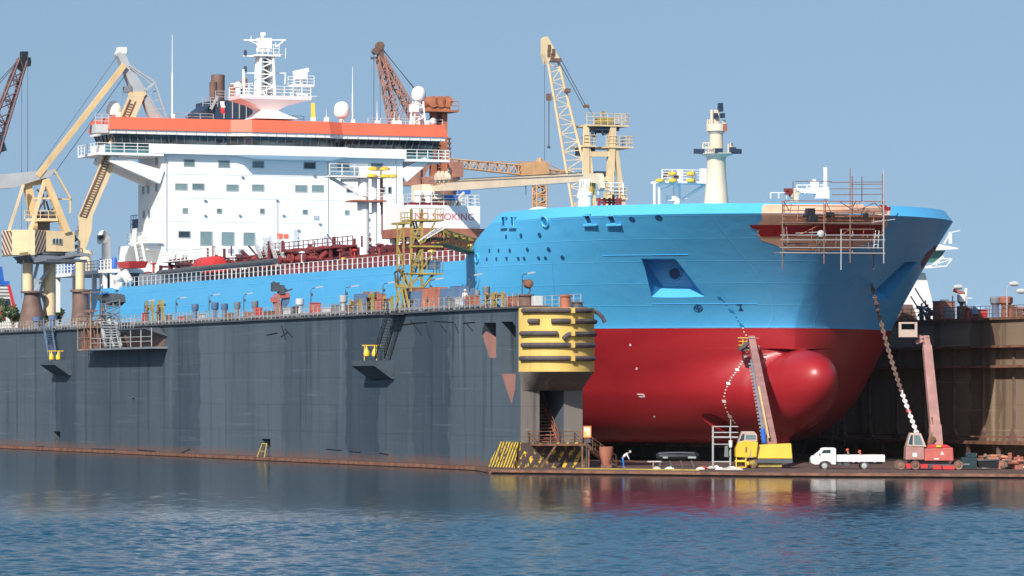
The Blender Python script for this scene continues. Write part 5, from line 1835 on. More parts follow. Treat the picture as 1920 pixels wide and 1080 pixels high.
def build_fore():
    # foremast
    um = 29.4
    g = lambda x, y: P(x, y, u=um)
    D = 362.7 + 32 * S + um * C
    px = D / F
    c = (g(1343, 300)[0], um, 0)
    prof = [(24, 384), (22.5, 378), (18.5, 330), (17.5, 297), (19, 294), (34, 289), (34, 288), (13, 287.5), (12.5, 252), (17, 246), (19, 246), (19, 233), (17.5, 233), (17.5, 244), (5, 244)]
    mb = MB().lathe(c, [(r * px * (1 if r < 30 else .96), g(1343, y)[2]) for r, y in prof], 26)
    fm = part('foremast', mb, 'cream2', ship)
    mb = MB()
    for dx, y in ((-30, 270), (-24, 270), (22, 270), (29, 270)):
        mb.tube((c[0] + dx * px, um - .3, g(1343, 288)[2]), (c[0] + dx * px, um - .3, g(1343, y)[2]), .07, n=6)
    mb.rail([(c[0] - 31 * px, um - .4, g(1343, 288)[2]), (c[0] - 17 * px, um - 1.4, g(1343, 288)[2])], .95, .6, 2, .05)
    mb.rail([(c[0] + 18 * px, um - 1.2, g(1343, 288)[2]), (c[0] + 31 * px, um - .3, g(1343, 288)[2])], .95, .6, 2, .05)
    for dx in (-9, -1, 3):
        mb.tube((c[0] + dx * px, um, g(1343, 246)[2]), (c[0] + dx * px, um, g(1343, 206)[2]), .16, n=7)
    for dx in (-18, -14, 14, 18):
        mb.tube((c[0] + dx * px, um, g(1343, 236)[2]), (c[0] + dx * px, um, g(1343, 224)[2]), .07, n=6)
    part('mast_fitting', mb, 'cream2', fm)
    mb = MB()
    for x, y, w in ((1309, 284, .9), (1335, 284, .8), (1363, 282, .5), (1378, 284, 1.0), (1349, 198, .35), (1349, 205, .4), (1340, 217, .3), (1353, 217, .3)):
        q = g(x, y)
        mb.cbox((q[0], um - 1.3 if 1320 < x < 1370 and y > 250 else um - .2, q[2]), (w, .5, .45))
    part('signal_lamp', mb, 'navy', fm)
    mb = MB().cbox((c[0] + 10 * px, um - .86, g(1343, 240)[2]), (.45, .1, .7))
    part('access_plate', mb, 'redbrown', fm)
    # platform with lamps beside the mast
    ur = 34.0
    h = lambda x, y: P(x, y, u=ur)
    zp = h(1280, 341)[2]
    mb = MB()
    mb.box((h(1228, 0)[0], ur - 1.5, zp - .2), (h(1325, 0)[0], ur + 1.0, zp))
    pl = part('lamp_platform', mb, 'white', ship)
    mb = MB()
    mb.rail([(h(1230, 0)[0], ur - 1.45, zp), (h(1324, 0)[0], ur - 1.45, zp)], 1.05, 1.1, 4, .04, .06)
    mb.cbox((h(1319, 0)[0], ur, zp + .65), (.6, .5, 1.3)).cbox((h(1273, 0)[0], ur, zp + .6), (.3, .3, 1.2))
    part('platform_rail', mb, 'white', pl)
    mb = MB()
    mb.lathe((h(1269, 0)[0], ur, 23.0), [(.36, 0), (.36, zp - 23.2)], 14)
    for x in (1227, 1236):
        mb.tube((h(x, 0)[0], ur, 23.0), (h(x, 0)[0], ur, zp), .13, n=8)
    mb.bar(h(1280, 374), h(1322, 346), .25)
    mb.cbox((h(1258, 0)[0], ur, h(1280, 372)[2]), (.8, .6, .5)).bar(h(1240, 356), h(1262, 345), .12)
    part('platform_leg', mb, 'white', pl)
    for x, y in ((1224, 340), (1248, 327), (1248, 340), (1282, 327), (1282, 340)):
        q = h(x, y)
        mb = MB().lathe((q[0], ur - 1.6, q[2]), [(.15, -.18), (.42, -.1), (.45, .1), (.15, .2)], 10)
        part('flood_lamp', mb, 'lampyellow', pl)
    mb = MB()
    for x, y in ((1238, 332), (1260, 333), (1242, 326)):
        q = h(x, y)
        mb.cbox((q[0], ur - 1.0, q[2]), (.4, .3, .35))
    part('lamp_bracket', mb, 'brown', pl)
    # forecastle rails
    mb = MB()
    mb.rail([(P(1170, 385, u=36)[0], 36, 23.3), (P(1232, 385, u=33)[0], 33, 23.3)], 1.15, 1.4, 2, .045, .06)
    mb.box((P(1362, 380, u=20)[0], 20, 23.55), (P(1396, 380, u=20)[0], 21, 24.0))
    part('forecastle_railing', mb, 'white', ship)
    # windlass gear at the very bow
    uw = 9.0
    w = lambda x, y: P(x, y, u=uw)
    mb = MB()
    mb.tube((w(1548, 0)[0], uw, 23), (w(1548, 0)[0], uw, w(1548, 314)[2]), .19, n=10)
    part('jackstaff', mb, 'white', ship)
    mb = MB()
    mb.bar(w(1490, 357), w(1545, 360), .5, .4).bar(w(1505, 360), w(1530, 352), .4, .4)
    mb.tube(w(1527, 358), w(1527, 336), .16, n=8).cbox(w(1527, 347), (.6, .5, .7)).cbox(w(1540, 362), (1.2, .8, 1.0))
    mb.rail([w(1494, 366), w(1550, 366)], .9, 1.0, 2, .05)
    mb.rail([w(1445, 372), w(1475, 372)], .5, 1.0, 1, .05)
    part('windlass', mb, 'white', ship)
    mb = MB()
    mb.bar(w(1486, 372), w(1494, 357), .5, .6)
    mb.cbox(w(1490, 370), (.5, .6, .8))
    part('anchor_stopper', mb, 'cream2', ship)
    mb = MB()
    for x, y in ((1476, 361), (1481, 357), (1484, 364), (1475, 357)):
        mb.cbox(w(x, y), (.4, .4, .35))
    part('windlass_motor', mb, 'deckred', ship)
build_deck()
build_fore()
# ================================================================== cranes
def crane_cream():
    """level-luffing portal crane on the near wing wall"""
    u = 161.0
    g = lambda x, y, du=0.0: P(x, y, u=u + du)
    t = T('portal_crane', 'cream level luffing portal crane with striped house at the left', 'crane', (2.9, u, ZT))
    def pr(pts, du0, du1):
        return MB().prism([g(x, y, du0) for x, y in pts], (0, du1 - du0, 0))
    # portal legs on heavy conical feet
    m = g(60, 560)
    r = g(70, 560)[0] - m[0]
    def leg(x, yt, yb, rad, mat, name, du=0.0, flare=1.0):
        a, b = g(x, yt, du), g(x, yb, du)
        mb = MB().lathe((a[0], u + du, 0), [(rad * flare, ZT + .16 if yb > 600 else b[2]), (rad, (a[2] + b[2]) / 2), (rad, a[2])], 16)
        return part(name, mb, mat, t)
    mb = MB()
    a = g(60, 550)
    zz = lambda y: g(60, y)[2]
    mb.lathe((a[0], u, 0), [(1.75, ZT + .16), (1.35, zz(585)), (.95, zz(556)), (.95, zz(550)), (1.4, zz(549)), (1.4, zz(546)), (.6, zz(545))], 18)
    part('crane_foot', mb, 'brown', t)
    mb = MB()
    a = g(129, 560)
    zz2 = lambda y: g(129, y)[2]
    mb.lathe((a[0], u - 5, 0), [(1.3, ZT + .16), (1.05, zz2(590)), (.9, zz2(550)), (1.25, zz2(549)), (1.25, zz2(545)), (.5, zz2(544))], 18)
    part('crane_foot', mb, 'brown', t)
    leg(52, 488, 547, .62, 'cream3', 'portal_leg')
    leg(93, 488, 592, .75, 'cream3', 'portal_leg', 1.0)
    leg(150, 492, 548, .55, 'cream3', 'portal_leg', -4.0)
    mb = MB()
    mb.bar(g(92, 505), g(62, 545), .35).bar(g(72, 490), g(60, 540), .3).bar(g(85, 510, 1), g(66, 590, 1), .3).bar(g(75, 545, 1), g(92, 590, 1), .25).bar(g(68, 555, 1), g(88, 555, 1), .25)
    part('portal_brace', mb, 'lgrey', t)
    mb = MB()
    zb0, zb1 = g(80, 493)[2], g(80, 487)[2]
    mb.box((g(44, 490)[0], u - 3, zb0), (g(150, 490)[0], u + 3, zb1))
    mb.lathe((g(85, 487)[0], u, zb1), [(2.6, 0), (2.6, .5), (2.9, .55), (2.9, .8)], 20)
    part('portal_ring', mb, 'dgrey', t)
    # machinery house with corner stripes
    z0, z1 = g(70, 480)[2], g(70, 433)[2]
    x = lambda q: g(q, 450)[0]
    mb = MB()
    pl = [(x(6), u + .5), (x(12), u - 2.6), (x(50), u - 3.6), (x(76), u - 2.2), (x(132), u - 1.8), (x(132), u + 4), (x(20), u + 4)]
    mb.loft([[(a, b, z0 + (.5 if a > x(70) else 0)) for a, b in pl], [(a, b, z1 - (.15 if a > x(80) else 0)) for a, b in pl]])
    hs = part('crane_house', mb, 'cream3', t, smooth=False)
    mb = MB()
    wstripe = stripes('brown_cream_stripes', (0.72, 0.60, 0.44), (0.16, 0.06, 0.05), -0.75, 0.62, 'BOTH')
    for (i, j) in ((2, 3), (0, 1)):
        a, b = Vector((pl[i][0], pl[i][1], 0)), Vector((pl[j][0], pl[j][1], 0))
        d = (b - a).normalized()
        n = Vector((d.y, -d.x, 0)) * .03
        q = [a + n + Vector((0, 0, z0 + .06)), b + n + Vector((0, 0, z0 + (.55 if i == 2 else .06))), b + n + Vector((0, 0, z1 - .1)), a + n + Vector((0, 0, z1 - .06))]
        part('warning_stripe', MB().prism(q, n * .5), wstripe, hs, smooth=False)
    mb = MB().hexa([(x(50), u - 3.4, z0 - .9), (x(120), u - 1.5, z0 - .9), (x(120), u + 3, z0 - .9), (x(50), u + 3, z0 - .9), (x(40), u - 3.5, z0 - .003), (x(138), u - 2.0, z0 - .003), (x(138), u + 4, z0 - .003), (x(40), u + 4, z0 - .003)])
    mb.box((x(78), u - 2.2, z0 - .001 + .003), (x(158), u + 4, z0 + .35))
    part('slew_platform', mb, 'mgrey', t, smooth=False)
    mb = MB()
    a, b = g(97, 458, -1.9), g(115, 447, -1.9)
    mb.box((a[0], u - 2.15, a[2]), (b[0], u - 1.98, b[2]))
    wf = part('window', mb, 'winframe', hs)
    mb = MB()
    for k in range(3):
        w = (b[0] - a[0]) / 3
        mb.box((a[0] + w * k + .08, u - 2.19, a[2] + .08), (a[0] + w * (k + 1) - .08, u - 2.152, b[2] - .08))
    part('pane', mb, 'glass_dark', wf)
    mb = MB()
    mb.hexa([g(38, 480, -4.2), g(52, 478, -4.2), g(52, 478, -3.6), g(38, 480, -3.6), g(36, 474, -4.4), g(54, 472, -4.4), g(54, 472, -3.6), g(36, 474, -3.6)])
    part('house_bracket', mb, 'cream', t)
    # A-frame
    mb = MB()
    for du in (-1.6, 2.2):
        mb.bar(g(16, 434, du), g(44, 346, du), .3).bar(g(56, 434, du), g(84, 338, du), .42)
        mb.bar(g(48, 412, du), g(108, 412, du), .3).bar(g(62, 372, du), g(98, 372, du), .22)
    part('frame_strut', mb, 'cream3', t)
    for du in (-1.7, 2.3):
        mb = MB().bar(g(125, 436, du), g(86, 336, du), 1.05, .8, .65, .7)
        part('frame_leg', mb, 'cream', t)
    mb = MB().bar(g(42, 346), g(86, 339), .9, .7).box((g(66, 0)[0], u - 1.6, g(70, 416)[2]), (g(104, 0)[0], u + 2.2, g(70, 410)[2]))
    mb.rail([g(46, 411, -1.7), g(106, 411, -1.7)], 1.0, 1.0, 2, .05)
    part('frame_head', mb, 'cream', t)
    mb = MB()
    mb.cbox(g(86, 405, .3), (2.0, 2.5, .9)).cbox(g(80, 425, .3), (1.4, 1.4, 1.2))
    for k in range(8):
        mb.bar(g(random.uniform(66, 100), random.uniform(350, 405)), g(random.uniform(66, 110), random.uniform(350, 405)), .18)
    part('luffing_gear', mb, 'dgrey', t)
    mb = MB()
    mb.bar(g(52, 350), g(63, 405), .9, .8).bar(g(63, 405), g(66, 433), .6)
    part('luffing_screw', mb, 'cream', t)
    # tail counterweight
    mb = MB()
    q = [(-60, 332), (70, 321), (104, 317), (96, 330), (25, 352), (-60, 358)]
    mb.prism([g(a, b, -1.0) for a, b in q], (0, 2.4, 0))
    part('counterweight', mb, 'lgrey', t, smooth=False)
    mb = MB()
    for du in (-1.0, 1.0):
        mb.bar(g(101, 318, du), g(132, 372, du), .22)
    mb.bar(g(106, 373), g(134, 374), .18).tube(g(132, 372), g(132, 400), .12)
    part('tie_rod', mb, 'cream', t)
    # main boom: knee, column, head
    def boom(xa, ya, wa, xb, yb, wb, dep=1.5):
        return [g(xa - wa / 2, ya, -dep / 2), g(xa + wa / 2, ya, -dep / 2), g(xa + wa / 2, ya, dep / 2), g(xa - wa / 2, ya, dep / 2)], [g(xb - wb / 2, yb, -dep / 2), g(xb + wb / 2, yb, -dep / 2), g(xb + wb / 2, yb, dep / 2), g(xb - wb / 2, yb, dep / 2)]
    mb = MB()
    r0, r1 = boom(151, 476, 14, 160, 432, 24)
    r2, r3 = boom(160, 405, 27, 255, 182, 31)
    mb.loft([r0, r1, r2, r3])
    mb.loft([boom(255, 181.5, 31, 258, 172, 34)[0], boom(255, 181, 31, 258, 172, 36)[1]])
    bm_ = part('main_boom', mb, 'cream3', t, smooth=False)
    mb = MB()
    for k in range(46):
        f = k / 46
        xx, yy = 150 + (243 - 150) * f, 405 + (190 - 405) * f
        mb.bar(g(xx + 1, yy, -.80), g(xx + 11, yy + 2, -.80), .1, .1)
    mb.bar(g(150, 405, -.82), g(244, 186, -.82), .14).bar(g(161, 408, -.82), g(254, 190, -.82), .1)
    part('boom_ladder', mb, 'brown', bm_)
    mb = MB()
    for k in range(22):
        f = k / 22
        a = (128 + 28 * f + random.uniform(-3, 3), 472 - 70 * f)
        mb.bar(g(a[0], a[1], -.6), g(a[0] + random.uniform(6, 16), a[1] - random.uniform(2, 12), -.6), .16)
    mb.rail([g(112, 478, -1.2), g(150, 478, -1.2)], 1.2, .9, 3, .05)
    part('boom_foot', mb, 'mgrey', t)
    # fly jib and stays
    mb = MB()
    def wedge(pts, d0, d1):
        return MB().prism([g(a, b, d0) for a, b in pts], (0, d1 - d0, 0))
    w1 = wedge([(220, 100), (224, 97), (236, 103), (246, 125), (276, 172), (250, 172)], -.7, .7)
    jib = part('fly_jib', w1, 'lgrey', t, smooth=False)
    w2 = wedge([(268, 184), (276, 178), (306, 222), (312, 262), (298, 252), (282, 224)], -.5, .5)
    part('jib_tail', w2, 'lgrey', jib, smooth=False)
    mb = MB()
    for du in (-.9, .9):
        mb.bar(g(242, 122, du), g(290, 154, du), .2).bar(g(272, 170, du), g(290, 155, du), .25).bar(g(290, 155, du), g(316, 236, du), .2).bar(g(276, 176, du), g(303, 222, du), .15).bar(g(243, 126, du), g(286, 160, du), .12)
    mb.bar(g(280, 175), g(295, 170), .1).bar(g(284, 190), g(300, 186), .1).bar(g(292, 204), g(306, 204), .1)
    part('jib_stay', mb, 'lgrey', jib)
    mb = MB()
    q = g(228, 95)
    mb.cbox(q, (1.0, 1.2, .8)).bar(g(222, 99), g(236, 90), .25).bar(g(228, 93), g(240, 100), .15)
    mb.lathe(g(222, 101), [(.4, -.3), (.4, .3)], 12, axis='y')
    part('jib_head', mb, 'white2', jib)
    mb = MB().cbox(g(239, 168), (.9, .9, .7))
    mb.rail([g(230, 185, -.9), g(246, 172, -.9)], .8, .7, 2, .04)
    part('boom_lamp', mb, 'mgrey', bm_)
    mb = MB()
    for du in (-.8,):
        mb.bar(g(70, 331, du), g(233, 122, du), .62, .62)
    part('link_rod', mb, 'cream', t)
    mb = MB()
    mb.tube(g(222, 102), g(70, 318), .035, n=4)
    mb.tube(g(246, 125), g(100, 328), .035, n=4)
    mb.tube(g(40, 320), g(40, 345), .03, n=4).tube(g(52, 100), g(52, 320), .03, n=4)
    part('hoist_wire', mb, 'cable', t)
crane_cream()

def lattice_boom(g, pa, pb, ha, hb, wa, wb, n, r, mat, t, name='lattice_jib', tip=None):
    """lattice jib between two photo points; ha, hb depth of the lattice across the picture in metres"""
    mb = MB().truss(g(*pa), g(*pb), wa, ha, wb, hb, n, r, r * .55, side=(0, 1, 0))
    return part(name, mb, mat, t)

def crane_dark():
    u = 240.0
    g = lambda x, y, du=0.0: P(x, y, u=u + du)
    t = T('lattice_crane', 'dark red lattice jib crane cut off by the left edge', 'crane', (P(-60, 560, u=u)[0], u, 2))
    j = lattice_boom(g, (-66, 420), (42, 112), 3.2, 1.1, 2.2, 1.2, 16, .17, M['crane_dark'], t)
    mb = MB()
    q = g(45, 103)
    mb.cbox(q, (.9, 1.2, .9)).cbox(g(46, 116), (1.5, 1.2, 1.2)).bar(g(36, 130), g(47, 112), 1.0, .9)
    mb.lathe(g(50, 116), [(.6, -.3), (.6, .3)], 12, axis='y')
    part('jib_head', mb, 'black', j)
    mb = MB()
    mb.tube(g(36, 112), g(-70, 240), .06, n=4).tube(g(38, 108), g(-60, 215), .06, n=4).tube(g(52, 122), g(51, 560), .035, n=4).tube(g(41, 122), g(40, 560), .03, n=4)
    part('hoist_wire', mb, 'cable', t)
    mb = MB().bar(g(-8, 250), g(3, 285), 1.6, 1.2)
    part('jib_weight', mb, 'navy', j)
    mb = MB()
    a, b = g(-60, 430), g(-60, 600)
    mb.truss((a[0], a[1], 2), a, 4, 4, 3, 3, 6, .25, .15, side=(0, 1, 0))
    mb.cbox(g(-66, 430), (6, 5, 4))
    part('crane_tower', mb, M['crane_dark'], t)
M['crane_dark'] = paint('dark_purple_red_crane_paint', (0.14, 0.08, 0.085), 0.6, 0.2, 0.5, rust=0.15, streak=0.2)
crane_dark()

def crane_red():
    """rust coloured lattice crane on the far wing wall"""
    u = 182.0
    g = lambda x, y, du=0.0: P(x, y, u=u + du)
    t = T('lattice_crane', 'rusty red lattice jib crane rising behind the white bridge', 'crane', (61.5, u, ZT))
    j = lattice_boom(g, (757, 330), (713, 105), 1.0, .8, 1.6, 1.0, 16, .12, M['orange_rust2'], t)
    mb = MB().truss(g(800, 262), g(716, 108), 1.6, 1.0, 1.0, .6, 14, .11, .07, side=(0, 1, 0))
    part('lattice_jib', mb, M['orange_rust2'], j)
    mb = MB()
    for k in range(9):
        f = k / 9
        a = (716 + 36 * f, 130 + 180 * f)
        b = (722 + 60 * f, 118 + 112 * f)
        mb.bar(g(*a), g(*b), .1).bar(g(*a), g(b[0] + 7, b[1] + 13), .08)
    part('jib_lacing', mb, M['orange_rust2'], j)
    mb = MB()
    mb.lathe(g(712, 86), [(.55, -.4), (.55, .4)], 14, axis='y').lathe(g(704, 96), [(.45, -.4), (.45, .4)], 14, axis='y')
    mb.bar(g(712, 84), g(714, 112), .8, .6)
    part('jib_head', mb, 'brown', j)
    mb = MB()
    mb.tube(g(701, 98), g(701, 330), .045, n=4).cbox(g(699, 109), (.5, .3, .3)).tube(g(716, 90), g(800, 196), .05, n=4).tube(g(718, 94), g(806, 200), .05, n=4)
    mb.tube(g(712, 100), g(714, 330), .03, n=4)
    part('hoist_wire', mb, 'cable', t)
    # tower: head drum, platform, twin columns, conical base
    mb = MB()
    z = lambda y: g(822, y)[2]
    x0, x1 = g(800, 200)[0], g(838, 200)[0]
    mb.cbox(((x0 + x1) / 2, u, z(197)), (x1 - x0, 2.6, z(187) - z(207)))
    for x in (805, 819, 832):
        mb.lathe(g(x, 192), [(.75, -1.5), (.75, 1.5)], 14, axis='y')
    part('winch_head', mb, 'orange_rust', t)
    mb = MB()
    mb.cbox(((x0 + x1) / 2 + .2, u, z(209)), (g(850, 0)[0] - g(790, 0)[0], 3.2, .25))
    mb.rail([(g(836, 0)[0], u - 1.6, z(208)), (g(852, 0)[0], u - 1.6, z(208))], 1.2, .9, 2, .05)
    part('head_platform', mb, 'orange_rust', t)
    mb = MB()
    for x in (812, 832):
        mb.bar((g(x, 0)[0], u, z(209)), (g(x, 0)[0], u, z(335)), .75, .75)
    for k in range(11):
        y = 215 + k * 11
        mb.bar((g(812, 0)[0], u, z(y)), (g(832, 0)[0], u, z(y)), .14).bar((g(812, 0)[0], u, z(y)), (g(832, 0)[0], u, z(y + 11)), .12)
    part('tower_column', mb, 'orange_rust', t)
    mb = MB().bar((g(822, 0)[0], u + .4, z(212)), (g(822, 0)[0], u + .4, z(335)), .7, .7)
    part('ladder_shaft', mb, 'black', t)
    mb = MB()
    mb.bar(g(812, 285), g(786, 335), .9, .7).bar(g(832, 285), g(856, 330), .9, .7)
    mb.lathe((g(822, 0)[0], u, 0), [(1.6, ZT - .02), (1.6, z(420)), (2.2, z(372)), (2.8, z(336)), (2.8, z(333)), (.4, z(331))], 20)
    part('crane_base', mb, M['orange_rust2'], t)
    part('counterweight', MB().cbox(g(856, 318), (1.4, 1.4, 2.0)), M['orange_rust2'], t)
    part('counterweight', MB().cbox(g(770, 330), (2.0, 2, 2.6)), M['orange_rust2'], t)
    mb = MB()
    for k in range(8):
        y = 260 + k * 9
        mb.cbox(g(842, y), (.5, .4, .25))
    mb.bar(g(842, 258), g(846, 335), .16)
    part('access_ladder', mb, 'brown', t)
M['orange_rust2'] = paint('faded_rust_pink_crane_paint', (0.38, 0.19, 0.14), 0.6, 0.22, 0.6, rust=0.2, streak=0.3)
crane_red()

def crane_pale():
    """pale lattice dock crane behind the forecastle"""
    u = 126.0
    g = lambda x, y, du=0.0: P(x, y, u=u + du)
    t = T('lattice_crane', 'pale cream lattice jib crane with platforms behind the forecastle', 'crane', (61.5, u, ZT))
    mb = MB()
    # jib of four chords: two edges seen, tapering to a plated head
    L0, R0, L1, R1 = (1076, 400), (1118, 400), (1028, 120), (1046, 112)
    for du in (-1.1, 1.1):
        mb.tube(g(*L0, du), g(*L1, du * .6), .17, n=7).tube(g(*R0, du), g(*R1, du * .6), .17, n=7)
    for k in range(17):
        f0, f1 = k / 17, (k + 1) / 17
        l = lambda f: (L0[0] + (L1[0] - L0[0]) * f, L0[1] + (L1[1] - L0[1]) * f)
        r = lambda f: (R0[0] + (R1[0] - R0[0]) * f, R0[1] + (R1[1] - R0[1]) * f)
        for du in (-1.0, 1.0):
            w = du * (1 - .4 * f0)
            mb.bar(g(*l(f0), w), g(*r(f0), w), .1)
            mb.bar(g(*(l(f0) if k % 2 else r(f0)), w), g(*(r(f1) if k % 2 else l(f1)), w), .1)
        mb.bar(g(*l(f0), -1 + .4 * f0), g(*l(f1), 1 - .4 * f1), .08).bar(g(*r(f0), 1 - .4 * f0), g(*r(f1), -1 + .4 * f1), .08)
    j = part('lattice_jib', mb, 'cream3', t)
    mb = MB()
    mb.prism([g(a, b, -.7) for a, b in ((1022, 72), (1027, 68), (1038, 88), (1050, 110), (1046, 116), (1032, 112), (1027, 120), (1022, 100))], (0, 1.4, 0))
    part('jib_head', mb, 'cream3', j, smooth=False)
    mb = MB()
    for x, y in ((1030, 90), (1038, 98), (1036, 106), (1029, 100)):
        part('jib_fitting', MB().cbox(g(x, y, -.75), (.35, .1, .8)), 'brown', j)
    for x, y, d, sz in ((1040, 113, -.6, (1.2, 1.4, .4)), (1064, 170, -1, (.6, .6, .5)), (1029, 182, -1, (.5, .5, .8))):
        part('jib_fitting', MB().cbox(g(x, y, d), sz), 'brown', j)
    mb = MB()
    mb.tube(g(1021, 80), g(1021, 300), .035, n=4).tube(g(1029, 185), g(1029, 275), .07, n=5).cbox(g(1029, 276), (.3, .3, .3))
    mb.tube(g(1050, 108), g(1098, 198), .05, n=4).tube(g(1048, 116), g(1096, 203), .05, n=4).tube(g(1102, 202), g(1120, 224), .04, n=4)
    part('hoist_wire', mb, 'cable', t)
    mb = MB().hexa([g(1093, 202, -.6), g(1106, 202, -.6), g(1106, 202, .6), g(1093, 202, .6), g(1095, 196, -.6), g(1104, 196, -.6), g(1104, 196, .6), g(1095, 196, .6)])
    part('equaliser_block', mb, 'rust', t)
    # machinery tower
    mb = MB()
    z = lambda y: g(1140, y)[2]
    def col_(x0, y0, x1, y1, w, w1, du=0):
        mb.bar(g(x0, y0, du), g(x1, y1, du), w, w, w1, w1)
    for du in (-1.6, 1.6):
        col_(1098, 400, 1099, 236, .8, .55, du)
        col_(1141, 400, 1148, 236, .75, .75, du)
        col_(1116, 395, 1103, 270, .35, .35, du)
        col_(1168, 385, 1150, 246, .5, .45, du)
        mb.bar(g(1098, 289, du), g(1146, 289, du), .5, .6).bar(g(1098, 336, du), g(1146, 336, du), .45, .45)
    mb.bar(g(1102, 289), g(1112, 335), .2)
    tw = part('crane_tower', mb, 'cream3', t)
    mb = MB()
    mb.cbox(g(1128, 240), (3.0, 3.6, .8)).cbox((g(1124, 0)[0], u - 1, z(246)), (1.8, 1.0, .6))
    mb.path([g(1110, 245, -1.6), g(1112, 255, -1.6), g(1116, 256, -1.6), g(1117, 246, -1.6)], .18, 7)
    mb.path([g(1128, 246, -1.6), g(1131, 252, -1.6), g(1136, 250, -1.6), g(1136, 243, -1.6)], .18, 7)
    mb.cbox(g(1097, 283), (1.2, 3.2, 1.0)).cbox(g(1128, 326), (2.4, 2.4, .5))
    part('winch', mb, 'navy', t)
    mb = MB()
    for (xa, xb, y, h) in ((1088, 1166, 236, 1.3), (1082, 1104, 275, 1.2), (1124, 1174, 276, 1.2), (1120, 1164, 372, 1.2)):
        mb.box((g(xa, 0)[0], u - 2.1, z(y) - .2), (g(xb, 0)[0], u + 2.1, z(y)))
        mb.rail([(g(xa, 0)[0], u - 2, z(y)), (g(xb, 0)[0], u - 2, z(y))], h, .9, 3, .045)
        mb.rail([(g(xb, 0)[0], u - 2, z(y)), (g(xb, 0)[0], u + 2, z(y))], h, .9, 3, .045)
        part('gallery', mb, 'cream3', tw)
        mb = MB()
    mb = MB().cbox(g(1132, 228), (1.6, 1.6, .8))
    mb.cbox(g(1131, 212), (.25, .25, .5)).tube(g(1131, 228), g(1131, 212), .06, n=5).tube(g(1150, 236), g(1151, 210), .04, n=5)
    part('beacon', mb, 'scafyellow', tw)
    mb = MB().box((g(1090, 0)[0], u - 4, ZT - .02), (g(1180, 0)[0], u + 4, ZT + 6))
    part('crane_portal', mb, 'cream3', t)
crane_pale()

def crane_tower():
    """hammerhead tower crane far off"""
    u = 420.0
    g = lambda x, y, du=0.0: P(x, y, u=u + du)
    t = T('tower_crane', 'small faded orange hammerhead tower crane far behind the ship', 'crane', (g(1012, 500)[0], u, 2))
    mb = MB().truss(g(1012, 560), g(1012, 330), 2.0, 2.0, 2.0, 2.0, 26, .2, .14, side=(0, 1, 0))
    part('lattice_mast', mb, 'towerorange', t)
    mb = MB()
    mb.truss(g(1005, 322), g(790, 300), 1.6, 1.9, 1.0, 1.3, 24, .14, .1, side=(0, 1, 0))
    mb.truss(g(1018, 322), g(1068, 326), 1.4, .9, 1.4, .8, 6, .2, .12, side=(0, 1, 0))
    part('lattice_jib', mb, 'towerorange', t)
    mb = MB().cbox(g(1012, 320), (3.0, 2.4, 3.4)).cbox(g(990, 318), (3.4, 2.2, 2.6)).lathe(g(1012, 306), [(.6, -1), (.8, 0), (.5, 1)], 8)
    part('slewing_head', mb, 'towerorange', t)
    mb = MB().tube(g(1020, 305), g(1060, 322), .08, n=4).tube(g(1008, 303), g(900, 303), .06, n=4)
    part('tie_rod', mb, 'towerorange', t)
crane_tower()
# ================================================================== on top of the near wing wall
ZW = ZT + 0.16
def top(x, v=2.5):
    """point of the wing wall top under photo column x"""
    q = P(x, 600, v=v)
    return (v, q[1], ZW)
def scale_at(p):
    return W(p).y / F

def street_lamp(x, v, ytop, label, headx):
    b = top(x, v)
    k = scale_at(b)
    t = T('street_lamp', label, 'lamp', b, group='lamps along the near dock wall')
    h = (735 - ytop) * k + CAMZ - ZW
    w = (headx - x) * k
    mb = MB().tube((b[0], b[1], ZW), (b[0], b[1], ZW + h * .86), .06, .045, n=8)
    mb.path([(b[0], b[1], ZW + h * .86), (b[0] + .1, b[1], ZW + h * .93), (b[0] + w * .5, b[1], ZW + h * .965)], .04, 7)
    mb.cbox((b[0], b[1], ZW + .12), (.3, .3, .24)).cbox((b[0] + .1, b[1] - .08, ZW + h * .74), (.16, .14, .28))
    part('post', mb, 'dgrey', t)
    mb = MB()
    mb.loft([[(b[0] + w * .4, b[1] - .1, ZW + h * .94), (b[0] + w * .4, b[1] + .1, ZW + h * .94), (b[0] + w * .4, b[1] + .1, ZW + h * .975), (b[0] + w * .4, b[1] - .1, ZW + h * .975)],
             [(b[0] + w * .75, b[1] - .16, ZW + h * .965), (b[0] + w * .75, b[1] + .16, ZW + h * .965), (b[0] + w * .75, b[1] + .14, ZW + h * 1.005), (b[0] + w * .75, b[1] - .14, ZW + h * 1.005)],
             [(b[0] + w * 1.05, b[1] - .12, ZW + h * .985), (b[0] + w * 1.05, b[1] + .12, ZW + h * .985), (b[0] + w * 1.05, b[1] + .1, ZW + h * 1.015), (b[0] + w * 1.05, b[1] - .1, ZW + h * 1.015)]])
    part('lamp_head', mb, 'lgrey', t)
    return t
for i, (x, yt, hx, lab) in enumerate(((271, 562, 290, 'street lamp farthest left on the near dock wall, beside a red box'),
                        (330, 557, 349, 'street lamp on the wall just right of the tall yellow pipe frames'),
                        (392, 551, 412, 'street lamp between two mushroom vents under the poop deck of the ship'),
                        (457, 549, 473, 'street lamp on the wall just left of the tapered guide post'),
                        (583, 537, 605, 'street lamp between the pale vent and the red hydrant box'),
                        (648, 535, 673, 'pale headed street lamp beside the rusty brown hood'),
                        (718, 528, 742, 'street lamp whose head reaches the yellow access tower'),
                        (806, 521, 832, 'street lamp behind the blue cabins beside the yellow access tower'),
                        (880, 513, 904, 'street lamp on the wall left of the two vents by the bumper'),
                        (979, 510, 1004, 'tall street lamp above the yellow bumper at the dock corner'))):
    street_lamp(x, 3.4, yt, lab, hx)

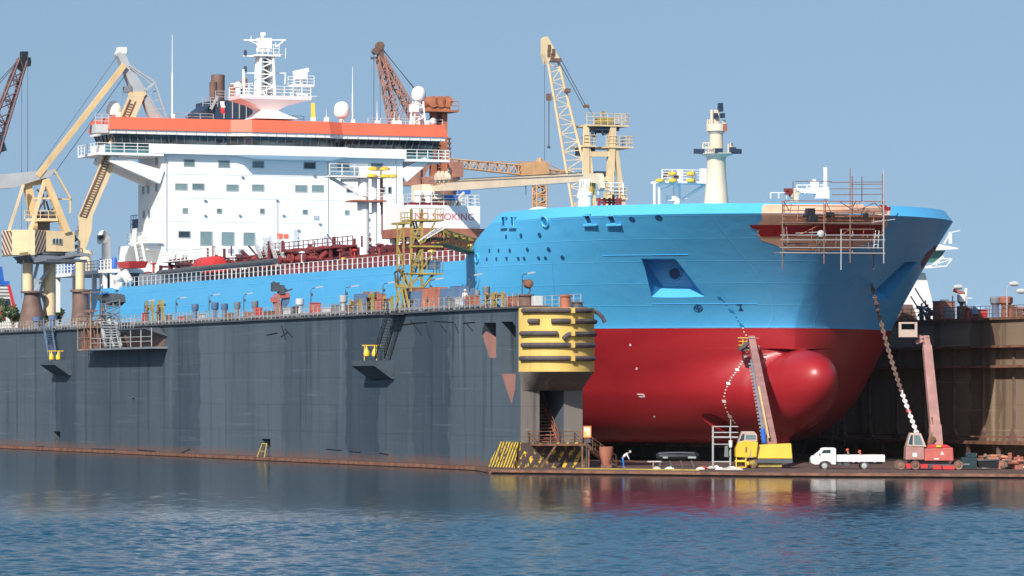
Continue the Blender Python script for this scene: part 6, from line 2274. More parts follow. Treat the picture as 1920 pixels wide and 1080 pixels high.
def mushroom(x, yt, wpx, v, mat, label):
    b = top(x, v)
    k = scale_at(b)
    h = (735 - yt) * k + CAMZ - ZW
    r = wpx * k / 2
    t = T('mushroom_vent', label, 'vent', b, group='mushroom vents on the near dock wall')
    part('duct', MB().lathe((b[0], b[1], ZW), [(r * .72, 0), (r * .62, h * .3), (r * .6, h * .62)], 14), mat, t)
    part('vent_cap', MB().lathe((b[0], b[1], ZW + h * .6), [(r * .6, 0), (r * .98, h * .1), (r, h * .38), (r * .9, h * .4), (r * .2, h * .41)], 16), mat, t)
    return t
for x, yt, w, v, m_, lab in ((69, 594, 18, 1.2, 'steelblue', 'blue grey mushroom vent left of the blue ladder stair'),
                            (99, 591, 17, 1.2, 'steelblue', 'blue grey mushroom vent right behind the blue ladder stair'),
                            (366, 570, 13, 2.0, 'steelblue', 'mushroom vent just right of the second lamp'),
                            (403, 567, 14, 2.4, 'steelblue', 'wide blue vent in the pair right of the third lamp'),
                            (421, 569, 13, 2.8, 'steelblue', 'blue vent with bolted lid in the pair right of the third lamp'),
                            (445, 566, 12, 2.0, 'mgrey', 'slim grey vent just left of the fourth lamp'),
                            (478, 564, 13, 2.0, 'mgrey', 'grey vent just right of the fourth lamp'),
                            (562, 560, 16, 1.8, 'offwhite', 'pale capped vent right of the guide post'),
                            (644, 554, 15, 1.8, 'lgrey', 'light grey vent just left of the rusty hood'),
                            (699, 547, 14, 1.8, 'mgrey', 'grey vent standing just right of the rusty hood'),
                            (895, 544, 10, 2.2, 'mgrey', 'smaller of the two vents left of the yellow bumper'),
                            (912, 537, 14, 2.0, 'mgrey', 'bigger of the two vents left of the yellow bumper')):
    mushroom(x, yt, w, v, m_, lab)

def hood(x0, x1, yt, v, mats, label):
    """sheet steel companionway with a sloping side"""
    a, b = top(x0, v), top(x1, v)
    k = scale_at(a)
    h = (735 - yt) * k + CAMZ - ZW
    t = T('companionway', label, 'cabin', b, group='companionway hoods on the near dock wall')
    L = a[1] - b[1]
    d = 2.0
    m0 = MB().hexa([(v, b[1], ZW), (v + d, b[1], ZW), (v + d, a[1], ZW), (v, a[1], ZW), (v + .5, b[1] + L * .12, ZW + h), (v + d, b[1] + L * .12, ZW + h), (v + d, a[1] - L * .02, ZW + h), (v + .1, a[1] - L * .02, ZW + h)])
    part('hood', m0, mats[0], t, bevel=.04)
    m1 = MB().hexa([(v - .02, b[1] - .06, ZW + .1), (v + d, b[1] - .06, ZW + .1), (v + d, b[1] - .004, ZW + .1), (v - .02, b[1] - .004, ZW + .1), (v + .48, b[1] + L * .12 - .07, ZW + h - .05), (v + d, b[1] + L * .12 - .07, ZW + h - .05), (v + d, b[1] + L * .12 - .01, ZW + h - .05), (v + .48, b[1] + L * .12 - .01, ZW + h - .05)])
    part('front_plate', m1, mats[1], t)
    m2 = MB().box((v + .6, b[1] + L * .3, ZW + h), (v + d - .3, b[1] + L * .7, ZW + h + .18))
    part('roof_hatch', m2, mats[1], t)
    m3 = MB().lathe((v - .0 + .25, b[1] + L * .5, ZW + h * .55), [(.02, -.2), (.22, -.18), (.22, -.1), (.1, -.05)], 12, axis='x')
    part('handwheel', m3, 'dgrey', t)
hood(661, 689, 551, 2.2, ('steelblue', 'redbrown'), 'grey blue hood with brown front plate between two grey vents')
hood(752, 788, 547, 2.0, ('steelblue', 'redbrown'), 'biggest blue hood standing under the yellow access tower')
hood(782, 817, 543, 2.6, ('redbrown', 'redbrown'), 'brown hood behind the biggest blue hood under the access tower')
hood(822, 856, 541, 2.0, ('steelblue', 'steelblue'), 'plain blue hood right of the yellow access tower')

# boxes, hydrants, bollards along the rail, each one a thing of its own
def box_thing(name, cat, x, v, size, mat, label, lid=None, group=None):
    b = top(x, v)
    t = T(name, label, cat, b, group=group)
    sx, sy, sz = size
    m0 = MB().box((v - sx / 2, b[1] - sy / 2, ZW), (v + sx / 2, b[1] + sy / 2, ZW + sz))
    part('housing', m0, mat, t, bevel=.03)
    m1 = MB().box((v - sx / 2 - .05, b[1] - sy / 2 - .05, ZW + sz), (v + sx / 2 + .05, b[1] + sy / 2 + .05, ZW + sz + .07))
    m1.tube((v - sx / 2 - .03, b[1], ZW + sz * .5), (v - sx / 2 - .14, b[1], ZW + sz * .5), .05, n=6)
    part('lid', m1, lid or mat, t)
box_thing('hydrant_box', 'box', 591, 1.2, (.6, 1.6, 1.35), 'cranered', 'red hydrant box right of the lamp by the pale vent', group='boxes on the near dock wall')
box_thing('hydrant_box', 'box', 713, 1.2, (.6, 1.2, 1.3), 'cranered', 'red hydrant box between the grey vent and the access tower', group='boxes on the near dock wall')
box_thing('hydrant_box', 'box', 484, 1.4, (.5, 1.1, 1.2), 'brightred', 'bright red box at the foot of the vent by the fourth lamp', group='boxes on the near dock wall')
box_thing('hydrant_box', 'box', 273, 1.4, (.5, .9, 1.3), 'brightred', 'bright red box at the foot of the farthest left street lamp', group='boxes on the near dock wall')
box_thing('tool_box', 'box', 886, 1.0, (.6, 1.9, 1.15), 'redbrown', 'red brown box behind the rail left of the smaller vent', group='boxes on the near dock wall')
box_thing('tool_box', 'box', 968, 1.5, (1.2, 2.0, .9), 'redbrown', 'low red brown box beside the grey winch drum', group='boxes on the near dock wall')
box_thing('tool_box', 'box', 630, 1.4, (.6, 1.4, 1.0), 'mgrey', 'grey box behind the rail left of the light grey vent', group='boxes on the near dock wall')
box_thing('tool_box', 'box', 540, 1.4, (.6, 1.4, .95), 'offwhite', 'pale box just left of the pale capped vent', group='boxes on the near dock wall')
box_thing('tool_box', 'box', 505, 1.4, (.7, 1.5, .8), 'rust', 'rusty box left of the guide post', group='boxes on the near dock wall')
box_thing('tool_box', 'box', 430, 1.0, (.5, 1.4, .8), 'brown', 'brown box below the blue vent pair', group='boxes on the near dock wall')
box_thing('tool_box', 'box', 353, 1.0, (.5, 1.2, .8), 'mgrey', 'grey box just left of the vent by the second lamp', group='boxes on the near dock wall')

def pipe_frame(x, v, h, w, label, mat='scafyellow'):
    b = top(x, v)
    t = T('pipe_gantry', label, 'frame', b, group='yellow pipe frames and valves on the dock wall')
    mb = MB()
    for du in (0, w):
        mb.box((v - .12, b[1] + du - .12, ZW), (v + .12, b[1] + du + .12, ZW + h))
    mb.box((v - .1, b[1] - .1, ZW + h * .62), (v + .1, b[1] + w + .1, ZW + h * .72))
    part('frame', mb, mat, t)
    mb = MB().path([(v - .35, b[1] + w * .5, ZW), (v - .35, b[1] + w * .5, ZW + h * .8), (v + .5, b[1] + w * .5, ZW + h * .8)], .15, 8)
    mb.lathe((v - .35, b[1] + w * .5, ZW + h * .5), [(.1, -.1), (.32, -.05), (.32, .05), (.1, .1)], 12)
    part('valve_pipe', mb, 'rust', t)
pipe_frame(286, 1.6, 2.7, 2.0, 'tall yellow pipe frame just right of the farthest lamp')
pipe_frame(305, 1.6, 2.7, 1.2, 'tall narrow yellow frame between the first two lamps')
pipe_frame(676, 1.0, 1.5, 2.6, 'low yellow pipe frame before the rusty hood')
pipe_frame(699, 1.0, 1.9, .8, 'slim yellow pipe frame before the grey vent by the hood')
pipe_frame(735, 1.0, 1.6, 2.0, 'low yellow pipe frame left of the biggest blue hood')
pipe_frame(925, .8, 1.4, 1.6, 'yellow pipe frame just right of the bigger vent')
pipe_frame(943, .8, 1.4, 1.6, 'yellow pipe frame left of the low red brown box')

for x, v, sz, m_, lab in ((316, 1.2, (.5, 1.0, .9), 'brown', 'brown box between the tall yellow frames and the second lamp'),
                        (340, 1.4, (.5, 1.0, .7), 'cranered', 'small red box just right of the second lamp'),
                        (380, 1.2, (.5, 1.2, .9), 'lgrey', 'light grey box left of the third lamp'),
                        (466, 1.1, (.5, .9, .8), 'redbrown', 'red brown box between the fourth lamp and the vent beside it'),
                        (552, 1.3, (.5, .8, 1.1), 'dgrey', 'dark box touching the left side of the pale capped vent'),
                        (612, 1.2, (.5, 1.6, .8), 'offwhite', 'pale box right of the red hydrant box'),
                        (656, 1.0, (.5, .9, .9), 'brown', 'brown box before the foot of the pale headed lamp'),
                        (846, .9, (.5, 1.0, .9), 'mgrey', 'grey box before the plain blue hood'),
                        (862, .9, (.5, 1.0, 1.0), 'offwhite', 'pale box just left of the small standing worker')):
    box_thing('tool_box', 'box', x, v, sz, m_, lab, group='boxes on the near dock wall')
# winch drum, searchlight and bollards at the near end
def near_end():
    b = top(985, 1.8)
    t = T('winch', 'grey winch drum at the dock corner under the tall lamp', 'winch', b)
    part('drum', MB().lathe((b[0], b[1], ZW), [(.75, 0), (.75, .1), (.6, .12), (.6, .95), (.75, .97), (.75, 1.1), (.2, 1.12)], 18), 'brown', t)
    part('winch_motor', MB().box((b[0] + .3, b[1] - 1.3, ZW), (b[0] + 1.1, b[1] - .6, ZW + .95)), 'offwhite', t, bevel=.03)
    part('winch_bed', MB().box((b[0] - 1.1, b[1] - 1.6, ZW), (b[0] + 1.5, b[1] + 1.2, ZW + .12)), 'rust', t)
    b = top(991, 3.0)
    k = scale_at(b)
    z = CAMZ + (735 - 532) * k
    t = T('searchlight', 'round rusty searchlight on a bent stand at the dock corner', 'searchlight', b)
    part('stand', MB().path([(b[0], b[1], ZW), (b[0], b[1], z - .9), (b[0] + .15, b[1], z - .55), (b[0] + .05, b[1], z - .2)], .07, 7), 'dgrey', t)
    d = MB().lathe((b[0] + .05, b[1] + .2, z), [(.1, -.5), (.34, -.42), (.42, -.1), (.4, .2), (.2, .36), (.03, .4)], 16, axis='y')
    part('lamp_drum', d, 'rust', t)
    for x, v, r, h, lab in ((1060, 3.0, .46, 1.15, 'tall rust red bollard on top of the yellow bumper'), (1082, 4.2, .5, .55, 'squat dark bollard on the right edge of the yellow bumper')):
        q = P(x, 578, u=-1.2)
        b = (q[0], -1.2, ZT + .02)
        t = T('bollard', lab, 'bollard', b, group='bollards on the yellow bumper')
        part('bollard_post', MB().lathe(b, [(r * 1.25, 0), (r * 1.25, .08), (r, .1), (r * .95, h * .85)], 16), 'redbrown' if h > 1 else 'dgrey', t)
        part('bollard_cap', MB().lathe((b[0], b[1], b[2] + h * .85), [(r * 1.2, 0), (r * 1.2, h * .12), (r * .3, h * .16)], 16), 'redbrown' if h > 1 else 'rust', t)
near_end()

def fender_post():
    """swung-in guide boom with a tapered plate"""
    b = top(522, 1.6)
    k = scale_at(b)
    g = lambda x, y, d=0.0: P(x, y, u=b[1] + d)
    t = T('guide_post', 'tapered blue grey guide post with rusty head on the dock wall', 'guide post', b)
    part('tapered_plate', MB().prism([g(526, 594), g(531, 558), g(544, 553), g(543, 566), (g(531, 590)[0], b[1], g(531, 590)[2])], (0, .5, 0)), 'steelblue', t, smooth=False)
    mb = MB().bar(g(519, 553), g(524, 606), .55, .4).bar(g(512, 560), g(518, 590), .2)
    part('post', mb, 'boompink', t)
    mb = MB().cbox(g(516, 538), (.7, .7, .9)).cbox(g(527, 543), (.6, .6, .9)).bar(g(511, 530), g(536, 545), .35).bar(g(536, 546), g(548, 542), .15)
    part('roller_head', mb, 'dgrey', t)
    mb = MB().bar(g(514, 556), g(542, 553), .35, .5).cbox(g(513, 562), (.5, .5, .5))
    part('hinge', mb, 'cranered', t)
fender_post()

# ---- yellow access tower with its gangway
def access_tower():
    b = top(780, 3.2)
    u = b[1]
    g = lambda x, y, d=0.0: P(x, y, u=u + d)
    t = T('access_tower', 'dirty yellow access tower with galleries standing on the dock wall', 'access tower', b)
    zb = ZW
    def c_(x, yt, d, w=.2, yb=None):
        a = g(x, yt, d)
        return MB().bar((a[0], u + d, zb if yb is None else g(x, yb, d)[2]), a, w)
    for x, yt in ((771, 392), (791, 392), (757, 416), (745, 418)):
        for d in (-.9, 1.1):
            part('column', c_(x, yt, d, .2 if x > 760 else .13), 'scafyellow', t)
    for (y, x0, x1, h) in ((412, 763, 824, 1.0), (461, 763, 822, .0), (512, 762, 822, 1.3), (418, 743, 762, .9)):
        z = g(790, y)[2]
        v0, v1 = g(x0, y)[0], g(x1, y)[0]
        mb = MB().box((v0, u - 1.2, z - .16), (v1, u + 1.3, z))
        if h:
            mb.rail([(v0, u - 1.15, z), (v1, u - 1.15, z)], h, .8, 2, .022, .035)
            mb.rail([(v1, u - 1.15, z), (v1, u + 1.2, z)], h, .8, 2, .022, .035)
        part('gallery', mb, 'scafyellow', t)
    mb = MB()
    for (a, c) in (((771, 461), (791, 412)), ((791, 461), (815, 418)), ((771, 512), (791, 461)), ((791, 505), (818, 462)), ((771, 535), (791, 512)), ((745, 540), (757, 500)), ((757, 500), (745, 460)), ((745, 460), (757, 420)), ((771, 430), (791, 461)), ((771, 480), (791, 512)), ((792, 540), (815, 513)), ((768, 540), (760, 515))):
        for d in (-.9, 1.1):
            mb.bar(g(*a, d), g(*c, d), .13)
    for y in (430, 446, 480, 496, 525, 538):
        mb.bar(g(771, y, -.9), g(791, y, -.9), .1).bar(g(745, y, -.9), g(757, y, -.9), .09)
    part('brace', mb, 'scafyellow', t)
    mb = MB().stairs(g(776, 512, .1), g(788, 461, .1), .7, (0, 1, 0), 9, .22, .04, .16, .025, False)
    mb.stairs(g(788, 461, .1), g(776, 412, .1), .7, (0, 1, 0), 9, .22, .04, .16, .025, False)
    part('stair_flight', mb, 'mgrey', t)
    mb = MB()
    for x in (742, 750, 757):
        mb.bar((g(x, 600)[0], u - 1.6, zb), g(x, 530, -1.6), .16)
    mb.bar(g(741, 536, -1.6), g(764, 537, -1.6), .25).bar(g(742, 556, -1.6), g(760, 536, -1.6), .12)
    part('lower_frame', mb, 'scafyellow', t)
    mb = MB()
    q0, q1 = g(765, 540), g(795, 540)
    mb.box((q0[0], u - 1.3, q0[2] - .35), (q1[0], u + 1.4, q0[2])).bar(g(793, 540), g(812, 515), .2).bar(g(770, 540), g(748, 505), .2)
    part('slew_ring', mb, 'rust', t)
    mb = MB().path([g(760, 540, -1.4), g(742, 528, -1.4), g(740, 512, -1.4), g(752, 498, -1.4)], .09, 6)
    mb.path([g(766, 545, -1.4), g(748, 532, -1.4), g(745, 510, -1.4), g(757, 502, -1.4)], .07, 6)
    part('hose', mb, 'dgrey', t)
    mb = MB().box((g(792, 511)[0], u - .8, g(800, 505)[2]), (g(820, 511)[0], u + .8, g(800, 488)[2]))
    part('motor_house', mb, 'steelblue', t, smooth=False)
    # gangway down to the ship's deck
    a, c = g(820, 443), P(892, 464, v=12.0)
    mb = MB().truss(a, c, 1.3, 1.25, 1.3, 1.25, 10, .07, .05)
    mb.bar((a[0], a[1], a[2] - .62), (c[0], c[1], c[2] - .62), 1.2, .12)
    gw = part('gangway', mb, 'scafyellow', t, label='yellow lattice gangway sloping to the ship')
    mb = MB()
    for i in range(10):
        f = i / 9
        mb.bar(g(784 + 12 * f, 452 - 6 * f, -1.4), g(806 + 28 * f, 436 - 12 * f, -1.4), .06)
    mb.bar(g(784, 453, -1.4), g(815, 430, -1.4), .1).bar(g(800, 447, -1.4), g(846, 420, -1.4), .1)
    part('folded_ladder', mb, 'white2', t)
access_tower()

# ---- rusty scaffold cage, steel stair tower and hanging platform at the left
def left_scaffold():
    b = top(215, .4)
    t = T('hanging_platform', 'long dark platform hung on the outer wall with steel stair tower', 'platform', b)
    u0, u1 = P(291, 650, v=-1.4)[1], P(176, 655, v=-1.4)[1]
    z = P(230, 652, v=-1.4)[2]
    part('platform_floor', MB().box((-1.9, u0, z - .2), (-.004, u1, z)), 'mgrey', t)
    z2 = P(260, 616, v=-1.4)[2]
    part('canopy', MB().hexa([(-1.9, u0 + 2, z2 - .1), (-.004, u0, z2 - .9), (-.004, P(228, 620, v=-1)[1], z2 - .9), (-1.9, P(228, 620, v=-1.4)[1], z2 - .1), (-1.9, u0 + 2, z2 + .05), (-.29, u0 + 2, z2 + .05), (-.29, P(228, 620, v=-1)[1], z2 + .05), (-1.9, P(228, 620, v=-1.4)[1], z2 + .05)]), 'dgrey', t, smooth=False)
    mb = MB()
    for i in range(7):
        uu = u0 + (u1 - u0) * i / 6
        mb.tube((-1.8, uu, z), (-1.8, uu, z2 if i < 3 else z + 1.1), .05, n=5)
    mb.tube((-1.8, u0, z + 1.1), (-1.8, u1, z + 1.1), .04, n=5).tube((-1.8, u0, z + .6), (-1.8, u1, z + .6), .04, n=5)
    mb.rail([(-1.8, P(228, 616, v=-1.8)[1], z2 + .05), (-1.8, P(250, 616, v=-1.8)[1], z2 + .05)], 1.0, 1.0, 3, .03)
    part('platform_railing', mb, 'lgrey', t)
    part('back_plate', MB().box((-.06, u0 + 1, z), (-.006, P(228, 640, v=0)[1], z + 1.4)), 'brown', t)
    # stair tower of slanting grey stringers
    mb = MB()
    for x in (188, 203, 215):
        a, c = P(x + 11, 650, v=-1.5), P(x, 597, v=-1.0)
        mb.bar(a, c, .35, .25)
    for k in range(10):
        f = k / 10
        a, c = P(198 - 10 * f, 648 - 50 * f, v=-1.5), P(226 - 10 * f, 648 - 50 * f, v=-1.5)
        mb.bar(a, c, .1)
    part('stair_stringer', mb, 'lgrey', t)
    mb = MB()
    r = random.Random(11)
    cols = [P(x, 600, v=v_) for x in (190, 200, 212, 224) for v_ in (-1.3, .6)]
    zt = P(205, 560, v=-1)[2]
    for c in cols:
        mb.bar((c[0], c[1], z + 1), (c[0], c[1], zt - r.uniform(0, 1)), .12)
    for k in range(46):
        a, c = r.choice(cols), r.choice(cols)
        za = r.uniform(z + 2, zt - .5)
        mb.bar((a[0], a[1], za), (c[0], c[1], za + r.uniform(-1.2, 1.2)), r.uniform(.05, .1))
    part('stair_tower', mb, 'mgrey', t)
    mb = MB()
    g = lambda x, y: P(x, y, v=-.8)
    mb.prism([g(175, 556), g(196, 550), g(208, 553), g(210, 566), g(202, 573), g(188, 566)], (1.6, 0, 0))
    part('tower_roof', mb, 'dgrey', t, smooth=False)
    mb = MB().bar(P(190, 552, v=-1), P(202, 549, v=-1), .3, .15)
    part('roof_edge', mb, 'blue', t)

    b = top(168, -.8)
    t = T('scaffold_cage', 'tall rusty scaffold cage hung on the wall left of the stair tower', 'scaffold', b)
    ua, ub = P(186, 650, v=-1.6)[1], P(149, 650, v=-1.6)[1]
    z0, z1, z2 = P(168, 655, v=-1.6)[2], P(168, 592, v=-1.6)[2], P(168, 546, v=-1.6)[2]
    for vv in (-1.8, -.3):
        for k in range(4):
            uu = ua + (ub - ua) * k / 3
            part('standard', MB().tube((vv, uu, z0), (vv, uu, z1 if k != 1 else z2), .06 if k != 1 else .11, n=6), 'wood' if k % 2 else 'rustpipe', t)
    mb = MB()
    for zz in (z0, z0 + 1.3, z0 + 2.4, z0 + 3.2, z1):
        for vv in (-1.8, -.3):
            mb.tube((vv, ua, zz), (vv, ub, zz), .05, n=5)
        for uu in (ua, ub):
            mb.tube((-1.8, uu, zz), (-.3, uu, zz), .05, n=5)
    uc = ua + (ub - ua) / 3
    for zz, w in ((z2 - .2, 3.4), (z2 - 2.2, 2.6), (z1 + .4, 2.0)):
        mb.bar((-1.8, uc - w, zz), (-1.8, uc + w, zz + .05), .14)
    part('ledger', mb, 'rustpipe', t)
    mb = MB()
    r = random.Random(4)
    for k in range(26):
        uu = r.uniform(ua + .2, ub - .2)
        vv = r.uniform(-1.7, -.5)
        mb.bar((vv, uu, z0 + .1), (vv + r.uniform(-.2, .2), uu + r.uniform(-.6, .6), z0 + r.uniform(1.2, 3.2)), r.uniform(.08, .2), .06)
    part('stored_plank', mb, 'rust', t)
    mb = MB().box((-1.9, ua, z0 - .1), (-.1, ub, z0 - .02)).box((-1.8, ua, z0 + 2.35), (-.2, ub, z0 + 2.42))
    part('cage_floor', mb, 'wood', t)
left_scaffold()
# ================================================================== people
def skin(name, pts, edges, mat, parent, sub=1, root=0):
    me = bpy.data.meshes.new(name)
    me.from_pydata([p[:3] for p in pts], edges, [])
    o = bpy.data.objects.new(name, me)
    col.objects.link(o)
    md = o.modifiers.new('skin', 'SKIN')
    md.use_smooth_shade = True
    for i, p in enumerate(pts):
        r = p[3]
        me.skin_vertices[0].data[i].radius = (r, r) if not isinstance(r, tuple) else r
    me.skin_vertices[0].data[root].use_root = True
    if sub:
        s_ = o.modifiers.new('sub', 'SUBSURF')
        s_.levels = sub
        s_.render_levels = sub
    bpy.context.view_layer.update()
    me2 = bpy.data.meshes.new_from_object(o.evaluated_get(bpy.context.evaluated_depsgraph_get()))
    bpy.data.objects.remove(o)
    me2.name = name
    me2.materials.clear()
    me2.materials.append(M[mat])
    me2.polygons.foreach_set('use_smooth', [True] * len(me2.polygons))
    ob = bpy.data.objects.new(name, me2)
    col.objects.link(ob)
    ob.parent = parent
    return ob

def person(label, base, rotw, j, shirt, trousers, helmet, face=(1, 0, 0), group=None):
    """j: joint positions in the person's own axes, metres"""
    t = T('person', label, 'person', base, rotw, group)
    V = {k: Vector(q) for k, q in j.items()}
    pts, ed, ix = [], [], {}
    def add(k, p, r, frm=None):
        ix[k] = len(pts)
        pts.append((p[0], p[1], p[2], r))
        if frm is not None:
            ed.append((ix[frm], ix[k]))
    up = (V['head'] - V['neck']).normalized()
    f = Vector(face).normalized()
    side = f.cross(up).normalized()
    add('pelvis', V['pelvis'], .125)
    add('waist', V['pelvis'].lerp(V['chest'], .5), .115, 'pelvis')
    add('chest', V['chest'], .135, 'waist')
    add('neck', V['neck'], .055, 'chest')
    add('head', V['head'], .088, 'neck')
    add('crown', V['head'] + up * .10, .07, 'head')
    add('brow', V['head'] + f * .05 + up * .03, .06, 'head')
    add('nose', V['head'] + f * .115 - up * .01, .014, 'brow')
    add('chin', V['head'] + f * .06 - up * .08, .035, 'head')
    for s in ('l', 'r'):
        add('sh' + s, V['sh' + s], .06, 'chest')
        add('el' + s, V['el' + s], .042, 'sh' + s)
        add('wr' + s, V['wr' + s], .028, 'el' + s)
        d = (V['wr' + s] - V['el' + s]).normalized()
        a = d.cross(f).normalized() if abs(d.dot(f)) < .9 else side
        palm = V['wr' + s] + d * .07
        add('pa' + s, palm, .03, 'wr' + s)
        for q, (o, L) in enumerate(((-.03, .075), (-.01, .09), (.01, .085), (.03, .065))):
            p1 = palm + a * o + d * .04
            add('f%s%d' % (s, q), p1, .009, 'pa' + s)
            add('g%s%d' % (s, q), p1 + d * L * .6 + f * .02, .008, 'f%s%d' % (s, q))
        add('t' + s, palm + a * .045 - d * .01, .01, 'pa' + s)
        add('u' + s, palm + a * .06 + d * .035 + f * .01, .009, 't' + s)
        add('hi' + s, V['hi' + s], .085, 'pelvis')
        add('kn' + s, V['kn' + s], .058, 'hi' + s)
        add('an' + s, V['an' + s], .042, 'kn' + s)
        add('to' + s, V['an' + s] + Vector((f.x, f.y, 0)).normalized() * .15 - Vector((0, 0, .05)), .035, 'an' + s)
    body = skin('body', pts, ed, 'skin', t, 1)
    sp = [(*V['pelvis'].lerp(V['chest'], .12), .14), (*V['pelvis'].lerp(V['chest'], .55), .14), (*V['chest'], .155), (*(V['neck'] - up * .03), .075)]
    se = [(0, 1), (1, 2), (2, 3)]
    for s in ('l', 'r'):
        n = len(sp)
        sp += [(*V['sh' + s], .082), (*V['el' + s], .06), (*V['el' + s].lerp(V['wr' + s], .88), .046)]
        se += [(2, n), (n, n + 1), (n + 1, n + 2)]
    skin('shirt', sp, se, shirt, t, 1)
    tp = [(*V['pelvis'].lerp(V['chest'], .15), .135), (*V['pelvis'], .145)]
    te = [(0, 1)]
    for s in ('l', 'r'):
        n = len(tp)
        tp += [(*V['hi' + s], .10), (*V['kn' + s], .075), (*V['kn' + s].lerp(V['an' + s], .92), .062)]
        te += [(1, n), (n, n + 1), (n + 1, n + 2)]
    skin('trousers', tp, te, trousers, t, 1)
    for s in ('l', 'r'):
        toe = Vector((f.x, f.y, 0)).normalized()
        skin('boot', [(*(V['an' + s] + Vector((0, 0, .03))), .052), (*(V['an' + s] - Vector((0, 0, .045)) - toe * .03), .045), (*(V['an' + s] + toe * .15 - Vector((0, 0, .05))), .04)], [(0, 1), (1, 2)], 'boot', t, 1)
    # helmet: shell and brim set along the head axis
    c = V['head'] + up * .055
    m = Matrix.Translation(c) @ up.to_track_quat('Z', 'Y').to_matrix().to_4x4()
    mb = MB().lathe((0, 0, 0), [(.128, 0), (.125, .04), (.105, .095), (.06, .13), (.01, .14)], 16)
    mb.v = [tuple(m @ Vector(p)) for p in mb.v]
    hm = part('helmet', mb, helmet, t)
    mb = MB().lathe((0, 0, -.012), [(.13, 0), (.152, .004), (.15, .016), (.125, .014)], 16)
    mb.v = [tuple(m @ (Vector(p)) + f * .02) for p in mb.v]
    part('brim', mb, helmet, hm)
    mb = MB()
    for s in (-1, 1):
        mb.sphere(V['head'] + f * .098 + side * (.034 * s) + up * .022, .011, 8, 6)
    part('eyes', mb, 'boot', t)
    return t

STAND = dict(pelvis=(0, 0, .95), chest=(0, 0, 1.30), neck=(0, 0, 1.50), head=(.02, 0, 1.62), shl=(0, .19, 1.42), shr=(0, -.19, 1.42), ell=(.03, .24, 1.14), elr=(.03, -.24, 1.14), wrl=(.12, .22, .90), wrr=(.12, -.22, .90),
             hil=(0, .09, .90), hir=(0, -.09, .90), knl=(.03, .10, .50), knr=(.01, -.10, .50), anl=(-.02, .10, .09), anr=(0, -.10, .09))
BEND = dict(pelvis=(-.10, 0, .92), chest=(.16, 0, 1.17), neck=(.33, 0, 1.30), head=(.44, 0, 1.36), shl=(.22, .19, 1.24), shr=(.22, -.19, 1.24), ell=(.36, .22, .98), elr=(.34, -.22, .97), wrl=(.47, .16, .76), wrr=(.45, -.16, .75),
            hil=(-.11, .09, .87), hir=(-.11, -.09, .87), knl=(-.02, .10, .49), knr=(-.05, -.11, .49), anl=(-.08, .11, .09), anr=(-.02, -.12, .09))
SIT = dict(pelvis=(0, 0, .14), chest=(.05, 0, .48), neck=(.07, 0, .68), head=(.10, 0, .80), shl=(.05, .20, .60), shr=(.05, -.20, .60), ell=(.14, .26, .36), elr=(.14, -.26, .36), wrl=(.34, .16, .36), wrr=(.34, -.16, .36),
           hil=(.05, .10, .13), hir=(.05, -.10, .13), knl=(.36, .13, .44), knr=(.36, -.13, .44), anl=(.52, .12, .09), anr=(.52, -.12, .09))

ZDK = 0.37
def DK(x, y):
    return P(x, y, z=ZDK)
def loc(x0, y0, base=None):
    """own axes of a thing that stands square to the view: x right, y away, z up"""
    b = base or DK(x0, y0)
    k = W(b).y / F
    return b, k, (lambda x, y, d=0.0: ((x - x0) * k, d, (y0 - y) * k))

b, k, L = loc(1170, 878.5)
person('stooping worker in white shirt and blue trousers on the dock edge', b, 0, BEND, 'shirt', 'bluecloth', 'offwhite')
b = top(872, .9)
person('small standing worker with white helmet behind the wall rail', b, TH + R(60), STAND, 'shirt', 'bluecloth', 'shirt')

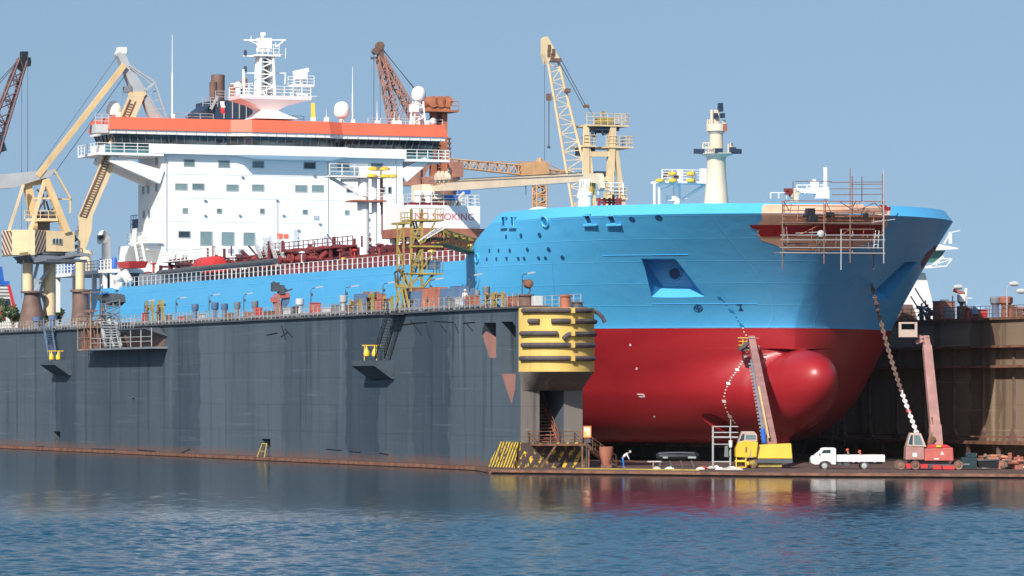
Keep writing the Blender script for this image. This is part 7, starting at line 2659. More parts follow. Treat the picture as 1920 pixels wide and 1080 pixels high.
# ================================================================== truck
def truck():
    b, k, L = loc(1590, 880.0)
    t = T('flatbed_truck', 'small white flatbed truck carrying two men in orange helmets', 'truck', b, 0)
    wd = 1.72
    prof = [(1521, 868), (1520.5, 861), (1523, 856), (1541, 841), (1545, 839.6), (1565, 839.6), (1567.6, 842), (1567.6, 871), (1560, 871), (1556, 866.5), (1550, 864.5), (1543, 864.8), (1538, 867.5), (1536, 871), (1527, 871)]
    cab = part('cab', MB().prism([L(x, y, 0) for x, y in prof], (0, wd, 0)), 'white', t, angle=25, bevel=.035)
    for d, o in ((-.006, .012), (wd - .006, .012)):
        part('side_window', MB().prism([L(x, y, d) for x, y in ((1544, 843.5), (1557.5, 842.8), (1557.5, 850), (1539.5, 850.3))], (0, o, 0)), 'glass_dark', cab)
    nx, nz = -.64, .77
    a, c = L(1525, 854.6, .12), L(1539.5, 842.6, .12)
    q = [(a[0] + nx * .012, .12, a[2] + nz * .012), (c[0] + nx * .012, .12, c[2] + nz * .012), (c[0] + nx * .012, wd - .12, c[2] + nz * .012), (a[0] + nx * .012, wd - .12, a[2] + nz * .012)]
    part('windscreen', MB().prism(q, (nx * .01, 0, nz * .01)), 'glass_dark', cab)
    part('door_seam', MB().prism([L(x, y, -.004) for x, y in ((1557.9, 852), (1558.3, 852), (1558.3, 867), (1557.9, 867))], (0, .006, 0)).cbox(L(1556, 857, -.02), (.14, .03, .03)), 'mgrey', cab)
    for d in (.18, wd - .18):
        part('headlight', MB().lathe(L(1521.2, 861.5, d), [(.02, -.04), (.13, -.03), (.13, .05)], 12, axis='x'), 'glass_pale', t)
    part('bumper', MB().box(L(1519, 870, .02), L(1523, 866.5, wd - .02)), 'dgrey', t, bevel=.02)
    for d in (-.16, wd + .06):
        part('mirror', MB().cbox(L(1536.5, 852, d + .05), (.06, .1, .22)).tube(L(1537, 852, d + .05), L(1541, 849, .1 if d < 0 else wd - .1), .015, n=5), 'black', t)
    bx0, bx1 = 1569, 1659
    mb = MB()
    f0 = L(bx0, 865.5)[2]
    f1 = L(bx0, 853)[2]
    x0, x1 = L(bx0, 0)[0], L(bx1, 0)[0]
    mb.box((x0, 0, f0), (x1, .05, f1)).box((x0, wd - .05, f0), (x1, wd, f1)).box((x0, .051, f0), (x0 + .05, wd - .051, f1)).box((x1 - .05, .051, f0), (x1, wd - .051, f1)).box((x0 + .051, .051, f0), (x1 - .051, wd - .051, f0 + .08))
    bed = part('flatbed', mb, 'white', t, smooth=False)
    part('hinge', MB().cbox(L(1600, 866, -.02), (.16, .05, .1)).cbox(L(1611, 866, -.02), (.16, .05, .1)).cbox(L(1640, 866, -.02), (.16, .05, .1)), 'lgrey', bed)
    part('tail_lamp', MB().box(L(1659.1, 864, .1), L(1659.8, 859, .25)), 'brightred', t)
    mb = MB().box(L(1566, 870, .35), L(1655, 866, wd - .35)).box(L(1582, 873.5, .1), L(1593, 866.5, .5)).box(L(1571, 872, .1), L(1578, 866.5, .6)).cbox(L(1645, 869, .6), (.8, .3, .15))
    part('chassis', mb, 'dgrey', t)
    for x in (1546, 1620.5):
        for d in (0.02, wd - .22):
            c = L(x, 872.9, d)
            w = part('wheel', MB().lathe(c, [(.02, .03), (.22, .03), (.31, 0), (.325, .03), (.325, .17), (.31, .2), (.02, .2)], 22, axis='y'), 'rubber', t)
            part('rim', MB().lathe(c, [(.02, .02), (.08, -.01), (.12, .015), (.2, .02), (.21, -.005), (.22, .02), (.22, .03)], 18, axis='y'), 'lgrey', w)
    part('mudguard', MB().path([L(1613, 872, .12), L(1615, 866.5, .12), (L(1621, 865)[0], .12, L(0, 864.6)[2] - .0), L(1627, 866.5, .12), L(1629, 872, .12)], .05, 6), 'dgrey', t)
    # the two men sit on the bed floor
    wb = W(b)
    def in_bed(x, d):
        p = L(x, 0, d)
        X, Y = wb.x + p[0], wb.y + d
        dx, dy = X - OX, Y - OY
        return (dx * C + dy * S, -dx * S + dy * C, ZDK + f0 + .08)
    person('man in grey brown jacket and orange helmet sitting on the truck bed', in_bed(1593, .75), R(180), SIT, 'greycloth', 'greycloth', 'helmet', group=None)
    s2 = {q: (p[0] + (.06 if q in ('head', 'neck') else 0), p[1], p[2] - (.12 if q in ('head', 'neck', 'chest', 'shl', 'shr', 'ell', 'elr') else 0)) for q, p in SIT.items()}
    person('man in red overall and orange helmet sitting near the tail of the truck', in_bed(1617, .8), R(155), s2, 'redcloth', 'redcloth', 'helmet')
    c = in_bed(1571, .9)
    return t
truck()

# ================================================================== boom cranes on the dock floor
def wheel(t, c, r, w, axis='y', mat='brown', rim='mgrey'):
    o = part('wheel', MB().lathe(c, [(.05, .04), (r * .6, .04), (r * .95, 0), (r, .08), (r, w - .08), (r * .95, w), (.05, w)], 20, axis=axis), mat, t)
    part('rim', MB().lathe(c, [(.04, -.01), (r * .3, -.02), (r * .5, .02), (r * .58, .04)], 16, axis=axis), rim, o)

def yellow_crane():
    b, k, L = loc(1430, 878)
    t = T('mobile_crane', 'yellow mobile crane with pink telescopic boom raised against the red hull', 'mobile crane', b, 0)
    up = MB().hexa([L(1418, 860, 0), L(1486, 860, 0), L(1486, 860, 2.4), L(1418, 860, 2.4), L(1421, 834, .25), L(1484, 831.5, .25), L(1484, 831.5, 2.2), L(1421, 834, 2.2)])
    part('counterweight', up, 'yellow', t, smooth=False, bevel=.06)
    cabm = MB().prism([L(x, y, -.35) for x, y in ((1379, 857), (1379, 842), (1384, 830), (1396, 826), (1421, 829), (1418, 857), (1404, 858))], (0, 2.0, 0))
    part('engine_house', cabm, 'yellow', t, smooth=False, bevel=.05)
    part('engine_cover', MB().hexa([L(1404, 857.5, -.45), L(1420, 859, -.1), L(1420, 859, .3), L(1404, 857.5, .3), L(1407, 840, -.4), L(1422, 833, .1), L(1422, 833, .4), L(1407, 840, .4)]), M['tan_cover'], t, smooth=False)
    cp = [(1383, 830.5), (1391, 809), (1414, 809), (1419, 815), (1420, 828.5), (1396, 826.5)]
    cab = part('cab', MB().prism([L(x, y, -.3) for x, y in cp], (0, 1.7, 0)), M['tan_cover'], t, smooth=False, bevel=.03)
    part('cab_window', MB().prism([L(x, y, -.315) for x, y in ((1398, 815), (1416, 815.5), (1417.5, 824), (1398, 824))], (0, .012, 0)), 'glass_mid', cab)
    part('cab_window', MB().prism([L(x, y, -.315) for x, y in ((1386, 827), (1391, 814), (1395.5, 813.5), (1394.5, 825.5))], (0, .012, 0)), 'glass_dark', cab)
    part('door_slot', MB().prism([L(x, y, -.37) for x, y in ((1397, 838.5), (1400.5, 838), (1400.5, 848), (1397, 848.5))], (0, .015, 0)), 'rust', t)
    part('turntable', MB().box(L(1412, 868, -.05), L(1486, 860.3, 2.4)), 'dgrey', t)
    part('undercarriage', MB().box(L(1420, 876, .2), L(1466, 868.2, 2.3)), 'scafyellow', t)
    for d in (-.1, 2.1):
        wheel(t, L(1411, 868.5, d), 9.5 * k, .45, mat='rust', rim='scafyellow')
        wheel(t, L(1388, 870, d), 7.5 * k, .4, mat='rust', rim='scafyellow')
    wheel(t, L(1456, 870.5, 2.0), 7.5 * k, .4, mat='rust')
    mb = MB().box(L(1378, 866, -.5), L(1399, 862.5, .3)).tube(L(1380, 876, -.5), L(1380, 858, -.5), .05).tube(L(1398, 876, -.5), L(1398, 858, -.5), .05).bar(L(1380, 876, -.45), L(1398, 876, -.45), .08).lathe(L(1402, 872, -.5), [(.1, 0), (.15, .1), (.12, .3)], 10)
    part('step_frame', mb, 'lampyellow', t)
    # telescopic boom leaning up and away to the hull
    hp, hn = hit(1393, 648)
    wh = W(hp)
    wb = W(b)
    dep = (wh.y - wb.y) - 1.6
    def at(x, y, Y):
        kk = (wb.y + Y) / F
        X = (x - 960) * kk
        return (X - wb.x, Y, CAMZ + (735 - y) * kk - b[2])
    p0, p1, p2 = at(1447, 836, 1.2), at(1416, 672, dep * .88), at(1409, 634, dep)
    mb = MB().bar(p0, p1, .85, .85, .66, .62)
    bm = part('boom', mb, 'boompink', t, smooth=False)
    part('boom_tip', MB().bar(p1, p2, .62, .6, .6, .5).bar(at(1400, 640, dep), at(1424, 652, dep - .3), .3, .3), 'boompink', bm, smooth=False)
    q0, q1 = at(1436, 836, 1.0), at(1409, 676, dep * .88 - .5)
    mb = MB().bar(q0, q1, .32, .3, .25, .2)
    for i in range(24):
        f = i / 24
        p = Vector(q0).lerp(Vector(q1), f)
        mb.cbox((p[0] - .1, p[1] - .2, p[2]), (.45, .1, .16))
    part('cable_track', mb, 'mgrey', bm)
    mb = MB().bar(at(1441, 820, .6), at(1413, 676, dep * .88 - .45), .16, .12)
    part('boom_stripe', mb, 'cream', bm)
    part('lift_cylinder', MB().tube(at(1433, 832, .8), at(1430, 806, 2.0), .2, n=10), 'blue', t)
    # basket held at the hull
    mb = MB()
    B = lambda x, y, d: at(x, y, dep + d)
    mb.rail([B(1384, 654, -.6), B(1402, 654, -.6), B(1402, 654, .7), B(1384, 654, .7), B(1384, 654, -.6)], 1.0, .5, 3, .035)
    bk = part('work_basket', mb, 'lampyellow', t)
    part('basket_floor', MB().hexa([B(1384, 658, -.6), B(1402, 658, -.6), B(1402, 658, .7), B(1384, 658, .7), B(1384, 654, -.6), B(1402, 654, -.6), B(1402, 654, .7), B(1384, 654, .7)]).bar(B(1386, 655, -.7), B(1402, 642, -.7), .28), 'dgrey', bk)
    part('basket_arm', MB().bar(B(1396, 652, 0), B(1424, 655, -.3), .25).bar(B(1383, 634, -.65), B(1424, 634, -.65), .06), 'boompink', bk)
M['tan_cover'] = paint('faded_tan_cab_paint', (0.48, 0.36, 0.30), 0.55, 0.1, 0.8, streak=0.15)
yellow_crane()

def red_crane():
    b, k, L = loc(1745, 881)
    t = T('mobile_crane', 'faded red mobile crane with pale brown boom and lifted cage', 'mobile crane', b, 0)
    part('crane_body', MB().hexa([L(1733, 864, 0), L(1788, 864, 0), L(1788, 864, 2.3), L(1733, 864, 2.3), L(1734, 841, 0), L(1787, 839.5, 0), L(1787, 839.5, 2.3), L(1734, 841, 2.3)]), 'cranered', t, smooth=False, bevel=.06)
    part('cab_base', MB().hexa([L(1698, 862, -.1), L(1733, 862, -.1), L(1733, 862, 1.9), L(1698, 862, 1.9), L(1699, 836.5, -.1), L(1733, 839, -.1), L(1733, 839, 1.9), L(1699, 836.5, 1.9)]), 'boompink', t, smooth=False, bevel=.05)
    cab = part('cab', MB().loft([[L(1700, 836, -.05), L(1737, 838, -.05), L(1737, 838, 1.7), L(1700, 836, 1.7)], [L(1707, 811.5, .1), L(1727, 812.5, .1), L(1727, 812.5, 1.5), L(1707, 811.5, 1.5)]]), M['tan_cover'], t, smooth=False, bevel=.03)
    part('cab_window', MB().prism([L(1714, 834, -.03), L(1731, 835, -.03), L(1725, 816, .085), L(1714, 815.5, .085)], (0, -.012, 0)), 'glass_mid', cab)
    part('cab_window', MB().prism([L(1703, 833, -.04), L(1711, 834, -.04), L(1712, 816, .085), L(1708, 815.5, .085)], (0, -.012, 0)), 'glass_dark', cab)
    mb = MB().prism([L(1763, 852.5, -.012), L(1770, 852.5, -.012), L(1766.5, 845.5, -.012)], (0, .01, 0)).prism([L(1711, 856.5, -.112), L(1719, 856.5, -.112), L(1719, 849, -.112), L(1711, 849, -.112)], (0, .01, 0)).cbox(L(1756, 860.5, -.02), (.4, .03, .1))
    part('white_marking', mb, 'mark_white', t)
    part('engine_cover', MB().hexa([L(1737, 840, .1), L(1784, 839, .1), L(1784, 839, 2.0), L(1737, 840, 2.0), L(1745, 833.5, .3), L(1776, 834, .3), L(1776, 834, 1.8), L(1745, 833.5, 1.8)]).cbox(L(1760, 835, .1), (.35, .2, .15)), 'brightred', t, smooth=False)
    part('lamp_block', MB().cbox(L(1760, 836.5, -.05), (.4, .15, .16)), 'lampyellow', t)
    part('undercarriage', MB().box(L(1700, 877, .3), L(1790, 871, 2.0)).box(L(1706, 871, .4), L(1780, 864.3, 1.9)), 'dgrey', t)
    part('outrigger', MB().box(L(1697, 878, .05), L(1712, 869, .3)).box(L(1722, 878, .02), L(1740, 870, .3)).box(L(1749, 880, .0), L(1765, 872, .3)).box(L(1768, 880, -.05), L(1790, 873, .3)), 'brightred', t, smooth=False)
    for x in (1688.5, 1716, 1797):
        for d in (-.2, 1.9):
            wheel(t, L(x, 872, d), 8.7 * k, .5, mat='brown', rim='rust')
    wb = W(b)
    def at(x, y, Y):
        kk = (wb.y + Y) / F
        return ((x - 960) * kk - wb.x, Y, CAMZ + (735 - y) * kk - b[2])
    p0, p1, p2 = at(1756, 840, 1.2), at(1738, 650, 6.0), at(1735, 632, 6.4)
    bm = part('boom', MB().bar(p0, at(1753, 800, 2.0), .95, .9, .95, .9).bar(at(1753, 803, 2.0), p1, .82, .8, .72, .66), 'boompink', t, smooth=False)
    part('boom_tip', MB().bar(p1, p2, .5, .6).bar(at(1742, 634, 6.2), at(1717, 642, 6.2), .3, .3), 'boompink', bm, smooth=False)
    part('boom_rib', MB().bar(at(1749, 800, 1.6), at(1736, 660, 5.7), .14, .08), 'rust', bm)
    part('lift_cylinder', MB().tube(at(1742, 833, .8), at(1748, 806, 1.6), .17, n=10).bar(at(1741, 838, .6), at(1752, 820, .8), .25), 'rust', t)
    B = lambda x, y, d: at(x, y, 6.2 + d)
    mb = MB()
    def slab(x0, y0, x1, y1, d0, d1):
        mb.hexa([B(x0, y1, d0), B(x1, y1, d0), B(x1, y1, d1), B(x0, y1, d1), B(x0, y0, d0), B(x1, y0, d0), B(x1, y0, d1), B(x0, y0, d1)])
    slab(1685, 618, 1720, 629.5, -.8, -.72); slab(1685, 629.5, 1720, 632, -.8, .8); slab(1685, 604, 1690, 618, -.8, -.72); slab(1715, 604, 1720, 618, -.8, -.72); slab(1690, 604, 1715, 607, -.8, -.72)
    slab(1685, 604, 1686, 629, -.7, .8); slab(1719, 604, 1720, 629, -.7, .8); slab(1687, 618, 1718, 629, .74, .8)
    part('work_cage', mb, M['tan_cover'], t, smooth=False)
    part('cage_arm', MB().bar(B(1718, 630, 0), B(1740, 636, 0), .3), 'boompink', t)
red_crane()

# ================================================================== anchor chain
def anchor_chain():
    a = hit(1635, 535)[0]
    c = Vector(P(1719, 812, D=361.0))
    t = T('anchor_chain', 'heavy anchor chain hanging from the bow recess with white painted end', 'chain', (c.x, c.y, c.z))
    n = 50
    pts = []
    for i in range(n + 1):
        f = i / n
        p = a.lerp(c, f)
        p.z -= 1.1 * math.sin(math.pi * f) * (1 - f * .3)
        pts.append(p)
    parts = {'chain_link': MB(), 'white_link': MB(), 'red_link': MB()}
    for i in range(n):
        d = pts[i + 1] - pts[i]
        L_ = d.length
        d.normalize()
        s = d.cross(Vector((0, 0, 1))).normalized()
        s2 = s.cross(d)
        w = s if i % 2 else s2
        m = (pts[i] + pts[i + 1]) / 2
        f = i / n
        key = 'chain_link' if f < .68 else ('red_link' if .80 < f < .83 else 'white_link')
        ring = []
        for q in range(13):
            th = 2 * math.pi * q / 12
            ring.append(m + d * (L_ * .66 * math.cos(th)) + w * (.17 * math.sin(th)))
        parts[key].path(ring, .062, 6)
        parts[key].tube(m - w * .15, m + w * .15, .05, n=6)
    part('chain_link', parts['chain_link'], 'brown', t)
    part('chain_link', parts['white_link'], 'mark_white', t, label='white painted chain links')
    part('chain_link', parts['red_link'], 'brightred', t, label='red painted chain link')
anchor_chain()

# ================================================================== small things on the dock floor
def floor_things():
    # hopper bin
    b, k, L = loc(1137, 878)
    t = T('hopper_bin', 'rusty red hopper bin beside the deck stair', 'bin', b, 0)
    part('hopper', MB().lathe((0, .8, 0), [(.35, L(0, 872)[2]), (.42, L(0, 866)[2]), (.58, L(0, 850)[2]), (.6, L(0, 839)[2]), (.55, L(0, 838)[2]), (.5, L(0, 842)[2])], 16), 'redbrown', t)
    part('bin_leg', MB().cbox((0, .8, .15), (.9, .9, .3)), 'rust', t)
    # dark long machine on trestles
    b, k, L = loc(1270, 876)
    t = T('compressor', 'long dark machine body with glinting panels on trestle legs', 'machine', b, 0)
    sec = lambda x, s: [L(x, 856 + 9 * s * math.sin(q), .9 + .75 * s * math.cos(q)) for q in (2 * math.pi * i / 16 for i in range(16))]
    part('machine_body', MB().loft([sec(1231, .55), sec(1236, .9), sec(1245, 1), sec(1298, 1), sec(1306, .9), sec(1311, .5)]), 'black', t)
    part('side_panel', MB().box(L(1243, 859.5, .12), L(1252, 856.5, .16)).box(L(1290, 859.5, .12), L(1305, 856, .16)), 'winframe', t)
    mb = MB()
    for x, dx in ((1240, -4), (1256, 3), (1276, 4), (1296, 5)):
        for d in (.4, 1.4):
            mb.bar(L(x, 864, d), L(x + dx, 876, d), .16)
    part('trestle_leg', mb, 'dgrey', t)
    part('lamp_row', MB().path([L(1236, 850.5, .4), L(1255, 849, .25), L(1275, 848.5, .2), L(1303, 850, .4)], .03, 5), 'mgrey', t)
    # low work table
    b, k, L = loc(1226, 878)
    t = T('work_trestle', 'small pale work trestle left of the dark machine', 'trestle', b, 0)
    part('table_top', MB().box(L(1214, 866.5, 0), L(1240, 864.5, .7)), 'ply', t)
    part('leg', MB().bar(L(1225, 866.5, .1), L(1225, 878, .1), .12), 'wood', t)
    part('leg', MB().bar(L(1233, 866.5, .6), L(1233, 878, .6), .12), 'wood', t)
    # scattered scrap boards
    spec = [(1231, 879, .9, 'ply'), (1255, 879.5, 1.1, 'shirt'), (1313, 880, 1.0, 'shirt'), (1333, 878, .9, 'ply'), (1350, 880.5, 1.2, 'shirt'), (1372, 878.5, 1.3, 'shirt'), (1385, 881, 1.0, 'ply'), (1343, 876.5, .7, 'shirt'), (1365, 881, 1.6, 'ply')]
    labs = ['pale scrap under the left end of the dark machine', 'white scrap sheet under the middle of the dark machine', 'white scrap sheet left of the red bag', 'pale scrap just behind the red bag', 'white scrap strip just right of the red bag', 'white scrap board before the pipe scaffold tower', 'pale board at the wheel of the yellow crane', 'smallest white scrap behind the strip near the red bag', 'long pale board on the dock edge before the scaffold tower']
    for (x, y, s, m_), lab in zip(spec, labs):
        b, k, L = loc(x, y)
        s *= .7
        mb = MB()
        r = random.Random(x)
        mb.hexa([(-s * .5, -.2, .0), (s * .5, -.25, .0), (s * .5, .3, .0), (-s * .4, .25, .0), (-s * .5, -.2, .09), (s * .5, -.25, .05), (s * .45, .3, .12), (-s * .4, .25, .10)])
        mb.hexa([(-s * .3, -.1, .12), (s * .3, -.15, .08), (s * .3, .2, .14), (-s * .2, .2, .14), (-s * .3, -.1, .18), (s * .25, -.15, .13), (s * .2, .2, .2), (-s * .2, .2, .17)])
        o = bpy.data.objects.new('scrap_board', to_mesh('scrap_board', mb, m_))
        col.objects.link(o)
        o.location = W(b)
        tag(o, lab, 'scrap', 'scrap lying along the dock edge')
    b, k, L = loc(1318, 879.5)
    o = bpy.data.objects.new('cloth_bag', to_mesh('cloth_bag', MB().sphere((0, .1, .12), .2, 12, 8, .7).sphere((.22, 0, .09), .13, 10, 6, .7), 'brightred'))
    col.objects.link(o)
    o.location = W(b)
    tag(o, 'bright red bag lying among white scrap', 'bag')
    # pipe scaffold tower
    b, k, L = loc(1355, 873)
    t = T('pipe_scaffold', 'narrow grey pipe scaffold tower left of the yellow crane', 'scaffold', b, 0)
    for x, yt in ((1337.5, 799), (1370, 786)):
        for d in (0, 1.5):
            part('standard', MB().tube(L(x, 873, d), L(x, yt if d == 0 else 800, d), .05, n=6), 'lgrey', t)
    mb = MB()
    for y in (800, 811, 820, 833, 866):
        for d in (0, 1.5):
            mb.tube(L(1336, y, d), L(1384 if y < 830 else 1371, y, d), .045 if y != 820 else .07, n=6)
        mb.tube(L(1337.5, y, 0), L(1337.5, y, 1.5), .04, n=5).tube(L(1370, y, 0), L(1370, y, 1.5), .04, n=5)
    part('ledger', mb, 'lgrey', t)
    part('plank', MB().box(L(1337, 821.5, .05), L(1384, 820.2, 1.45)), 'ply', t)
    b2, k2, L2 = loc(1370, 837, P(1370, 837, D=W(b).y - .15))
    o = bpy.data.objects.new('hanging_bucket', to_mesh('hanging_bucket', MB().lathe((0, 0, 0), [(.12, -.1), (.17, .1), (.18, .5), (.15, .52), (.1, .3)], 14), 'shirt'))
    col.objects.link(o); o.location = W(b2)
    tag(o, 'white bucket hanging on the grey pipe scaffold', 'bucket')
    b2, k2, L2 = loc(1362, 852, P(1362, 852, D=W(b).y - .1))
    o = bpy.data.objects.new('work_jacket', to_mesh('work_jacket', MB().hexa([(-.2, -.06, -.2), (.18, -.04, -.25), (.18, .06, -.25), (-.2, .05, -.2), (-.14, -.05, .75), (.14, -.05, .75), (.14, .05, .75), (-.14, .05, .75)]), M['greycloth2']))
    col.objects.link(o); o.location = W(b2)
    tag(o, 'grey green jacket hanging on the pipe scaffold', 'jacket')
    # ladder under the bow
    b, k, L = loc(1571, 858)
    t = T('ladder_frame', 'dark ladder frame standing in the shade under the bow', 'ladder', b, 0)
    for x in (1560, 1583):
        part('rail', MB().tube(L(x, 858), L(x, 786 if x > 1570 else 800), .06, n=6), 'dgrey', t)
    for y in (803, 814, 825, 837, 848):
        part('rung', MB().tube(L(1560, y), L(1583, y), .04, n=6), 'dgrey', t)
    # lit sign lantern on its post
    b, k, L = loc(1100, 878)
    t = T('lit_lantern', 'glowing orange framed lantern on a post above the deck stair', 'lantern', b, 0)
    part('lantern_post', MB().tube((0, .3, 0), (0, .3, L(0, 823)[2]), .06, n=8).box(L(1098, 830, .15), L(1107, 823, .4)), 'dgrey', t)
    part('lantern_frame', MB().box(L(1093, 821, .1), L(1109, 819.5, .5)).box(L(1093, 800, .1), L(1109, 798.5, .5)).box(L(1093, 819.4, .1), L(1094.6, 800.1, .5)).box(L(1107.4, 819.4, .1), L(1109, 800.1, .5)).box(L(1094.7, 819.4, .4), L(1107.3, 800.1, .5)), 'orange_rust', t, smooth=False)
    g, kk = new_mat('lit_lantern_glass', .4)
    kk.color((.8, .25, .06))
    kk.b.inputs['Emission Color'].default_value = (1.0, .42, .12, 1)
    kk.b.inputs['Emission Strength'].default_value = 0.7
    part('lantern_glass', MB().box(L(1094.7, 819.4, .14), L(1107.3, 800.1, .38)), g, t, smooth=False)
    part('lamp_tube', MB().box(L(1101.5, 815, .10), L(1104.5, 803, .13)).box(L(1096.5, 808, .10), L(1099, 802, .13)), M['lampwhite'], t)
    # keel blocks
    r = random.Random(2)
    kb = None
    for i in range(9):
        bb = (VC, 21 + i * 6.0, ZDK)
        if kb is None:
            kb = T('keel_block', 'stacked timber and steel keel block under the ship', 'keel block', bb, group='keel blocks under the tanker')
            part('block_base', MB().box((VC - 1.2, 20.4, ZDK), (VC + 1.2, 21.6, ZDK + 1.2)), 'dgrey', kb)
            part('timber_cap', MB().box((VC - 1.1, 20.5, ZDK + 1.2), (VC + 1.1, 21.5, ZK - .003)), 'wood', kb)
        else:
            copy_thing(kb, bb, 'stacked timber and steel keel block under the ship')
    for sv in (-13, 13):
        for i in range(5):
            copy_thing(kb, (VC + sv, 44 + i * 8.0, ZDK), 'stacked timber and steel keel block under the ship')
    # junk at the right edge
    b, k, L = loc(1817, 881)
    t = T('steel_crate', 'dark green steel crate behind the wheel of the red crane', 'crate', b, 0)
    part('crate_body', MB().box(L(1803, 878, 0), L(1832, 858, 1.6)), M['darkgreen'], t, bevel=.03)
    part('crate_lid', MB().box(L(1812, 858, .1), L(1831, 849.5, 1.4)), M['darkgreen'], t, bevel=.03)
    part('crate_label', MB().box(L(1806, 871.5, -.02), L(1818, 869.5, -.003)), 'mgrey', t)
    b, k, L = loc(1855, 881)
    t = T('steel_skip', 'low black steel skip right of the dark green crate', 'skip', b, 0)
    part('skip_body', MB().hexa([L(1836, 877, 0), L(1872, 878, 0), L(1872, 878, 1.6), L(1836, 877, 1.6), L(1833, 863.5, -.15), L(1873, 862, -.15), L(1873, 862, 1.8), L(1833, 863.5, 1.8)]), 'black', t, smooth=False)
    part('skip_rim', MB().bar(L(1833, 863, -.15), L(1873, 861.6, -.15), .12), 'dgrey', t)
    labs = ['white hose coil piece in front of the dark green crate', 'white hose end lying at the right edge of the dock floor']
    for (x, y, s), lab in zip(((1838, 878, 10), (1907, 877, 14)), labs):
        b, k, L = loc(x, y)
        o = bpy.data.objects.new('white_hose', to_mesh('white_hose', MB().path([L(x - s, y - .6, 0), L(x - s * .4, y - 2.6, .1), L(x + s * .3, y - 2, .3), L(x + s, y - 1, .0), L(x + s * 1.8, y - 1.8, .2)], .09, 8), 'mark_white'))
        col.objects.link(o); o.location = W(b)
        tag(o, lab, 'hose', 'white hoses on the dock floor')
    junk = [('pipe_pile', 'heap of rusty pipes behind the black skip', 1850, 858, 46, 13, 'rust', 3.0), ('pipe_pile', 'red brown pipe heap at the right edge behind the white hose', 1900, 872, 34, 26, 'redbrown', 2.0), ('pipe_pile', 'orange rusty scrap heap right of the black skip', 1874, 868, 30, 24, 'orange_rust', 2.6)]
    for nm, lab, x, y, w, h, m_, dd in junk:
        b, k, L = loc(x, y + 8)
        t = T(nm, lab, 'scrap heap', b, 0, group='scrap heaps on the dock floor')
        r = random.Random(x)
        m0, m1 = MB(), MB()
        for i in range(20):
            cx, cy = r.uniform(-w / 2, w / 2), r.uniform(2, h)
            ln = r.uniform(6, 22)
            an = r.choice((0, 0, r.uniform(-.5, .5), 1.5))
            q = m0 if i % 3 else m1
            x0, x1 = x + cx - ln / 2 * math.cos(an), x + cx + ln / 2 * math.cos(an)
            y0, y1 = y + 8 - cy - ln / 2 * math.sin(an) * .5, y + 8 - cy + ln / 2 * math.sin(an) * .5
            d = r.uniform(0, dd)
            q.tube(L(x0, y0, d), L(x1, y1, d + r.uniform(-.5, .5)), r.uniform(.06, .2), n=8)
        for i in range(5):
            cx = r.uniform(-w / 2, w / 2)
            m0.cbox(L(x + cx, y + 8 - h * .25, r.uniform(.4, dd)), (r.uniform(.4, .9), .6, h * k * .5))
        part('pipes', m0, m_, t)
        part('scrap_iron', m1, 'brown', t)
    b, k, L = loc(1868, 870)
    t = T('oil_drum', 'orange oil drum lying on the scrap at the right', 'drum', b, 0)
    part('drum_body', MB().lathe(L(1868, 860, 0), [(.02, -.4), (.3, -.4), (.31, -.38), (.3, -.14), (.31, -.12), (.3, .14), (.31, .16), (.3, .4), (.02, .4)], 16, axis='x'), M['drumorange'], t)
    part('drum_stand', MB().cbox(L(1868, 868, 0), (.9, .5, .3)), 'wood', t)
M['greycloth2'] = paint('grey_green_cloth', (0.16, 0.19, 0.18), .85, .1, 3)
M['darkgreen'] = paint('dark_green_crate_paint', (0.012, 0.035, 0.04), .5, .2, 1)
M['drumorange'] = paint('orange_drum_paint', (0.48, 0.2, 0.05), .5, .15, 1, rust=.15)
_m, _k = new_mat('lamp_tube_light', .4)
_k.color((1, .95, .85))
_k.b.inputs['Emission Color'].default_value = (1, .92, .8, 1)
_k.b.inputs['Emission Strength'].default_value = 2.2
M['lampwhite'] = _m
floor_things()

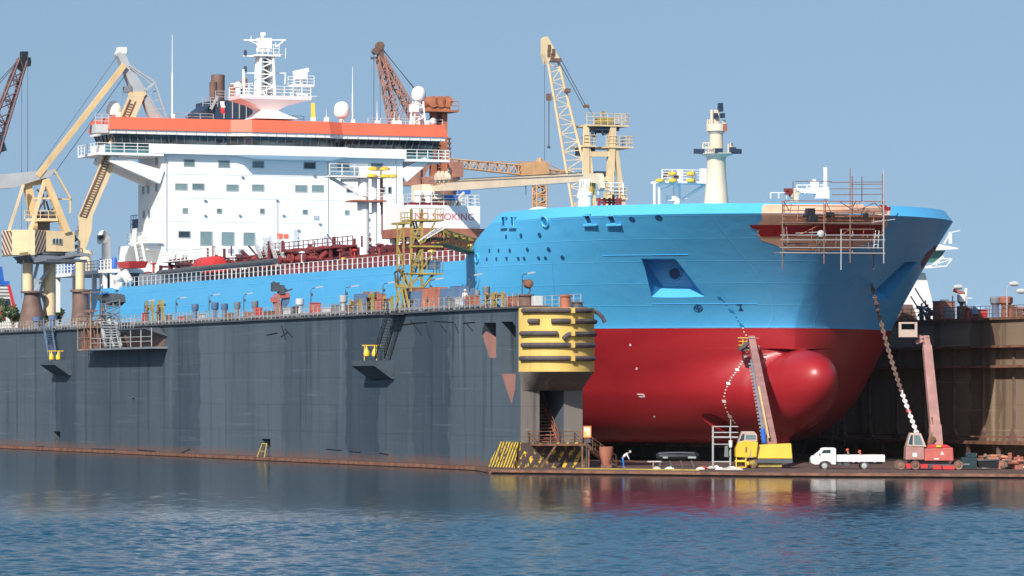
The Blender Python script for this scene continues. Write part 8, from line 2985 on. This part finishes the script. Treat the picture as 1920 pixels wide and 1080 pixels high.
# ================================================================== scaffold round the bow
def bow_scaffold():
    uf = 1.3
    g = lambda x, y, d=0.0: P(x, y, u=uf + d)
    t = T('bow_scaffold', 'hanging pipe scaffold round the patched top of the bow', 'scaffold', g(1560, 480))
    def std(x, y0, y1, d, mat, r=.05):
        part('standard', MB().tube(g(x, y0, d), g(x, y1, d), r, n=6), mat, t)
    for x, y0, y1, m_ in ((1467, 505, 376, 'rustpipe'), (1545, 495, 374, 'rustpipe'), (1577, 506, 430, 'lgrey'), (1594, 493, 316, 'rustpipe'), (1657, 494, 316, 'lgrey')):
        std(x, y0, y1, 0, m_)
    for x, y0, y1 in ((1470, 480, 376), (1548, 478, 372), (1598, 478, 330), (1655, 478, 326), (1638, 505, 405)):
        std(x, y0, y1, 1.3, 'rustpipe')
    std(1616, 378, 331, 1.0, 'dgrey', .04)
    std(1487, 375, 340, 1.0, 'dgrey', .035)
    mb, mg, mr = MB(), MB(), MB()
    for y, x0, x1 in ((418, 1463, 1659), (441, 1463, 1657), (450, 1463, 1660), (464, 1462, 1658), (474, 1462, 1660), (430, 1575, 1640), (398, 1560, 1640)):
        q = mg if y > 440 else mb
        q.tube(g(x0, y), g(x1, y + (1 if y > 450 else 0)), .042, n=5)
    for y, x0, x1 in ((385, 1466, 1600), (394, 1466, 1660), (405, 1468, 1660), (376, 1470, 1660), (412, 1466, 1660)):
        mr.tube(g(x0, y, 1.2), g(x1, y + 2, 1.2), .04, n=5)
    for y, x0, x1 in ((342, 1556, 1657), (346, 1594, 1657), (354, 1553, 1657), (365, 1560, 1657), (340, 1490, 1560)):
        mb.tube(g(x0, y), g(x1, y - (1 if x0 > 1555 else 0)), .035, n=5)
    for x in (1467, 1545, 1594, 1657):
        for y in (418, 450, 474):
            mg.tube(g(x, y, 0), g(x, y, 1.6), .04, n=5)
    for (a, c) in (((1470, 378), (1480, 395)), ((1548, 376), (1560, 402)), ((1575, 378), (1600, 395)), ((1590, 400), (1605, 378)), ((1640, 380), (1657, 398)), ((1500, 440), (1545, 418)), ((1577, 441), (1594, 430)), ((1600, 398), (1640, 380))):
        mr.tube(g(*a, .6), g(*c, .9), .045, n=5)
    rb_ = random.Random(21)
    for i in range(22):
        x, y = rb_.uniform(1468, 1640), rb_.uniform(380, 468)
        q = rb_.choice((mb, mr, mg))
        if rb_.random() < .5:
            q.tube(g(x, y, rb_.uniform(.1, 1.4)), g(x + rb_.uniform(10, 50), y + rb_.uniform(-8, 8), rb_.uniform(.1, 1.4)), .035, n=5)
        else:
            q.tube(g(x, y, rb_.uniform(.1, 1.4)), g(x + rb_.uniform(-4, 4), y + rb_.uniform(10, 36), rb_.uniform(.1, 1.4)), .035, n=5)
    part('ledger', mb, 'rustpipe', t)
    part('ledger', mg, 'lgrey', t)
    part('brace', mr, 'redbrown', t)
    z1, z2 = g(1560, 475)[2], g(1560, 419)[2]
    part('plank', MB().box((g(1466, 475)[0], uf + .1, z1), (g(1656, 475)[0], uf + 1.5, z1 + .06)), 'wood', t)
    for i in range(5):
        x, y = rb_.uniform(1470, 1620), rb_.choice((400, 447, 461))
        a_ = g(x, y)
        part('plank', MB().box((a_[0], uf + .3, a_[2]), (a_[0] + rb_.uniform(1.0, 2.4), uf + 1.2, a_[2] + rb_.uniform(.05, .3))), rb_.choice(('wood', 'brown', 'rust')), t)
    part('plank', MB().box((g(1474, 419)[0], uf + .5, z2), (g(1655, 419)[0], uf + 1.6, z2 + .06)), 'brown', t)
    part('ladder', MB().bar(g(1638, 466, .3), g(1642, 432, .3), .05).bar(g(1646, 466, .3), g(1648, 432, .3), .05).bar(g(1639, 458, .3), g(1646, 458, .3), .04).bar(g(1640, 450, .3), g(1647, 450, .3), .04).bar(g(1640, 442, .3), g(1647, 442, .3), .04), 'white2', t)
    mb = MB().cbox(g(1519, 398, .8), (.8, .5, .7)).cbox(g(1524, 410, .6), (.9, .4, .5)).cbox(g(1512, 405, .7), (.6, .3, .25)).cbox(g(1556, 402, .8), (.7, .4, .4)).cbox(g(1623, 404, .8), (.45, .3, .4))
    part('covered_tool', mb, 'black', t, bevel=.05)
    part('work_light', MB().lathe(g(1539, 438, -.1), [(.05, -.15), (.3, -.05), (.28, .15), (.1, .2)], 14, axis='y'), 'offwhite', t)
    part('hanging_rope', MB().tube(g(1535, 440, .5), g(1536, 473, .5), .12, n=6), 'dgrey', t)
bow_scaffold()
# ================================================================== top of the far wing wall
def rtop(x, v=59.5):
    q = P(x, 600, v=v)
    return (v, q[1], ZT - .02)
ZF = ZT - .02

M['paleblue'] = paint('pale_blue_tank_paint', (0.25, 0.42, 0.6), .5, .1, .8, rust=.1)
def far_lamp(x, yt, hx, label):
    b = rtop(x)
    k = scale_at(b)
    h = (735 - yt) * k + CAMZ - ZF
    w = (hx - x) * k
    t = T('street_lamp', label, 'lamp', b, group='lamps along the far dock wall')
    part('post', MB().tube((b[0], b[1], ZF), (b[0], b[1], ZF + h * .88), .08, .06, n=8).path([(b[0], b[1], ZF + h * .88), (b[0] + w * .2, b[1], ZF + h * .95), (b[0] + w * .6, b[1], ZF + h * .98)], .05, 7), 'lgrey', t)
    part('lamp_head', MB().lathe((b[0] + w, b[1], ZF + h), [(.05, -.45), (.16, -.4), (.26, 0), (.22, .4), (.05, .5)], 12, axis='x'), 'offwhite', t)
far_lamp(1786, 538, 1797, 'street lamp left of the white signal post on the far wall')
far_lamp(1888, 532, 1902, 'street lamp among the twin vents on the far wall')
far_lamp(1926, 546, 1912, 'rusty lamp reaching in from the right picture edge')

def far_thing(name, cat, label, x0, x1, yt, mat, mat2, kind):
    b = rtop((x0 + x1) / 2, 60.3)
    k = scale_at(b)
    h = (735 - yt) * k + CAMZ - ZF
    w = (x1 - x0) * k / .93
    t = T(name, label, cat, b, group='gear on the far dock wall')
    v, u = b[0], b[1]
    if kind == 'box':
        part('housing', MB().box((v - w / 2, u, ZF), (v + w / 2, u + 1.6, ZF + h)), mat, t, bevel=.05)
        part('lid', MB().box((v - w / 2 - .06, u - .06, ZF + h), (v + w / 2 + .06, u + 1.66, ZF + h + .1)).box((v - w * .2, u + .4, ZF + h + .1), (v + w * .2, u + 1.0, ZF + h + .25)), mat2, t)
        part('door_panel', MB().box((v - w * .25, u - .05, ZF + .2), (v + w * .3, u - .004, ZF + h * .75)), mat2, t)
    elif kind == 'hood':
        part('housing', MB().hexa([(v - w / 2, u, ZF), (v + w / 2, u, ZF), (v + w / 2, u + 2, ZF), (v - w / 2, u + 2, ZF), (v - w * .4, u + .2, ZF + h), (v + w * .2, u + .2, ZF + h), (v + w * .2, u + 2, ZF + h), (v - w * .4, u + 2, ZF + h)]), mat, t)
        part('door_panel', MB().box((v - w * .2, u - .03, ZF + .1), (v + w * .2, u - .002, ZF + h * .5)), mat2, t)
    elif kind == 'vent':
        part('duct', MB().lathe((v, u, ZF), [(w * .36, 0), (w * .33, h * .6)], 14), mat, t)
        part('vent_cap', MB().lathe((v, u, ZF + h * .6), [(w * .33, 0), (w * .5, h * .1), (w * .52, h * .33), (w * .4, h * .4), (w * .1, h * .41)], 16), mat2, t)
    elif kind == 'tank':
        part('tank', MB().lathe((v, u, ZF + h * .35), [(w * .5, 0), (w * .5, h * .3), (w * .42, h * .5), (w * .25, h * .62), (.02, h * .65)], 18), mat, t)
        part('tank_leg', MB().cbox((v - w * .2, u, ZF + h * .18), (w * .18, .5, h * .36)).cbox((v + w * .25, u, ZF + h * .18), (w * .18, .5, h * .36)), mat2, t)
far_thing('companionway', 'cabin', 'rust brown hood just right of the bow flare', 1692, 1722, 571, 'brown', 'rust', 'hood')
far_thing('switch_cabin', 'cabin', 'grey cabin with rusty front between ropes and lamp', 1762, 1792, 566, 'redbrown', 'mgrey', 'box')
far_thing('hydrant_box', 'box', 'red box left of the blue domed tank', 1814, 1828, 581, 'cranered', 'deckred', 'box')
far_thing('water_tank', 'tank', 'pale blue domed tank on the far wall', 1823, 1851, 571, M['paleblue'], 'steelblue', 'tank')
far_thing('hydrant_box', 'box', 'bright red and rusty box right below the blue domed tank', 1836, 1853, 582, 'cranered', 'brightred', 'box')
far_thing('mushroom_vent', 'vent', 'grey blue vent left of the lamp among the twin vents', 1857, 1876, 556, 'steelblue', 'mgrey', 'vent')
far_thing('mushroom_vent', 'vent', 'brown capped vent right behind the lamp on the far wall', 1874, 1898, 556, 'brown', 'redbrown', 'vent')
far_thing('switch_cabin', 'cabin', 'rust coloured cabin at the right picture edge', 1894, 1913, 577, 'redbrown', 'rust', 'box')
far_thing('switch_cabin', 'cabin', 'low pale brown cabin cut off by the right picture edge', 1912, 1932, 580, 'brown', 'boompink', 'box')

def signal_post():
    b = rtop(1811, 60)
    k = scale_at(b)
    g = lambda x, y, d=0: P(x, y, u=b[1] + d)
    t = T('signal_post', 'white signal post with square lamp box on the far wall', 'signal post', b)
    part('post', MB().tube((g(1811, 600)[0], b[1], ZF), g(1811, 546), .17, .12, n=10).cbox(g(1811, 543), (.2, .2, .3)).bar(g(1811, 559), g(1822, 559), .1), 'white', t)
    part('lamp_box', MB().box((g(1797, 565)[0], b[1] - .3, g(1800, 566)[2]), (g(1808, 552)[0], b[1] + .3, g(1800, 552)[2])), 'white', t, bevel=.04)
    part('lamp_foot', MB().lathe((g(1803, 570)[0], b[1], g(1803, 570)[2]), [(.15, -1.2), (.2, 0), (.4, .2)], 10).bar((g(1804, 600)[0], b[1], ZF), g(1804, 574), .9, .5), 'brown', t)
    part('crane_arm', MB().bar(g(1788, 544), g(1808, 551), .25, .3), 'redbrown', t)
signal_post()

def clutter_frame():
    b = rtop(1742, 60)
    g = lambda x, y, d=0: P(x, y, u=b[1] + d)
    t = T('pipe_rack', 'tangle of blue grey pipes on the wall below the mooring ropes', 'pipes', b)
    r = random.Random(8)
    mb = MB()
    for i in range(26):
        x, y = r.uniform(1722, 1762), r.uniform(575, 600)
        mb.tube(g(x, y), g(x + r.uniform(-8, 10), y + r.uniform(-6, 3), r.uniform(-.6, .6)), r.uniform(.07, .2), n=7)
    for x in (1728, 1742, 1756):
        mb.bar((g(x, 600)[0], b[1], ZF), g(x, 578), .25)
    part('pipes', mb, 'steelblue', t)
    mb = MB().path([g(1729, 600), g(1728, 570), g(1735, 564), g(1736, 574)], .1, 7)
    part('hook', mb, 'brown', t)
clutter_frame()
for (a, c, lab) in (((1716, 541), (1764, 592), 'upper mooring rope from the bow down to the far wall'), ((1708, 556), (1754, 602), 'lower mooring rope from the bow down to the far wall')):
    p = hit(a[0] - 3, a[1] - 1)[0] or Vector(P(a[0], a[1], v=52))
    q = Vector(P(c[0], c[1], v=59.0))
    pts = [p.lerp(q, i / 10) - Vector((0, 0, .5 * math.sin(math.pi * i / 10))) for i in range(11)]
    solo('mooring_rope', MB().path(pts, .07, 6), 'dgrey', lab, 'rope', q, 'mooring ropes at the bow')

# ================================================================== other ships, tree, quay
def white_ship():
    u = 150.0
    g = lambda x, y, d=0: P(x, y, u=u + d)
    t = T('white_ship', 'white ship with open bridge wing moored beyond the dock', 'ship', (g(1700, 600)[0], u, 0))
    def blk(pts, d0, d1, nm, mat):
        return part(nm, MB().prism([g(x, y, d0) for x, y in pts], (0, d1 - d0, 0)), mat, t, smooth=False)
    blk([(1640, 760), (1640, 500), (1735, 512), (1743, 545), (1750, 572), (1757, 600), (1765, 760)], 0, 30, 'deckhouse', 'white')
    blk([(1690, 455), (1762, 458), (1797, 465), (1797, 467), (1760, 469), (1690, 472)], -1, 8, 'bridge_roof', 'white')
    blk([(1690, 472), (1773, 469.5), (1764, 482), (1752, 492), (1690, 492)], 0, 6, 'bridge_window', M['glass_green'])
    blk([(1690, 495), (1752, 500), (1773, 500), (1740, 503), (1690, 503)], -1.5, 7, 'bridge_wing', 'white')
    mb = MB()
    for a, c in (((1741, 499), (1785, 486)), ((1760, 499), (1773, 499)), ((1773, 500), (1785, 486)), ((1766, 485), (1785, 485)), ((1752, 495), (1770, 482)), ((1745, 499), (1768, 480)), ((1755, 499), (1762, 488))):
        for d in (-1.4, 2.5):
            mb.bar(g(*a, d), g(*c, d), .12)
    part('wing_railing', mb, 'white', t)
    mb = MB()
    for d in (-.5, 2):
        mb.bar(g(1782, 457, d), g(1782, 438, d), .3).bar(g(1778, 437, d), g(1800, 432, d), .12).bar(g(1770, 457, d), g(1783, 435, d), .15).bar(g(1774, 448, d), g(1782, 447, d), .1)
    part('roof_mast', mb, 'white', t)
    mb = MB().box((g(1755, 600)[0] - .5, u - 2, g(1750, 600)[2] - 3), (g(1765, 600)[0], u - 1, g(1750, 575)[2]))
    part('side_locker', mb, 'lgrey', t)
M['glass_green'] = glass('green_bridge_glass', (0.05, 0.17, 0.15))
white_ship()

def red_ship():
    u = 235.0
    g = lambda x, y, d=0: P(x, y, u=u + d)
    t = T('funnel_ship', 'red and white ship superstructure with slanted red edge at far left', 'ship', (g(0, 600)[0], u, 0))
    part('deckhouse', MB().prism([g(-60, 760), g(-60, 535), g(16, 535), g(34, 600), g(34, 760)], (0, 20, 0)), 'white2', t, smooth=False)
    part('slanted_edge', MB().prism([g(14, 534, -.3), g(19, 534, -.3), g(36, 600, -.3), g(30, 600, -.3)], (0, .28, 0)), 'brightred', t, smooth=False)
    part('funnel_top', MB().prism([g(-20, 535, -.2), g(-20, 500, -.2), g(4, 500, -.2), g(8, 527, -.2), g(18, 527, -.2), g(18, 535, -.2)], (0, 6, 0)), 'blue', t, smooth=False)
    for y0, y1, x1, m_ in ((560, 572, 18, 'navy'), (573, 582, 24, 'wood'), (583, 600, 8, 'brightred')):
        part('deck_band', MB().prism([g(-50, y1, -.15), g(-50, y0, -.15), g(x1, y0, -.15), g(x1 + 2, y1, -.15)], (0, .14, 0)), m_, t, smooth=False)
    mb = MB()
    for y in (541, 547, 553):
        mb.bar(g(-50, y, -.1), g(18, y, -.1), .15)
    part('louvre', mb, 'lgrey', t)
red_ship()

def tree(x, y, r, label, seed):
    u = 228.0
    c = P(x, y, u=u)
    rd = random.Random(seed)
    b = (c[0], u, 2.0)
    t = T('tree', label, 'tree', b, group='trees behind the dock wall')
    mb = MB().path([(c[0], u, 2.0), (c[0] + .2, u, c[2] - r), (c[0] - .1, u + .2, c[2])], [.3, .22, .1], 8)
    for i in range(6):
        a = rd.uniform(0, 6.3)
        mb.tube((c[0] + .1, u, c[2] - r * rd.uniform(.3, 1)), (c[0] + math.cos(a) * r * .8, u + math.sin(a) * r * .8, c[2] + rd.uniform(-.2, .5) * r), .1, .03, n=5)
    part('trunk', mb, 'wood', t)
    mb = MB()
    clumps = [(c[0] + rd.gauss(0, .55) * r, u + rd.gauss(0, .5) * r, c[2] + rd.gauss(0, .38) * r, r * rd.uniform(.2, .42)) for _ in range(16)]
    for (cx, cy, cz, cr) in clumps:
        for _ in range(90):
            d = Vector((rd.gauss(0, 1), rd.gauss(0, 1), rd.gauss(0, 1))).normalized() * cr * rd.uniform(.5, 1.1)
            p = Vector((cx, cy, cz)) + d
            a = Vector((rd.gauss(0, 1), rd.gauss(0, 1), rd.gauss(0, 1))).normalized() * .16
            n = a.cross(Vector((rd.gauss(0, 1), rd.gauss(0, 1), rd.gauss(0, 1)))).normalized() * .11
            mb.add([p - a, p + n, p + a, p - n], [(0, 1, 2, 3)])
    part('crown', mb, 'foliage', t, smooth=False)
tree(22, 590, 1.6, 'bushy green tree crown above the wall by the red and white ship', 1)
tree(110, 588, 1.0, 'small green tree crown between the two brown crane feet', 2)
tree(84, 596, .9, 'lowest green tree crown behind the blue grey vents', 3)

qb = MB().prism([(-160, 222, -2), (260, 222, -2), (260, 900, -2), (-160, 900, -2)], (0, 0, 4.0))
qo = bpy.data.objects.new('quay', to_mesh('quay', qb, 'mgrey', smooth=False))
col.objects.link(qo)
qo.location = W((0, 0, 0))
qo.rotation_euler = (0, 0, TH)
tag(qo, 'grey quay behind the dock', 'quay', kind='structure')

# ================================================================== summer haze over the harbour
def haze():
    m = bpy.data.materials.new('harbour_haze')
    m.use_nodes = True
    t = m.node_tree
    for n in list(t.nodes):
        t.nodes.remove(n)
    out = t.nodes.new('ShaderNodeOutputMaterial')
    pv = t.nodes.new('ShaderNodeVolumePrincipled')
    pv.inputs['Color'].default_value = (0.86, 0.92, 1.0, 1)
    pv.inputs['Density'].default_value = 0.00002
    pv.inputs['Anisotropy'].default_value = 0.0
    t.links.new(pv.outputs[0], out.inputs['Volume'])
    o = bpy.data.objects.new('haze', to_mesh('haze', MB().box((-1600, -320, -4), (1600, 2500, 90)), m, smooth=False))
    col.objects.link(o)
    tag(o, 'thin summer haze over the harbour', 'haze', kind='stuff')
haze()
